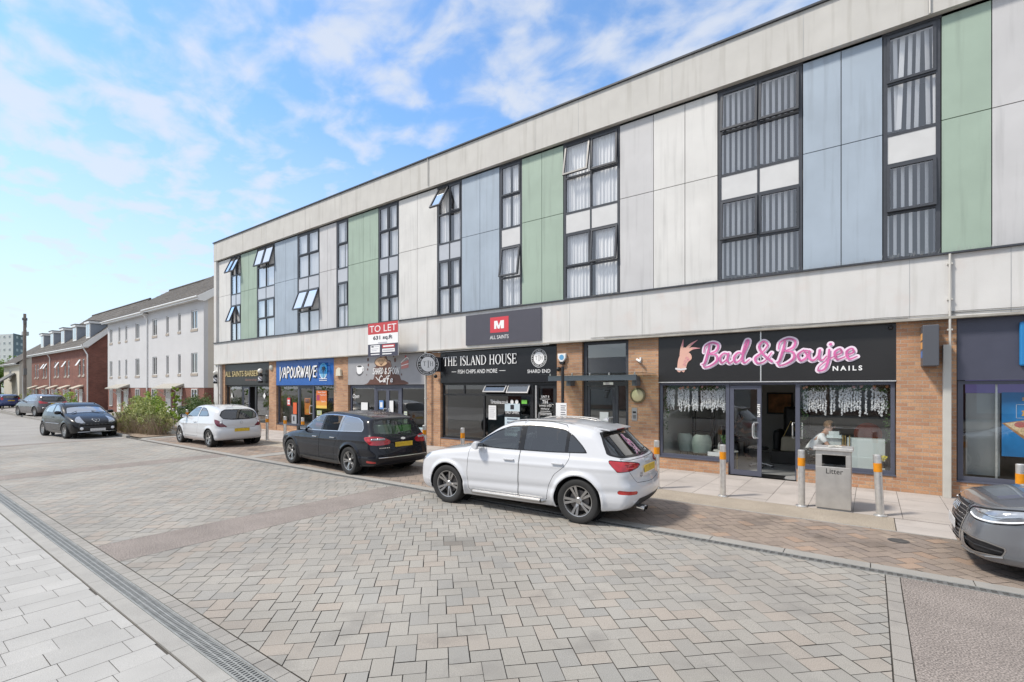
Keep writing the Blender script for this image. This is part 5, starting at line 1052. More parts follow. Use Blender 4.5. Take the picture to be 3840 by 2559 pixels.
g = MB(); g.box(-.42, .25, 13.0, 13.35, .25, 1.0); g.box(-.42, .25, 12.99, 13.0, .25, .60); part('front_panel', g, DW, t, bevel=.008); g = MB(); g.box(-.80, -.52, 13.05, 13.45, .55, 1.05); g.box(-.84, -.50, 13.0, 13.5, .98, 1.0); g.box(-.76, -.56, 13.05, 13.4, 1.05, 1.13); part('counter', g, DW, t, bevel=.006)
g = MB()
for xx in (-.50, -.455, -.38): g.box(xx, xx+.018, 12.97, 12.99, .3, 1.06)
part('trim', g, GOLD, t)
t = thing('vase', 'small dark vase of yellow flowers at the right foot of the salon window', 'flowers', (.21, 12.86, .42)); g = MB(); g.lathe([(0, .42), (.035, .42), (.045, .50), (.03, .56), (0, .56)], 12, c=(.21, 12.86, 0)); part('pot', g, BLACK, t); g = MB(); rnd = random.Random(5); leaf_quads(g, (.21, 12.86, .63), .08, rnd, 90, .022, sc=(1, .8, .7)); part('blooms', g, flat('yellow', (.65, .55, .03)), t)
t = thing('round_chair', 'coral pink round backed chair behind the white reception desk', 'chair', (-.05, 13.9, .012)); g = MB(); g.lathe([(0, .0), (.22, .0), (.27, .03), (.22, .08), (0, .08)], 24, axis='y', c=(-.05, 13.95, 1.03)); part('backrest', g, mat('coral', (.50, .10, .06), .8, var=.2), t, smooth=True, auto=60); g = MB(); g.lathe([(0, .6), (.25, .6), (.25, .5), (0, .5)], 20, c=(-.05, 13.7, 0)); part('seat', g, mat('coral seat', (.50, .10, .06), .8), t); g = MB(); g.tube((-.05, 13.7, .02), (-.05, 13.7, .5), .04); part('leg', g, GOLD, t)
# nail workstations, seen dimly
t = thing('wall_picture', 'framed orange and cream picture on the back wall of the salon', 'picture', (-2.35, 17.9, 1.2)); g = MB(); g.box(-2.75, -2.0, 17.90, 17.93, 1.25, 1.95); part('frame', g, BLACK, t); g = MB(); g.box(-2.7, -2.05, 17.89, 17.90, 1.3, 1.9); part('canvas', g, mat('canvas', (.45, .22, .10), .8, var=.6, vscale=4), t)
# counters and shelves in the other shops
def counter(x0, x1, y, z, label, col, name='counter'):
    t = thing(name, label, name, ((x0+x1)/2, y, .012)); g = MB(); g.box(x0, x1, y, y+.6, .012, z-.04); part('front_panel', g, mat('counter', col, .5, var=.15), t); g = MB(); g.box(x0-.03, x1+.03, y-.03, y+.63, z-.04, z); part('worktop', g, mat('worktop', tuple(c*.6 for c in col), .3), t)
counter(-12.2, -9.2, 15.0, 1.1, 'long dark serving counter inside the fish and chip shop', (.10, .13, .14)); counter(-17.5, -14.2, 15.2, 1.0, 'grey counter inside the cafe', (.20, .17, .14)); counter(1.6, 5.5, 14.6, 1.1, 'low bakery counter at the far right shop', (.22, .15, .09)); counter(-23.4, -22.0, 14.8, 1.1, 'dark counter inside the vape shop', (.10, .08, .07))
for i, (x, lab) in enumerate(((-20.4, 'lit display shelf at the right inside the vape shop'), (-22.9, 'display shelf at the left inside the vape shop'))):
    t = thing('display_shelf', lab, 'shelf', (x, 14.4, .012)); g = MB(); g.box(x-.5, x+.5, 14.6, 14.65, .3, 1.9); part('back_panel', g, mat('shelf back', (.14, .12, .06), .8, var=.8, vscale=9), t)
    for z in (.5, .9, 1.3, 1.7): g = MB(); g.box(x-.5, x+.5, 14.35, 14.6, z, z+.02); part('shelf', g, GREYM, t)
for i, (x, lab) in enumerate(((-28.5, 'black barber chair behind the left barber window'), (-25.4, 'black barber chair behind the right barber window'))):
    t = thing('barber_chair', lab, 'chair', (x, 14.2, .012), group='barber chairs'); g = MB(); g.box(x-.26, x+.26, 14.3, 14.42, .55, 1.25); part('backrest', g, BLACK, t, bevel=.04); g = MB(); g.box(x-.26, x+.26, 13.85, 14.3, .48, .60); part('seat', g, BLACK, t, bevel=.04); g = MB(); g.tube((x, 14.1, .02), (x, 14.1, .48), .05); g.lathe([(0, .04), (.28, .03), (.3, 0)], 20, c=(x, 14.1, .012)); part('base', g, STEEL, t)
# ================================================================ cars: bodies are smooth solids bounded by traced side, plan and section curves
def chaikin(P, n=2):
    P = [np.array(p, float) for p in P]
    for _ in range(n):
        Q = []
        for i in range(len(P)):
            a, b = P[i], P[(i+1) % len(P)]; Q += [a*.75+b*.25, a*.25+b*.75]
        P = Q
    return np.array(P)
def poly_sdf(P, x, z):
    """signed distance to a closed polygon, negative inside (arrays)"""
    x = np.asarray(x, float); z = np.asarray(z, float); d = np.full(x.shape, 1e9); ins = np.zeros(x.shape, bool); n = len(P)
    for i in range(n):
        ax, az = P[i]; bx, bz = P[(i+1) % n]; ex, ez = bx-ax, bz-az; l = ex*ex+ez*ez
        if l < 1e-12: continue
        t = np.clip(((x-ax)*ex+(z-az)*ez)/l, 0, 1); d = np.minimum(d, (x-ax-t*ex)**2+(z-az-t*ez)**2)
        c = (az > z) != (bz > z)
        if ez != 0: ins ^= c & (x < ex*(z-az)/ez+ax)
    d = np.sqrt(d); return np.where(ins, -d, d)
def rc(P, r=.035):
    """round the corners of a polygon by a small radius"""
    P = [np.array(p, float) for p in P]; n = len(P); Q = []
    for i in range(n):
        a, b, c = P[i-1], P[i], P[(i+1) % n]; u, v = a-b, c-b; lu, lv = np.linalg.norm(u), np.linalg.norm(v)
        if lu < 1e-6 or lv < 1e-6: continue
        cs = float(np.dot(u, v)/lu/lv); k = min(r, .45*lu, .45*lv)
        if cs < -.97: k = min(.3*lu, .3*lv)
        p0, p2 = b+u/lu*k, b+v/lv*k
        for t in (0, .33, .67, 1): Q.append(p0*(1-t)**2+2*b*t*(1-t)+p2*t*t)
    return np.array(Q)
class CarShape:
    def __init__(s, c):
        s.c = c; s.L = c['L']; P = chaikin(c['side'], 2); s.h = 0.012
        s.gx = np.arange(-.5, s.L+.5, s.h); s.gz = np.arange(-.3, 2.4, s.h); X, Z = np.meshgrid(s.gx, s.gz, indexing='ij')
        s.S = poly_sdf(P, X, Z)
        s.pu = np.array([p[0] for p in c['plan']]); s.pw = np.array([p[1] for p in c['plan']])
        s.iz = np.array([p[0] for p in c['sect']]); s.iv = np.array([p[1] for p in c['sect']])
        k = np.array([1, 4, 6, 4, 1])/16.
        fu = np.linspace(0, s.L, 260); fw = np.interp(fu, s.pu, s.pw); 
        for _ in range(10): fw[2:-2] = np.convolve(fw, k, 'valid')
        s.fu, s.fw = fu, fw; fz = np.linspace(0, 2, 240); fi = np.interp(fz, s.iz, s.iv)
        for _ in range(3): fi[2:-2] = np.convolve(fi, k, 'valid')
        s.fz, s.fi = fz, fi
    def sample(s, u, z):
        a = np.clip((u-s.gx[0])/s.h, 0, len(s.gx)-1.001); b = np.clip((z-s.gz[0])/s.h, 0, len(s.gz)-1.001); i = a.astype(int); j = b.astype(int); a -= i; b -= j
        S = s.S; return (S[i, j]*(1-a)+S[i+1, j]*a)*(1-b)+(S[i, j+1]*(1-a)+S[i+1, j+1]*a)*b
    def d(s, u, y, z):
        c = s.c; y = np.abs(y); t = np.clip((u/s.L-.35)/.3, 0, 1); cv = c.get('cf', .12)*(1-t)*-1+c.get('cr', .10)*t; w0 = c['W']/2
        # the curved nose and tail: sample further in as |y| grows
        u2 = u+cv*y*y*(1+.9*(y/w0)**4); z2 = z+c.get('crown', .05)*y*y*np.clip((z-.75)/.4, 0, 1)
        ds = s.sample(u2, z2)
        w = np.interp(u, s.fu, s.fw)-np.interp(z, s.fz, s.fi)
        r = c['R']+.055
        for wx in c['wheels']:
            rr = np.hypot(u-wx, z-c['R']); w = w+c.get('flare', .018)*np.exp(-np.clip((rr-r-.012)/.04, -9, 9)**2)
        for (uz, amp, wd, z0, sl) in c.get('crease', []):
            w = w+amp*np.exp(-((z-z0-sl*(u-uz))/wd)**2)*np.clip((u-.5)*2, 0, 1)
        dp = (y-w)*.97; k = c.get('k', .10)*np.clip(.55+.6*np.clip((z-.5)/.5, -.6, 1), .3, 1); h = np.maximum(k-np.abs(ds-dp), 0)/k
        return np.maximum(ds, dp)+h*h*k*.25
    def grad(s, p, e=.004):
        x, y, z = p.T; return np.stack([s.d(x+e, y, z)-s.d(x-e, y, z), s.d(x, y+e, z)-s.d(x, y-e, z), s.d(x, y, z+e)-s.d(x, y, z-e)], 1)/(2*e)
def surface_net(f, lo, hi, h):
    ax = [np.arange(lo[i], hi[i]+h, h) for i in range(3)]; X, Y, Z = np.meshgrid(*ax, indexing='ij'); V = f(X, Y, Z)
    n = V.shape; neg = V < 0; cnt = np.zeros((n[0]-1, n[1]-1, n[2]-1), int); acc = np.zeros((n[0]-1, n[1]-1, n[2]-1, 3)); 
    C = [(i, j, k) for i in (0, 1) for j in (0, 1) for k in (0, 1)]
    def sl(c): return (slice(c[0], n[0]-1+c[0]), slice(c[1], n[1]-1+c[1]), slice(c[2], n[2]-1+c[2]))
    for a in C:
        for d in range(3):
            if a[d]: continue
            b = list(a); b[d] = 1; va, vb = V[sl(a)], V[sl(b)]; m = (va < 0) != (vb < 0); t = np.where(m, va/np.where(m, va-vb, 1), 0)
            for q in range(3): acc[..., q] += np.where(m, a[q]+(t if q == d else 0), 0)
            cnt += m
    act = cnt > 0; idx = -np.ones(cnt.shape, int); idx[act] = np.arange(act.sum()); ii = np.argwhere(act)
    P = (ii+acc[act]/cnt[act][:, None])*h+np.array([ax[0][0], ax[1][0], ax[2][0]]); F = []
    for d in range(3):
        e1, e2 = (d+1) % 3, (d+2) % 3; a = [slice(None)]*3; b = [slice(None)]*3; a[d] = slice(0, -1); b[d] = slice(1, None)
        m = neg[tuple(a)] != neg[tuple(b)]; q = np.argwhere(m); q = q[(q[:, e1] > 0) & (q[:, e2] > 0) & (q[:, e1] < n[e1]-1) & (q[:, e2] < n[e2]-1)]
        s_ = neg[tuple(a)][tuple(q.T)]; o1 = np.zeros(3, int); o1[e1] = 1; o2 = np.zeros(3, int); o2[e2] = 1
        A, B, C_, D = (idx[tuple((q-o).T)] for o in (o1+o2, o2, 0*o1, o1)); quad = np.stack([A, B, C_, D], 1); quad[~s_] = quad[~s_][:, ::-1]; F.append(quad)
    F = np.concatenate(F); return P, np.concatenate([F[:, [0, 1, 2]], F[:, [0, 2, 3]]])
def cut(P, T, f):
    """split triangles where f = 0; returns P, inside tris (f<0), outside tris"""
    v = f(P); v = np.where(np.abs(v) < 1e-7, 1e-7, v); s = v[T] < 0; c = s.sum(1); ins = [T[c == 3]]; out = [T[c == 0]]; mix = T[(c == 1) | (c == 2)]
    if len(mix) == 0: return P, ins[0], out[0]
    cm = (v[mix] < 0).sum(1); odd = np.where(cm == 1, 1, 0)[:, None] == (v[mix] < 0).astype(int); k = odd.argmax(1); r = np.arange(len(mix))
    a, b, c_ = mix[r, k], mix[r, (k+1) % 3], mix[r, (k+2) % 3]; n0 = len(P)
    def mid(i, j): t = (v[i]/(v[i]-v[j]))[:, None]; return P[i]*(1-t)+P[j]*t
    Pab, Pac = mid(a, b), mid(a, c_); i1 = n0+np.arange(len(mix)); i2 = i1+len(mix); P = np.concatenate([P, Pab, Pac])
    tip = np.stack([a, i1, i2], 1); q = np.concatenate([np.stack([i1, b, c_], 1), np.stack([i1, c_, i2], 1)]); lone = cm == 1; l2 = np.concatenate([lone, lone])
    ins += [tip[lone], q[~l2]]; out += [tip[~lone], q[l2]]
    return P, np.concatenate(ins), np.concatenate(out)
RUB = mat('tyre rubber', (.022, .022, .022), .75, var=.15, vscale=8); ALLOY = mat('alloy', (.42, .415, .41), .30, metal=.85); CHROME = mat('chrome', (.75, .75, .75), .12, metal=1); DTRIM = mat('dark trim', (.02, .02, .022), .45)
TRIMG = flat('black gloss trim', (.012, .012, .013), .2); CARGL = glass_mat('car glass', (.50, .56, .54), 1.7, .05); CARDK = glass_mat('privacy glass', (.10, .11, .12), 1.7, .05); UNDER = flat('underbody', (.012, .012, .012), .9)
SEATM = mat('seat cloth', (.05, .05, .055), .85); REDL = mat('tail lamp', (.38, .008, .015), .12, coat=1, var=.25, vscale=14); REDB2 = mat('tail lamp bright', (.62, .03, .03), .15, coat=1); CLEARL = mat('clear lamp', (.36, .38, .41), .10, metal=.55, coat=1, var=.25, vscale=16)
PLATE_Y = mat('rear plate', (.62, .42, .03), .45, var=.18, vscale=14); PLATE_W = mat('front plate', (.62, .62, .62), .45, var=.15, vscale=14); LED = flat('lamp strip', (.85, .87, .90), .25); AMBER = mat('fog reflector', (.45, .02, .015), .2, coat=1)
def paint(n, c, rough=.30, metal=.0): return mat(n, c, rough, metal=metal, coat=1.0 if max(c) > .03 else .45, spec=.5 if max(c) > .03 else .25)
def wheel(parent, x, y, R, rim, W, side, style, rot=0.0):
    """tyre + rim, axis along y, outer face towards side*y"""
    t = MB(); w = W/2; prof = [(rim*.98, -w*.80), (rim+.012, -w*.86), (R*.90, -w), (R*.975, -w*.90), (R, -w*.62), (R, 0), (R, w*.62), (R*.975, w*.90), (R*.90, w), (rim+.012, w*.86), (rim*.98, w*.80)]
    t.lathe(prof, 40, axis='y', c=(x, y, R)); T = part('wheel', t, RUB, parent, world=False, smooth=True, auto=50)
    g = MB(); o = side*w*.80; g.lathe([(rim*.98, o), (rim*.93, o-side*.004), (rim*.90, o-side*.03), (rim*.86, o-side*.11), (rim*.84, -o)], 36, axis='y', c=(x, y, R))
    def spoke(a, w0, w1, r0, r1, yo=0.0):
        ca, sa = math.cos(a), math.sin(a); pts = [(r0, -w0), (r1, -w1), (r1, w1), (r0, w0)]; n = len(g.v)
        for dy in (0, .03):
            for r, q in pts: yy = o-side*(.012+dy+.022*(1-(r-r0)/(r1-r0))+yo) if r < r1 else o-side*(.006+dy+yo); g.v.append((x+ca*r-sa*q, y+yy, R+sa*r+ca*q))
        for i in range(4): j = (i+1) % 4; g.f.append((n+i, n+j, n+4+j, n+4+i)); g.m.append(0)
        g.f.append((n+3, n+2, n+1, n)); g.f.append((n+4, n+5, n+6, n+7)); g.m += [0, 0]
    for i in range(5):
        a = rot+2*math.pi*i/5
        if style == 'twin':
            for s in (-.17, .17): spoke(a+s, .014, .021, rim*.20, rim*.92)
            spoke(a, .035, .0, rim*.12, rim*.45, .005)
        elif style == 'y':
            spoke(a, .032, .020, rim*.14, rim*.60)
            for s in (-.16, .16): spoke(a+s, .012, .018, rim*.34, rim*.92)
        elif style == 'star': spoke(a, .050, .032, rim*.10, rim*.92)
        else: spoke(a, .030, .024, rim*.12, rim*.92); spoke(a+.63, .018, .014, rim*.12, rim*.92)
    part('rim', g, ALLOY, T, world=False, smooth=True, auto=30)
    g = MB(); g.lathe([(0, o-side*.018), (rim*.17, o-side*.02), (rim*.24, o-side*.035), (rim*.24, o-side*.06)], 20, axis='y', c=(x, y, R)); part('hub_cap', g, ALLOY, T, world=False, smooth=True, auto=35)
    g = MB(); g.lathe([(0, o-side*.075), (rim*.66, o-side*.075), (rim*.66, o-side*.09), (0, o-side*.09)], 24, axis='y', c=(x, y, R)); part('brake_disc', g, mat('brake disc', (.16, .15, .145), .5, metal=.6) if 'brake disc' not in bpy.data.materials else bpy.data.materials['brake disc'], T, world=False)
    g = MB(); g.lathe([(0, o-side*.11), (rim*.86, o-side*.11)], 24, axis='y', c=(x, y, R)); part('wheel_backing', g, UNDER, T, world=False)
    return T
def build_car(c, loc, heading):
    """car-local frame: x = distance from the nose (towards the tail), y left/right, z up; root sits at the centre of the car on the ground"""
    S = CarShape(c); L, W = c['L'], c['W']; hs = c.get('res', .03)
    t = thing('parked_car', c['label'], 'car', loc, heading, group='cars parked along the street')
    f = lambda x, y, z: S.d(x, y, z)
    zt = max(p[1] for p in c['side'])
    P, T = surface_net(f, (-.06, -W/2-.08, .08), (L+.06, W/2+.08, zt+.06), hs)
    for _ in range(4):
        g = S.grad(P); P = P-g*(S.d(*P.T)/np.maximum((g*g).sum(1), .2))[:, None]
    N_of = lambda Q: (lambda g: g/np.linalg.norm(g, axis=1, keepdims=True))(S.grad(Q, .006))
    wh = c['wheels']; R = c['R']; Ra = R+c.get('arch', .055)
    def arch(Q): return np.maximum(np.minimum(np.hypot(Q[:, 0]-wh[0], Q[:, 2]-R), np.hypot(Q[:, 0]-wh[1], Q[:, 2]-R))-Ra, (W/2-.36)-np.abs(Q[:, 1]))
    P, a_, T = cut(P, T, arch)
    parts = []
    def emit(name, P_, T_, M, off=0.0, parent=t):
        if len(T_) == 0: return None
        u, inv = np.unique(T_, return_inverse=True); Q = P_[u]; Nn = N_of(Q); Q2 = Q+Nn*off; Tn = inv.reshape(-1, 3)
        me = bpy.data.meshes.new(name); X = Q2.copy(); X[:, 0] = L/2-Q2[:, 0]     # forward = +x in the car frame
        X2 = X; me.from_pydata(X2.tolist(), [], Tn[:, ::-1].tolist()); me.materials.append(M); me.update(); NN = Nn.copy(); NN[:, 0] *= -1
        me.polygons.foreach_set('use_smooth', [True]*len(me.polygons))
        try: me.normals_split_custom_set_from_vertices(NN.tolist())
        except Exception: pass
        o = bpy.data.objects.new(name, me); COL.objects.link(o); o.parent = parent; return o
    def sidef(poly): Pp = np.array(poly, float); return lambda Q: np.maximum(poly_sdf(Pp, Q[:, 0], Q[:, 2]), .25-np.abs(Q[:, 1]))
    def endf(poly, rear, sym=True, lim=None):
        Pp = np.array(poly, float)
        lim = lim or (.62 if not rear else .62)
        def F(Q):
            yy = np.abs(Q[:, 1]) if sym else Q[:, 1]; d = poly_sdf(Pp, yy, Q[:, 2]); b = (L-lim*L*.62)-Q[:, 0] if rear else Q[:, 0]-lim*L*.62; return np.maximum(d, b)
        return F
    def wrapf(poly, rear):
        """lamp outline in (girth, z): girth = |y| plus the way back along the flank"""
        Pp = np.array(poly, float)
        def F(Q): along = (L-Q[:, 0]) if rear else Q[:, 0]; q = np.abs(Q[:, 1])+along; return np.maximum(poly_sdf(Pp, q, Q[:, 2]), along-1.0)
        return F
    K = {'side': sidef, 'front': lambda p: endf(p, False), 'rear': lambda p: endf(p, True), 'wrapf': lambda p: wrapf(p, False), 'wrapr': lambda p: wrapf(p, True)}
    out = []
    for reg in c['regions']:
        name, kind, poly, M = reg[:4]; opt = reg[4] if len(reg) > 4 else {}
        if opt.get('smooth', True): poly = rc(poly, opt.get('r', .035))
        F = K[kind](poly)
        P, I, T = cut(P, T, F)
        if opt.get('side1') is not None:      # keep only one flank
            sgn = opt['side1']; P, I, J = cut(P, I, lambda Q: -Q[:, 1]*sgn); T = np.concatenate([T, J])
        rim_ = opt.get('rim')
        if rim_:
            P, I2, Rm = cut(P, I, lambda Q: F(Q)+rim_[0]); o = emit(rim_[2] if len(rim_) > 2 else name+'_surround', P, Rm, rim_[1], off=opt.get('roff', .002)); I = I2
        if opt.get('splits'):
            for (x0, x1, nm, MM) in opt['splits']:
                P, B_, I = cut(P, I, lambda Q: np.maximum(x0-Q[:, 0]-opt.get('slant', 0)*(Q[:, 2]-1.1), Q[:, 0]+opt.get('slant', 0)*(Q[:, 2]-1.1)-x1))
                for sg in (1, -1): P, A1, _ = cut(P, B_, lambda Q: -Q[:, 1]*sg); emit(nm, P, A1, MM, off=-.004 if 'window' in nm else -.001)
            continue
        if name == 'door':
            P, D_, G_ = cut(P, I, lambda Q: F(Q)+.0075); emit('door_gap', P, G_, UNDER, off=-.006)
            for s in (1, -1):
                P, A1, _ = cut(P, D_, lambda Q: -Q[:, 1]*s); o = emit('door', P, A1, opt.get('mat', c['paint']))
                if o and 'handle' in opt:
                    hx, hz = opt['handle']; Q = np.array([[hx, 0, hz]]); yy = np.linspace(.4, 1.1, 400); dd = S.d(np.full(400, hx), yy, np.full(400, hz)); yv = yy[np.argmin(np.abs(dd))]
                    g = MB(); g.box(L/2-hx-.10, L/2-hx+.10, s*(yv+.012), s*(yv+.040), hz-.014, hz+.014); g.box(L/2-hx-.095, L/2-hx-.07, s*(yv-.01), s*(yv+.014), hz-.012, hz+.012); g.box(L/2-hx+.07, L/2-hx+.095, s*(yv-.01), s*(yv+.014), hz-.012, hz+.012)
                    part('handle', g, opt.get('hmat', c['paint']), o, world=False, bevel=.006)
            continue
        if name == 'panel':
            P, D_, G_ = cut(P, I, lambda Q: F(Q)+.007); emit('panel_gap', P, G_, UNDER, off=-.005); T2 = D_; emit(opt['name'], P, T2, opt.get('mat', c['paint'])); continue
        if opt.get('pair') or kind in ('side', 'wrapf', 'wrapr') and opt.get('pair', True):
            for s in (1, -1): P, A1, _ = cut(P, I, lambda Q: -Q[:, 1]*s); emit(name, P, A1, M, off=opt.get('off', -.003))
        else: emit(name, P, I, M, off=opt.get('off', -.003))
    # dark floor and lower trim
    zl = c.get('sill', .0)
    if zl: P, I, T = cut(P, T, lambda Q: Q[:, 2]-zl); emit('lower_trim', P, I, c.get('sillmat', DTRIM))
    emit('body', P, T, c['paint'])
    X_ = lambda u: L/2-u
    g = MB(); 
    g.box(X_(.35), X_(L-.35), -W/2+.34, W/2-.34, .20, .34); g.box(X_(wh[0]+Ra+.02), X_(wh[1]-Ra-.02), -W/2+.10, W/2-.10, .21, .36); part('underbody', g, UNDER, t, world=False)
    for wx in wh:
        for s in (1, -1):
            g = MB(); n = 20; ys = [s*(W/2-.37), s*(W/2-.035)]; k = len(g.v)
            for i in range(n+1):
                a = -.25+(math.pi+.5)*i/n
                for yy in ys: g.v.append((X_(wx)+(Ra+.004)*math.cos(a), yy, R+(Ra+.004)*math.sin(a)))
            for i in range(n): g.f.append((k+2*i, k+2*i+1, k+2*i+3, k+2*i+2)); g.m.append(0)
            g.poly([(X_(wx)+Ra*math.cos(2*math.pi*i/24), s*(W/2-.37), R+Ra*math.sin(2*math.pi*i/24)) for i in range(24)])
            part('wheel_arch_liner', g, UNDER, t, world=False)
    for i, wx in enumerate(wh):
        for s in (1, -1): wheel(t, X_(wx), s*(W/2-.115-c.get('inset', .0)), R, c['rim'], .225, s, c['style'], rot=.3+i*.5+s*.4)
    # cabin
    sx = c.get('seats', (wh[0]+1.05, wh[0]+1.85)); fl = .32
    for i, ux in enumerate(sx):
        for s in (1, -1):
            g = MB(); x = X_(ux); g.box(x-.02, x+.46, s*.36-.23, s*.36+.23, fl, fl+.22)
            g.prism([(x+.02, fl+.18), (x-.10, fl+.18), (x-.26, fl+.80), (x-.16, fl+.82)], 'y', s*.36-.22, s*.36+.22); g.box(x-.28, x-.19, s*.36-.11, s*.36+.11, fl+.84, fl+1.02); part('seat', g, SEATM, t, world=False, bevel=.02)
    g = MB(); x = X_(wh[0]+.42); g.box(x-.35, x+.20, -W/2+.2, W/2-.2, .5, c['cowl']-.06); part('dashboard', g, DTRIM, t, world=False, bevel=.03)
    g = MB(); c0 = Vector((x-.45, -.36, c['cowl']-.07)); pts = [tuple(c0+Vector((.06*math.sin(a), .18*math.cos(a), .17*math.sin(a)))) for a in np.linspace(0, 2*math.pi, 21)]; g.path(pts, .013, 6); g.tube(c0, c0+Vector((.2, 0, -.06)), .03, n=6); part('steering_wheel', g, DTRIM, t, world=False)
    def surf_y(u, z):
        yy = np.linspace(.2, 1.15, 600); dd = S.d(np.full(600, u), yy, np.full(600, z)); return float(yy[np.argmin(np.abs(dd))])
    def surf_end(y, z, rear):
        uu = np.linspace(L/2, L+.05, 900) if rear else np.linspace(-.05, L/2, 900); dd = S.d(uu, np.full(900, y), np.full(900, z)); k = np.where(dd < 0)[0]; return float(uu[k[-1] if rear else k[0]]) if len(k) else (L if rear else 0)
    def surf_z(u, y):
        zz = np.linspace(2.0, .5, 900); dd = S.d(np.full(900, u), np.full(900, y), zz); k = np.where(dd < 0)[0]; return float(zz[k[0]]) if len(k) else 1
    t['_'] = 0; del t['_']
    # mirrors
    mx, mz = c['mirror']; ym = surf_y(mx, mz-.02)
    for s in (1, -1):
        g = MB(); secs = []
        for (q, r1, r2, dx) in ((0, .05, .05, 0), (.05, .075, .07, 0), (.14, .085, .075, -.01), (.20, .06, .055, -.02)):
            secs.append([(X_(mx)+dx+r1*.9*math.cos(a), s*(ym+.03+q), mz+r2*math.sin(a)) for a in np.linspace(0, 2*math.pi, 14, endpoint=False)])
        g.rings(secs); g.tube((X_(mx), s*(ym-.03), mz-.05), (X_(mx), s*(ym+.06), mz-.02), .025, n=8); Mm = part('door_mirror', g, c.get('mirmat', c['paint']), t, world=False, smooth=True, auto=50)
        g = MB(); g.poly([(X_(mx)-.088, s*(ym+.05), mz-.05), (X_(mx)-.088, s*(ym+.20), mz-.045), (X_(mx)-.088, s*(ym+.20), mz+.045), (X_(mx)-.088, s*(ym+.05), mz+.05)]); part('mirror_glass', g, CHROME, Mm, world=False)
    # number plates
    for rear, key in ((True, 'rplate'), (False, 'fplate')):
        if key in c:
            z = c[key]; u = surf_end(.0, z, rear); u2 = surf_end(.0, z+.05, rear); g = MB(); d = .012 if rear else -.012; xx = X_(u)-d; tilt = (u2-u)
            g.box(xx-.005, xx+.005, -.26, .26, z-.056, z+.056); part('number_plate', g, PLATE_Y if rear else PLATE_W, t, world=False, bevel=.003)
    return t, S, dict(X=X_, y=surf_y, end=surf_end, z=surf_z)
def rear_wiper(t, H, z, y0, y1):
    g = MB(); p0 = (H['X'](H['end'](y0, z, True))-.03, y0, z); p1 = (H['X'](H['end'](y1, z+.03, True))-.02, y1, z+.04); g.tube(p0, p1, .010, n=6); g.tube((p0[0]+.05, y0, z), p0, .02, n=8); part('rear_wiper', g, DTRIM, t, world=False)
def on_rear(H, pts, z0, mb, r=.008, lift=.006, n=6):
    P = []
    for y, z in pts: P.append((H['X'](H['end'](y, z, True))-lift, y, z))
    mb.path(P, r, n)
def ring_badge(H, mb, y, z, rad, rear, r=.006, n=16, lift=.008):
    P = []
    for i in range(n+1):
        a = 2*math.pi*i/n; yy, zz = y+rad*math.cos(a), z+rad*math.sin(a); P.append((H['X'](H['end'](yy, zz, rear))+(-lift if rear else lift), yy, zz))
    mb.path(P, r, 6)
# ---- white compact SUV (the largest car)
q3 = dict(label='white compact SUV with five twin spoke alloys parked over the drain in front', L=4.385, W=1.83, R=.345, rim=.245, style='twin', wheels=(.88, 3.483), paint=paint('pearl white paint', (.60, .61, .635)), cowl=1.04, res=.027, k=.10, cf=.16, cr=.13, flare=.034, arch=.05,
 side=[(.20, .20), (.06, .27), (.0, .42), (.0, .60), (.03, .76), (.14, .87), (.45, .955), (.85, 1.015), (1.18, 1.06), (1.50, 1.245), (1.85, 1.44), (2.15, 1.535), (2.55, 1.575), (2.95, 1.565), (3.30, 1.53), (3.58, 1.48), (3.74, 1.445), (3.80, 1.40), (3.98, 1.23), (4.16, 1.07), (4.28, .99), (4.34, .84), (4.335, .70), (4.385, .60), (4.385, .45), (4.34, .32), (4.22, .24), (3.6, .20), (1.0, .19)],
 plan=[(0, .60), (.12, .76), (.35, .86), (.8, .905), (1.4, .915), (2.4, .915), (3.4, .915), (3.9, .89), (4.2, .84), (4.385, .74)],
 sect=[(0, .10), (.2, .07), (.30, .02), (.38, .0), (.62, .0), (.78, .012), (.90, .03), (.98, .05), (1.02, .075), (1.30, .165), (1.50, .25), (1.6, .31)], crease=[(2.0, .010, .035, .84, .012), (2.0, -.012, .05, .47, .03)],
 regions=[], mirror=(1.58, 1.10), rplate=.835, fplate=.45)
SWIN = [(1.40, 1.075), (1.62, 1.22), (1.92, 1.375), (2.15, 1.45), (2.45, 1.48), (2.9, 1.472), (3.18, 1.43), (3.36, 1.34), (3.52, 1.20), (3.62, 1.085), (3.0, 1.06), (2.0, 1.055)]
def pts_in(poly, x0, x1):
    """slice a side window outline between two x positions"""
    q = clip_rect([tuple(p) for p in poly], x0, x1, -9, 9); return q
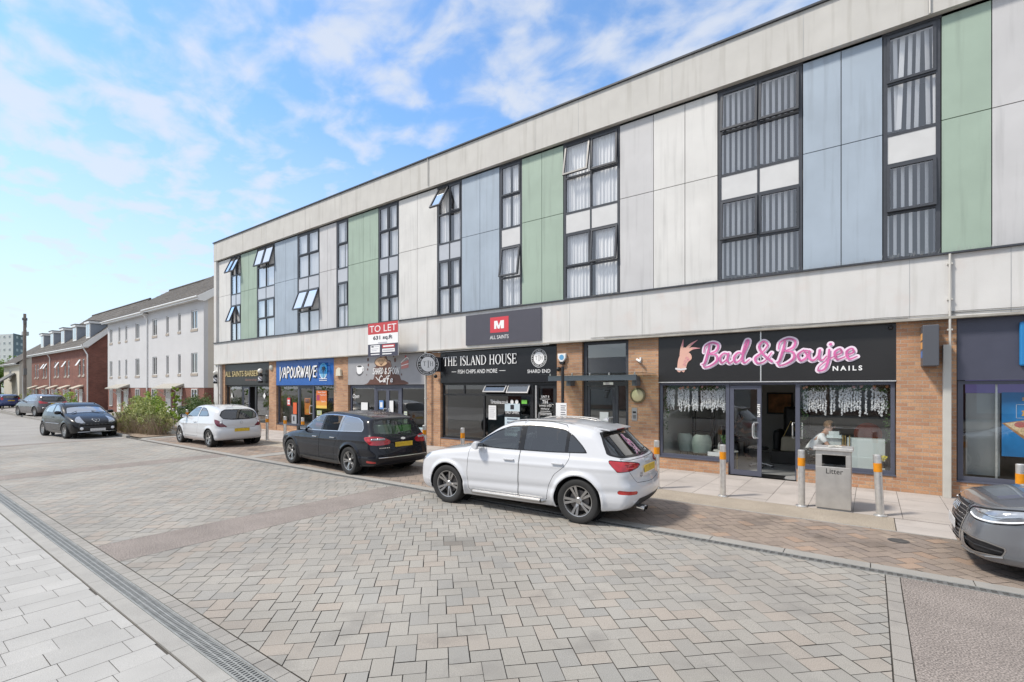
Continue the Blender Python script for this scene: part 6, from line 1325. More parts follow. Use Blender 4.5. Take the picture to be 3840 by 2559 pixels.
q3['regions'] = [
 ('side_window', 'side', SWIN, CARGL, dict(rim=(.016, TRIMG, 'window_trim'), r=.03, splits=[(1.3, 1.50, 'mirror_corner', TRIMG), (1.50, 2.36, 'side_window', CARGL), (2.36, 2.47, 'door_pillar', TRIMG), (2.47, 3.23, 'rear_side_window', CARDK), (3.23, 3.285, 'door_pillar', TRIMG), (3.285, 3.9, 'quarter_window', CARDK)])),
 ('windscreen', 'front', [(0, 1.07), (.70, 1.06), (.62, 1.30), (.52, 1.50), (0, 1.545)]+[(-.52, 1.50), (-.62, 1.30), (-.70, 1.06)], CARGL, dict(rim=(.015, TRIMG, 'windscreen_trim'))),
 ('rear_window', 'rear', [(-.60, 1.40), (.60, 1.40), (.71, 1.25), (.79, 1.07), (.70, 1.03), (0, 1.02), (-.70, 1.03), (-.79, 1.07), (-.71, 1.25)], CARDK, dict(rim=(.03, TRIMG, 'rear_window_trim'), pair=False, ch=1)),
 ('tail_lamp', 'wrapr', [(.42, .915), (.50, .945), (.80, .985), (1.22, 1.01), (1.26, .98), (1.19, .90), (1.12, .835), (.80, .845), (.55, .875)], REDL, dict(rim=(.006, TRIMG, 'lamp_surround'), r=.02)),
 ('headlamp', 'wrapf', [(.48, .66), (.55, .78), (.90, .86), (1.25, .88), (1.20, .80), (.95, .70)], CLEARL, dict(ch=1)),
 ('radiator_grille', 'front', [(-.44, .80), (.44, .80), (.50, .66), (.34, .30), (-.34, .30), (-.50, .66)], DTRIM, dict(rim=(.018, CHROME, 'grille_frame'), pair=False, smooth=False)),
 ('rear_reflector', 'wrapr', [(.62, .545), (1.12, .575), (1.12, .515), (.64, .495)], AMBER, dict(ch=1)),
 ('rear_diffuser', 'rear', [(-.60, .36), (-.50, .42), (.50, .42), (.60, .36), (.66, .10), (-.66, .10)], DTRIM, dict(pair=False, smooth=False)),
 ('door', 'side', [(1.36, 1.10), (1.44, 1.16), (1.60, 1.26), (1.92, 1.44), (2.12, 1.52), (2.40, 1.545), (2.415, 1.10), (2.41, .30), (1.38, .30), (1.34, .60)], None, dict(handle=(2.22, .90), ch=1)),
 ('door', 'side', [(2.417, 1.545), (2.90, 1.545), (3.20, 1.50), (3.31, 1.30), (3.33, .98), (3.26, .86), (3.08, .72), (2.98, .52), (2.95, .30), (2.418, .30)], None, dict(handle=(3.14, .90), ch=1)),
 ('panel', 'rear', [(-.60, 1.0), (-.74, 1.03), (-.70, .82), (-.54, .66), (0, .62), (.54, .66), (.70, .82), (.74, 1.03), (.60, 1.0), (.0, 1.0)], None, dict(name='tailgate', ch=1))]
car, S_, H_ = build_car(q3, (-5.01, 7.49, 0), R_(184.0))
X = H_['X']
for s in (1, -1):
    g = MB(); P_ = [(X(u), s*(.60-.05*abs(u-2.6)), H_['z'](u, .60-.05*abs(u-2.6))+.022) for u in np.linspace(1.95, 3.30, 14)]; P_[0] = (P_[0][0], P_[0][1], P_[0][2]-.03); P_[-1] = (P_[-1][0], P_[-1][1], P_[-1][2]-.03); g.path(P_, .011, 8); part('roof_rail', g, ALLOY, car, world=False)
    g = MB(); y_ = .90; g.path([(X(1.42), s*.84, .30), (X(1.50), s*.93, .285), (X(2.85), s*.93, .285), (X(2.93), s*.84, .30)], .034, 10); part('side_step', g, ALLOY, car, world=False)
g = MB()
for k in range(4): ring_badge(H_, g, (k-1.5)*.052, .955, .034, True, .0045, 14)
part('ring_badge', g, CHROME, car, world=False)
g = MB(); t_ = text_mb('Q3', .085); b_ = bounds(t_)
for (px_, py_, pz_) in t_.v: yy, zz = .42+(-px_), .74+py_; g.v.append((X(H_['end'](abs(yy), zz, True))-.006, yy+.0, zz))
g.f = t_.f; g.m = t_.m; part('model_lettering', g, DTRIM, car, world=False)
rear_wiper(car, H_, 1.06, .02, -.34)
g = MB(); g.prism([(X(3.60), 1.475), (X(3.86), 1.435), (X(3.86), 1.415), (X(3.60), 1.44)], 'y', -.50, .50); part('roof_spoiler', g, q3['paint'], car, world=False, bevel=.006); g = MB(); g.box(X(3.865), X(3.86), -.18, .18, 1.418, 1.433); part('brake_light', g, REDL, car, world=False)
g = MB(); g.tube((X(4.30), .48, .285), (X(4.42), .50, .275), .036, n=14, caps=False); g.tube((X(4.30), .39, .285), (X(4.42), .41, .275), .036, n=14, caps=False); part('exhaust', g, CHROME, car, world=False, smooth=True)
g = MB(); g.prism([(X(3.55), 1.56), (X(3.62), 1.60), (X(3.64), 1.55)], 'y', -.012, .012); part('aerial_fin', g, q3['paint'], car, world=False)
# tail lamp light strips on the SUV
for s in (1, -1):
    g = MB(); on_rear(H_, [(s*y, .945+.02*(y-.5)) for y in np.linspace(.50, .74, 8)], 0, g, .006, .004); on_rear(H_, [(s*y, .885) for y in np.linspace(.56, .74, 8)], 0, g, .007, .004); part('lamp_strip', g, REDB2, car, world=False)
# ---- dark estate
mo = dict(label='dark blue black estate car with chrome window line and green boxes in the back', L=4.83, W=1.886, R=.335, rim=.232, style='y', wheels=(.96, 3.81), paint=paint('dark navy paint', (.009, .010, .015), .22, .1), cowl=1.0, res=.028, k=.12, cf=.17, cr=.12, flare=.022, arch=.055,
 side=[(.22, .20), (.06, .26), (.0, .42), (.02, .62), (.12, .76), (.35, .84), (.75, .92), (1.2, .985), (1.55, 1.20), (1.95, 1.40), (2.3, 1.48), (2.8, 1.50), (3.4, 1.485), (4.0, 1.44), (4.33, 1.38), (4.40, 1.33), (4.55, 1.12), (4.66, .98), (4.73, .88), (4.76, .72), (4.80, .62), (4.83, .50), (4.82, .36), (4.72, .24), (4.0, .19), (1.0, .18)],
 plan=[(0, .58), (.12, .75), (.35, .86), (.8, .925), (1.6, .94), (3.4, .94), (4.2, .90), (4.6, .85), (4.83, .76)],
 sect=[(0, .12), (.2, .08), (.30, .03), (.42, .0), (.62, .0), (.78, .015), (.88, .03), (.94, .05), (.98, .075), (1.25, .175), (1.42, .26), (1.55, .32)], crease=[(2.4, .010, .03, .80, .02), (2.4, -.010, .05, .45, .02)],
 mirror=(1.62, 1.04), mirmat=TRIMG, rplate=.74, fplate=.45)
MW = [(1.50, 1.00), (1.75, 1.16), (2.05, 1.32), (2.30, 1.395), (2.8, 1.42), (3.4, 1.405), (3.9, 1.36), (4.12, 1.28), (4.22, 1.12), (4.20, 1.05), (3.4, 1.02), (2.0, .985)]
ch = (.014, CHROME, 'window_trim'); BOXG = mat('pale boxes', (.45, .55, .48), .7)
mo['regions'] = [('side_window', 'side', MW, CARGL, dict(rim=ch, r=.05, splits=[(1.3, 1.66, 'mirror_corner', TRIMG), (1.66, 2.42, 'side_window', CARGL), (2.42, 2.50, 'door_pillar', TRIMG), (2.50, 3.22, 'rear_side_window', glass_mat('open window', (.75, .78, .78), .3, .0)), (3.22, 3.30, 'door_pillar', ALLOY), (3.30, 4.4, 'quarter_window', glass_mat('reflecting glass', (.45, .5, .52), 1.7, .28))])),
 ('windscreen', 'front', [(0, 1.0), (.72, .99), (.64, 1.20), (.54, 1.40), (0, 1.44), (-.54, 1.40), (-.64, 1.20), (-.72, .99)], CARGL, dict(rim=(.015, TRIMG, 'windscreen_trim'))),
 ('rear_window', 'rear', [(-.58, 1.34), (.58, 1.34), (.68, 1.18), (.72, 1.00), (.4, .96), (0, .95), (-.4, .96), (-.72, 1.00), (-.68, 1.18)], glass_mat('estate rear glass', (.42, .50, .42), 1.2, .03), dict(rim=(.03, TRIMG, 'rear_window_trim'), pair=False, ch=1)),
 ('tail_lamp', 'wrapr', [(.50, .76), (.46, .84), (.72, .93), (1.00, .955), (1.36, .93), (1.30, .86), (1.12, .76), (.80, .74)], REDL, dict(rim=(.03, REDL, 'lamp_surround'), ch=1)),
 ('headlamp', 'wrapf', [(.42, .62), (.55, .74), (.90, .82), (1.35, .86), (1.25, .76), (.95, .66)], CLEARL, dict(ch=1)),
 ('radiator_grille', 'front', [(-.46, .48), (.46, .48), (.56, .26), (-.56, .26)], DTRIM, dict(rim=(.015, CHROME, 'grille_frame'), pair=False, smooth=False)),
 ('rear_reflector', 'wrapr', [(.88, .37), (1.25, .39), (1.25, .33), (.90, .325)], AMBER, dict(ch=1)),
 ('door', 'side', [(1.40, 1.02), (1.75, 1.24), (2.05, 1.385), (2.30, 1.445), (2.455, 1.455), (2.46, .30), (1.46, .30), (1.38, .60)], None, dict(handle=(2.26, .84), ch=1, hmat=CHROME)), ('door', 'side', [(2.462, 1.455), (3.0, 1.455), (3.26, 1.44), (3.30, 1.0), (3.28, .82), (3.18, .66), (3.16, .30), (2.463, .30)], None, dict(handle=(3.10, .86), ch=1, hmat=CHROME)),
 ('panel', 'rear', [(-.62, .94), (-.74, .97), (-.70, .62), (-.5, .50), (0, .48), (.5, .50), (.70, .62), (.74, .97), (.62, .94), (0, .94)], None, dict(name='tailgate', ch=1))]
car2, S2, H2 = build_car(mo, (-11.55, 8.17, 0), R_(177.2)); X = H2['X']
for s in (1, -1):
    g = MB(); on_rear(H2, [(s*y, .875+.01*(y-.5)) for y in np.linspace(.50, .80, 9)], 0, g, .030, -.012); part('lamp_lens', g, CLEARL, car2, world=False, smooth=True)
g = MB(); on_rear(H2, [(y, .455) for y in np.linspace(-.72, .72, 13)], 0, g, .009, .004); part('chrome_strip', g, CHROME, car2, world=False)
g = MB(); P_ = []
for i in range(17): a = 2*math.pi*i/16; yy, zz = .07*math.cos(a), .875+.028*math.sin(a); P_.append((X(H2['end'](yy, zz, True))-.008, yy, zz))
g.poly(P_[:-1]); part('oval_badge', g, CHROME, car2, world=False)
g = MB()
for i, ww in enumerate((.05, .03, .05, .03, .05, .03)): yy = .66-.045*i; g.box(X(H2['end'](abs(yy), .68, True))-.008, X(H2['end'](abs(yy), .68, True)), yy-.016, yy+.016, .672, .69)
part('model_lettering', g, CHROME, car2, world=False); rear_wiper(car2, H2, 1.0, .05, -.36)
g = MB()
for s in (1, -1): g.box(X(4.35), X(4.05), s*.40-.13, s*.40+.13, .70, 1.22)
def cargo(label, x0, x1, y0, y1, z0, z1, M):
    c0 = Vector(((x0+x1)/2, (y0+y1)/2, z0)); a = car2.rotation_euler.z; w = Vector((c0.x*math.cos(a)-c0.y*math.sin(a), c0.x*math.sin(a)+c0.y*math.cos(a), z0))+car2.location
    t = thing('cargo_box', label, 'box', tuple(w), a); g = MB(); g.box(-(x1-x0)/2, (x1-x0)/2, -(y1-y0)/2, (y1-y0)/2, 0, z1-z0); part('carton', g, M, t, world=False, bevel=.01); g = MB(); g.box(-(x1-x0)/2-.004, -(x1-x0)/2+.002, -(y1-y0)/2+.04, (y1-y0)/2-.04, (z1-z0)*.5, (z1-z0)*.62); part('label_strip', g, PRINT_W, t, world=False)
cargo('pale stacked boxes behind the left of the estate rear window', X(4.46), X(4.15), .12, .52, .72, 1.20, BOXG); cargo('bright lime green bag behind the right of the estate rear window', X(4.42), X(4.1), -.50, -.02, .75, 1.16, mat('lime', (.16, .55, .06), .6, var=.3, vscale=6))
# ---- white three door hatchback
co = dict(label='white three door hatchback with dark red teardrop tail lamps parked in the far bay', L=3.999, W=1.737, R=.312, rim=.215, style='star', wheels=(.80, 3.31), paint=paint('solid white paint', (.60, .61, .63)), cowl=1.02, res=.03, k=.13, cf=.20, cr=.16, flare=.016, arch=.045,
 side=[(.2, .20), (.05, .27), (.0, .42), (.03, .62), (.14, .78), (.40, .90), (.75, .99), (1.0, 1.05), (1.35, 1.26), (1.75, 1.43), (2.1, 1.485), (2.6, 1.48), (3.1, 1.44), (3.55, 1.355), (3.68, 1.30), (3.80, 1.13), (3.90, .95), (3.935, .82), (3.93, .68), (3.985, .60), (4.0, .46), (3.96, .30), (3.85, .23), (3.2, .19), (.9, .18)],
 plan=[(0, .52), (.12, .68), (.35, .79), (.8, .855), (1.4, .868), (3.0, .868), (3.5, .85), (3.8, .80), (4.0, .68)],
 sect=[(0, .10), (.2, .07), (.30, .02), (.42, .0), (.62, .0), (.78, .015), (.90, .035), (.98, .06), (1.25, .145), (1.42, .22), (1.5, .27)], crease=[(2.0, .008, .04, .80, .03), (2.0, -.010, .05, .42, .0)],
 mirror=(1.32, 1.06), mirmat=TRIMG, rplate=.60, fplate=.45)
co['regions'] = [('side_window', 'side', [(1.28, 1.03), (1.50, 1.20), (1.80, 1.345), (2.10, 1.39), (2.34, 1.395), (2.26, 1.06), (1.7, 1.035)], CARGL, dict(rim=(.015, TRIMG, 'window_trim'), ch=1)), ('quarter_window', 'side', [(2.42, 1.39), (2.70, 1.365), (2.96, 1.27), (3.18, 1.10), (3.10, 1.085), (2.34, 1.06)], CARDK, dict(rim=(.02, TRIMG, 'window_trim'), ch=1)),
 ('windscreen', 'front', [(0, 1.04), (.66, 1.03), (.58, 1.22), (.48, 1.40), (0, 1.44), (-.48, 1.40), (-.58, 1.22), (-.66, 1.03)], CARGL, dict(rim=(.015, TRIMG, 'windscreen_trim'))),
 ('rear_window', 'rear', [(-.42, 1.33), (.42, 1.33), (.56, 1.27), (.65, 1.12), (.58, 1.00), (.3, .97), (-.3, .97), (-.58, 1.00), (-.65, 1.12), (-.56, 1.27)], CARDK, dict(rim=(.03, TRIMG, 'rear_window_trim'), pair=False, ch=1)),
 ('tail_lamp', 'wrapr', [(.56, .72), (.74, .84), (.94, .95), (1.20, 1.0), (1.12, .86), (1.0, .76), (.86, .715)], mat('dark red lamp', (.14, .012, .03), .1, coat=1), dict(ch=1)), ('headlamp', 'wrapf', [(.45, .66), (.60, .80), (.95, .90), (1.35, .95), (1.2, .82), (.95, .70)], CLEARL, dict(ch=1)),
 ('door', 'side', [(1.20, 1.02), (1.50, 1.26), (1.82, 1.41), (2.10, 1.445), (2.40, 1.44), (2.36, 1.08), (2.42, .80), (2.40, .34), (1.28, .34), (1.18, .6)], None, dict(handle=(2.20, .86), ch=1)),
 ('panel', 'rear', [(-.62, .97), (-.60, .80), (-.50, .68), (0, .65), (.50, .68), (.60, .80), (.62, .97), (0, .965)], None, dict(name='tailgate', ch=1))]
car3, S3, H3 = build_car(co, (-20.28, 8.42, 0), R_(180.3)); X = H3['X']
g = MB(); ring_badge(H3, g, 0, .86, .045, True, .006, 16); on_rear(H3, [(-.03, .88), (.0, .86), (.03, .84)], 0, g, .006, .008); part('round_badge', g, CHROME, car3, world=False)
g = MB(); g.tube((X(3.9), .28, .25), (X(4.0), .30, .24), .03, n=12, caps=False); part('exhaust', g, CHROME, car3, world=False); g = MB(); g.tube((X(3.2), 0, 1.42), (X(3.4), 0, 1.56), .006, n=5); part('aerial', g, DTRIM, car3, world=False)
for s in (1, -1): g = MB(); u_ = H3['end'](s*.66, .87, True); g.sphere((X(u_)-.002, s*.66, .87), .030, 10); part('reversing_lamp', g, LED, car3, world=False)
# ---- black small hatchback facing the camera
pe = dict(label='black small hatchback facing down the street with wide sloping bonnet', L=4.03, W=1.748, R=.305, rim=.20, style='n', wheels=(.85, 3.39), paint=paint('black paint', (.006, .006, .007), .25), cowl=1.03, res=.03, k=.13, cf=.19, cr=.14, flare=.014, arch=.045,
 side=[(.22, .20), (.06, .26), (.0, .38), (.0, .50), (.05, .64), (.16, .74), (.45, .88), (.80, .98), (1.05, 1.04), (1.40, 1.24), (1.80, 1.41), (2.2, 1.465), (2.7, 1.46), (3.2, 1.42), (3.60, 1.34), (3.75, 1.20), (3.88, 1.0), (3.95, .84), (4.0, .66), (4.03, .5), (3.98, .32), (3.85, .22), (3.2, .18), (.9, .18)],
 plan=[(0, .54), (.12, .70), (.35, .80), (.8, .86), (1.4, .874), (3.0, .874), (3.6, .84), (4.03, .68)],
 sect=[(0, .10), (.2, .07), (.30, .02), (.42, .0), (.62, .0), (.78, .015), (.90, .035), (.98, .06), (1.25, .15), (1.42, .23), (1.5, .28)], mirror=(1.38, 1.06), fplate=.36, rplate=.6)
WSG = glass_mat('sky lit windscreen', (.35, .4, .42), 1.8, .42)
pe['regions'] = [('side_window', 'side', [(1.36, 1.04), (1.58, 1.20), (1.88, 1.33), (2.15, 1.375), (2.30, 1.38), (2.28, 1.05)], CARGL, dict(rim=(.012, TRIMG, 'window_trim'), ch=1)), ('side_window', 'side', [(2.38, 1.38), (2.75, 1.37), (3.1, 1.30), (3.35, 1.10), (3.2, 1.06), (2.36, 1.05)], CARGL, dict(rim=(.012, TRIMG, 'window_trim'), ch=1)),
 ('windscreen', 'front', [(0, 1.05), (.69, 1.02), (.62, 1.20), (.50, 1.38), (0, 1.42), (-.50, 1.38), (-.62, 1.20), (-.69, 1.02)], WSG, dict(rim=(.015, TRIMG, 'windscreen_trim'), pair=False)), ('rear_window', 'rear', [(-.5, 1.32), (.5, 1.32), (.62, 1.05), (0, 1.0), (-.62, 1.05)], CARDK, dict(pair=False)),
 ('headlamp', 'wrapf', [(.44, .635), (.60, .73), (.85, .85), (1.06, .93), (1.14, .90), (1.03, .78), (.88, .68), (.62, .62)], CLEARL, dict(rim=(.008, TRIMG, 'lamp_surround'), ch=1)),
 ('radiator_grille', 'front', [(-.62, .57), (-.66, .53), (-.58, .32), (.58, .32), (.66, .53), (.62, .57)], DTRIM, dict(pair=False, smooth=False, off=-.01)),
 ('door', 'side', [(1.28, 1.02), (1.58, 1.26), (1.88, 1.39), (2.34, 1.43), (2.33, .32), (1.30, .32), (1.24, .6)], None, dict(handle=(2.16, .86), ch=1)), ('tail_lamp', 'wrapr', [(.7, .75), (.75, 1.0), (1.15, 1.05), (1.0, .75)], REDL, dict())]
car4, S4, H4 = build_car(pe, (-28.2, 6.05, 0), R_(5)); X = H4['X']
def on_front(H, pts, mb, r=.008, lift=.006, n=6): mb.path([(H['X'](H['end'](y, z, False))+lift, y, z) for y, z in pts], r, n)
g = MB(); on_front(H4, [(y, .56) for y in np.linspace(-.60, .60, 11)], g, .03, .0); part('bumper_bar', g, pe['paint'], car4, world=False, smooth=True)
g = MB(); on_front(H4, [(y, .275) for y in np.linspace(-.62, .62, 11)], g, .012, .004); part('chrome_strip', g, CHROME, car4, world=False)
for s in (1, -1): g = MB(); u_ = H4['end'](s*.52, .42, False); g.sphere((X(u_)+.0, s*.52, .42), .062, 14, sc=(.4, 1, 1)); part('fog_lamp', g, LED, car4, world=False, smooth=True)
g = MB(); on_front(H4, [(-.13, .80), (-.10, .73), (-.06, .69), (.06, .69), (.10, .73), (.13, .80), (.06, .785), (-.06, .785), (-.13, .80)], g, .008, .008); g.sphere((X(H4['end'](0, .745, False))+.010, 0, .745), .026, 10, sc=(.3, 1.2, .9)); part('lion_badge', g, CHROME, car4, world=False, smooth=True)
for s in (1, -1): g = MB(); g.path([(X(1.02), s*.55, 1.055), (X(1.16), s*.25-.1, 1.115)], .010, 6); part('windscreen_wiper', g, DTRIM, car4, world=False); g = MB(); g.tube((X(1.9), s*.52, 1.43), (X(3.0), s*.52, 1.43), .015, n=6); part('roof_rail', g, TRIMG, car4, world=False); g = MB(); y_ = H4['y'](2.0, .62); g.tube((X(1.35), s*(y_+.005), .60), (X(2.9), s*(y_+.005), .60), .014, n=6); part('door_strip', g, ALLOY, car4, world=False)
# ---- dark grey SUV seen from behind
su = dict(label='dark grey SUV seen from behind beside the telegraph pole', L=4.38, W=1.806, R=.345, rim=.235, style='n', wheels=(.9, 3.55), paint=paint('grey metallic', (.085, .075, .078), .25, .5), cowl=1.1, res=.04, k=.13, cf=.18, cr=.14, flare=.016,
 side=[(.2, .22), (.05, .3), (.0, .5), (.05, .75), (.2, .9), (.6, 1.02), (1.05, 1.10), (1.4, 1.32), (1.8, 1.52), (2.2, 1.59), (2.8, 1.59), (3.4, 1.55), (3.95, 1.47), (4.05, 1.38), (4.2, 1.14), (4.3, .95), (4.33, .75), (4.38, .6), (4.36, .38), (4.2, .25), (3.4, .22), (1, .21)], plan=[(0, .55), (.12, .72), (.4, .84), (.9, .90), (3.4, .90), (4.0, .87), (4.38, .74)],
 sect=[(0, .1), (.25, .04), (.4, .0), (.7, .0), (.9, .03), (1.05, .07), (1.35, .17), (1.55, .27), (1.65, .32)], mirror=(1.5, 1.14), rplate=.88)
su['regions'] = [('side_window', 'side', [(1.45, 1.12), (1.7, 1.28), (2.1, 1.47), (2.7, 1.5), (3.3, 1.45), (3.6, 1.3), (3.65, 1.15), (2.4, 1.1)], CARGL, dict(rim=(.02, CHROME, 'window_trim'), ch=1)), ('windscreen', 'front', [(0, 1.12), (.68, 1.1), (.5, 1.5), (0, 1.54), (-.5, 1.5), (-.68, 1.1)], CARGL, dict(pair=False)),
 ('rear_window', 'rear', [(-.52, 1.40), (.52, 1.40), (.66, 1.25), (.66, 1.12), (0, 1.09), (-.66, 1.12), (-.66, 1.25)], CARDK, dict(rim=(.03, TRIMG, 'rear_window_trim'), pair=False, ch=1)), ('tail_lamp', 'wrapr', [(.44, .98), (.7, 1.04), (1.15, 1.12), (1.3, 1.10), (1.1, .93), (.6, .92)], REDL, dict(ch=1)), ('door', 'side', [(1.4, 1.1), (1.7, 1.33), (2.1, 1.53), (2.42, 1.55), (2.42, .35), (1.42, .35)], None, dict(handle=(2.2, .98))), ('panel', 'rear', [(-.7, 1.1), (-.66, .74), (0, .70), (.66, .74), (.7, 1.1), (0, 1.08)], None, dict(name='tailgate', ch=1))]
car5, S5, H5 = build_car(su, (-49.24, 8.44, .075), R_(190))
g = MB(); on_rear(H5, [(y, .99) for y in np.linspace(-.4, .4, 9)], 0, g, .015, .004); part('chrome_strip', g, CHROME, car5, world=False); g = MB(); on_rear(H5, [(y, .62) for y in np.linspace(-.7, .7, 11)], 0, g, .04, -.01); part('bumper_strip', g, ALLOY, car5, world=False, smooth=True)
# ---- blue hatchback at the far left
bl = dict(label='blue hatchback seen from behind at the far left edge', L=3.95, W=1.72, R=.30, rim=.2, style='n', wheels=(.8, 3.29), paint=paint('blue paint', (.02, .045, .17), .25, .3), cowl=1.0, res=.045, k=.13, cf=.18, cr=.14,
 side=[(.2, .2), (.04, .3), (.0, .5), (.08, .72), (.4, .88), (.95, 1.0), (1.3, 1.22), (1.7, 1.4), (2.2, 1.47), (3.0, 1.44), (3.5, 1.36), (3.65, 1.22), (3.82, .95), (3.88, .75), (3.95, .6), (3.93, .35), (3.8, .22), (3.2, .2), (.9, .2)], plan=[(0, .52), (.15, .70), (.4, .80), (.9, .86), (3.0, .86), (3.6, .83), (3.95, .7)],
 sect=[(0, .1), (.25, .04), (.4, .0), (.65, .0), (.85, .03), (1.0, .06), (1.25, .15), (1.45, .25)], mirror=(1.35, 1.06), rplate=.78)
bl['regions'] = [('side_window', 'side', [(1.35, 1.02), (1.6, 1.2), (1.95, 1.35), (2.6, 1.37), (3.1, 1.25), (3.2, 1.06), (2.4, 1.02)], CARGL, dict(rim=(.015, TRIMG, 'window_trim'), ch=1)), ('rear_window', 'rear', [(-.48, 1.32), (.48, 1.32), (.62, 1.14), (.62, 1.02), (0, .99), (-.62, 1.02), (-.62, 1.14)], CARDK, dict(rim=(.03, TRIMG, 'rear_window_trim'), pair=False, ch=1)), ('tail_lamp', 'wrapr', [(.74, .84), (.76, 1.05), (.95, 1.18), (1.15, 1.12), (1.0, .84)], REDL, dict(ch=1)), ('windscreen', 'front', [(0, 1.02), (.64, 1.0), (.5, 1.35), (0, 1.4), (-.5, 1.35), (-.64, 1.0)], CARGL, dict(pair=False))]
car6, S6, H6 = build_car(bl, (-74.6, 10.0, .0), R_(184)); 
# ---- grey saloon entering at the right edge
au = dict(label='metallic grey saloon nose with large framed grille at the right edge', L=4.93, W=1.874, R=.345, rim=.245, style='twin', wheels=(.92, 3.83), paint=paint('daytona grey', (.21, .225, .25), .25, .5), cowl=.96, res=.027, k=.10, cf=.17, cr=.10, flare=.014, arch=.05,
 side=[(.16, .17), (.04, .20), (-.0, .30), (-.0, .46), (.03, .62), (.08, .74), (.24, .80), (.7, .89), (1.2, .945), (1.5, .98), (1.95, 1.20), (2.4, 1.38), (2.9, 1.455), (3.4, 1.43), (3.9, 1.30), (4.3, 1.12), (4.7, 1.05), (4.85, 1.02), (4.90, .8), (4.93, .55), (4.88, .3), (4.6, .2), (1.0, .17)],
 plan=[(0, .60), (.10, .72), (.3, .84), (.7, .91), (1.3, .937), (3.9, .937), (4.5, .90), (4.93, .74)], sect=[(0, .12), (.17, .07), (.26, .02), (.40, .0), (.60, .0), (.72, .015), (.82, .035), (.90, .06), (.96, .08), (1.2, .17), (1.4, .28)], mirror=(1.85, 1.03), fplate=.46)
au['regions'] = [('windscreen', 'front', [(0, 1.02), (.70, .99), (.62, 1.2), (.52, 1.34), (0, 1.40), (-.52, 1.34), (-.62, 1.2), (-.70, .99)], CARGL, dict(rim=(.015, TRIMG, 'windscreen_trim'), pair=False)), ('side_window', 'side', [(1.95, 1.0), (2.3, 1.2), (2.7, 1.34), (3.2, 1.35), (3.8, 1.2), (4.0, 1.05), (3.0, .98)], CARGL, dict(rim=(.015, CHROME, 'window_trim'), ch=1)),
 ('radiator_grille', 'front', [(-.40, .755), (.40, .755), (.50, .64), (.36, .275), (-.36, .275), (-.50, .64)], DTRIM, dict(rim=(.022, CHROME, 'grille_frame'), pair=False, smooth=False, off=-.02, roff=.004)),
 ('headlamp', 'wrapf', [(.56, .66), (.60, .735), (.95, .765), (1.35, .80), (1.62, .83), (1.52, .73), (1.30, .635), (1.05, .605), (.78, .615), (.66, .645)], CLEARL, dict(rim=(.010, TRIMG, 'lamp_surround'), ch=1, off=-.006)),
 ('air_intake', 'wrapf', [(.52, .44), (.98, .41), (1.20, .37), (1.14, .26), (.72, .25), (.56, .28)], DTRIM, dict(rim=(.014, ALLOY, 'intake_frame'), ch=1, off=-.02)),
 ('door', 'side', [(1.75, .98), (2.2, 1.2), (2.7, 1.40), (2.9, 1.41), (2.92, .3), (1.72, .3)], None, dict(handle=(2.7, .85))), ]
car7, S7, H7 = build_car(au, (.83+4.93/2, 8.22, 0), R_(180)); X = H7['X']
g = MB()
for z in np.arange(.31, .74, .048): w_ = .34+.10*min(1, (z-.28)/.36)-(max(0, z-.64)*.9); on_front(H7, [(y, z) for y in np.linspace(-w_, w_, 9)], g, .008, -.012)
part('grille_slat', g, flat('slat grey', (.10, .10, .105), .3), car7, world=False)
g = MB()
for k in range(4): ring_badge(H7, g, (k-1.5)*.075, .655, .050, False, .007, 18, lift=.012)
part('ring_badge', g, CHROME, car7, world=False)
def wrap_pt(H, q, z):
    # find the point on the nose whose girth |y| + x equals q
    best = None
    for y in np.linspace(.2, .93, 120):
        u = H['end'](y, z, False)
        if best is None or abs(y+u-q) < best[0]: best = (abs(y+u-q), u, y)
    return best[1], best[2]
for s in (1, -1):
    for nm, line, r in (('light_strip', [(.64, .67), (.78, .64), (1.02, .632), (1.25, .655), (1.42, .71), (1.50, .765)], .010), ('lamp_divider', [(.72, .72), (.90, .70), (1.10, .69), (1.30, .73)], .008)):
        g = MB(); P_ = []
        for q, z in catmull(line, 5): u, y = wrap_pt(H7, q, z); P_.append((X(u)+.001, s*(y+.001), z))
        g.path(P_, r, 6); part(nm, g, LED if nm == 'light_strip' else CHROME, car7, world=False)
    g = MB(); P_ = []
    for q, z in ((.60, .36), (.8, .345), (1.0, .33), (1.15, .32)): u, y = wrap_pt(H7, q, z); P_.append((X(u)+.002, s*(y), z))
    g.path(P_, .009, 6); part('intake_blade', g, DTRIM, car7, world=False)
    g = MB(); P_ = []
    for q, z in ((.40, .22), (.7, .225), (.95, .235), (1.15, .26)): u, y = wrap_pt(H7, q, z); P_.append((X(u)+.012, s*(y+.004), z))
    g.path(P_, .012, 6); part('splitter', g, ALLOY, car7, world=False)
g = MB(); z_ = H7['z'](1.02, -.0); 
for s in (1, -1): g.sphere((X(1.05), s*.45, H7['z'](1.05, .45)+.006), .022, 8, sc=(1.2, 1.6, .5))
part('washer_jet', g, DTRIM, car7, world=False)
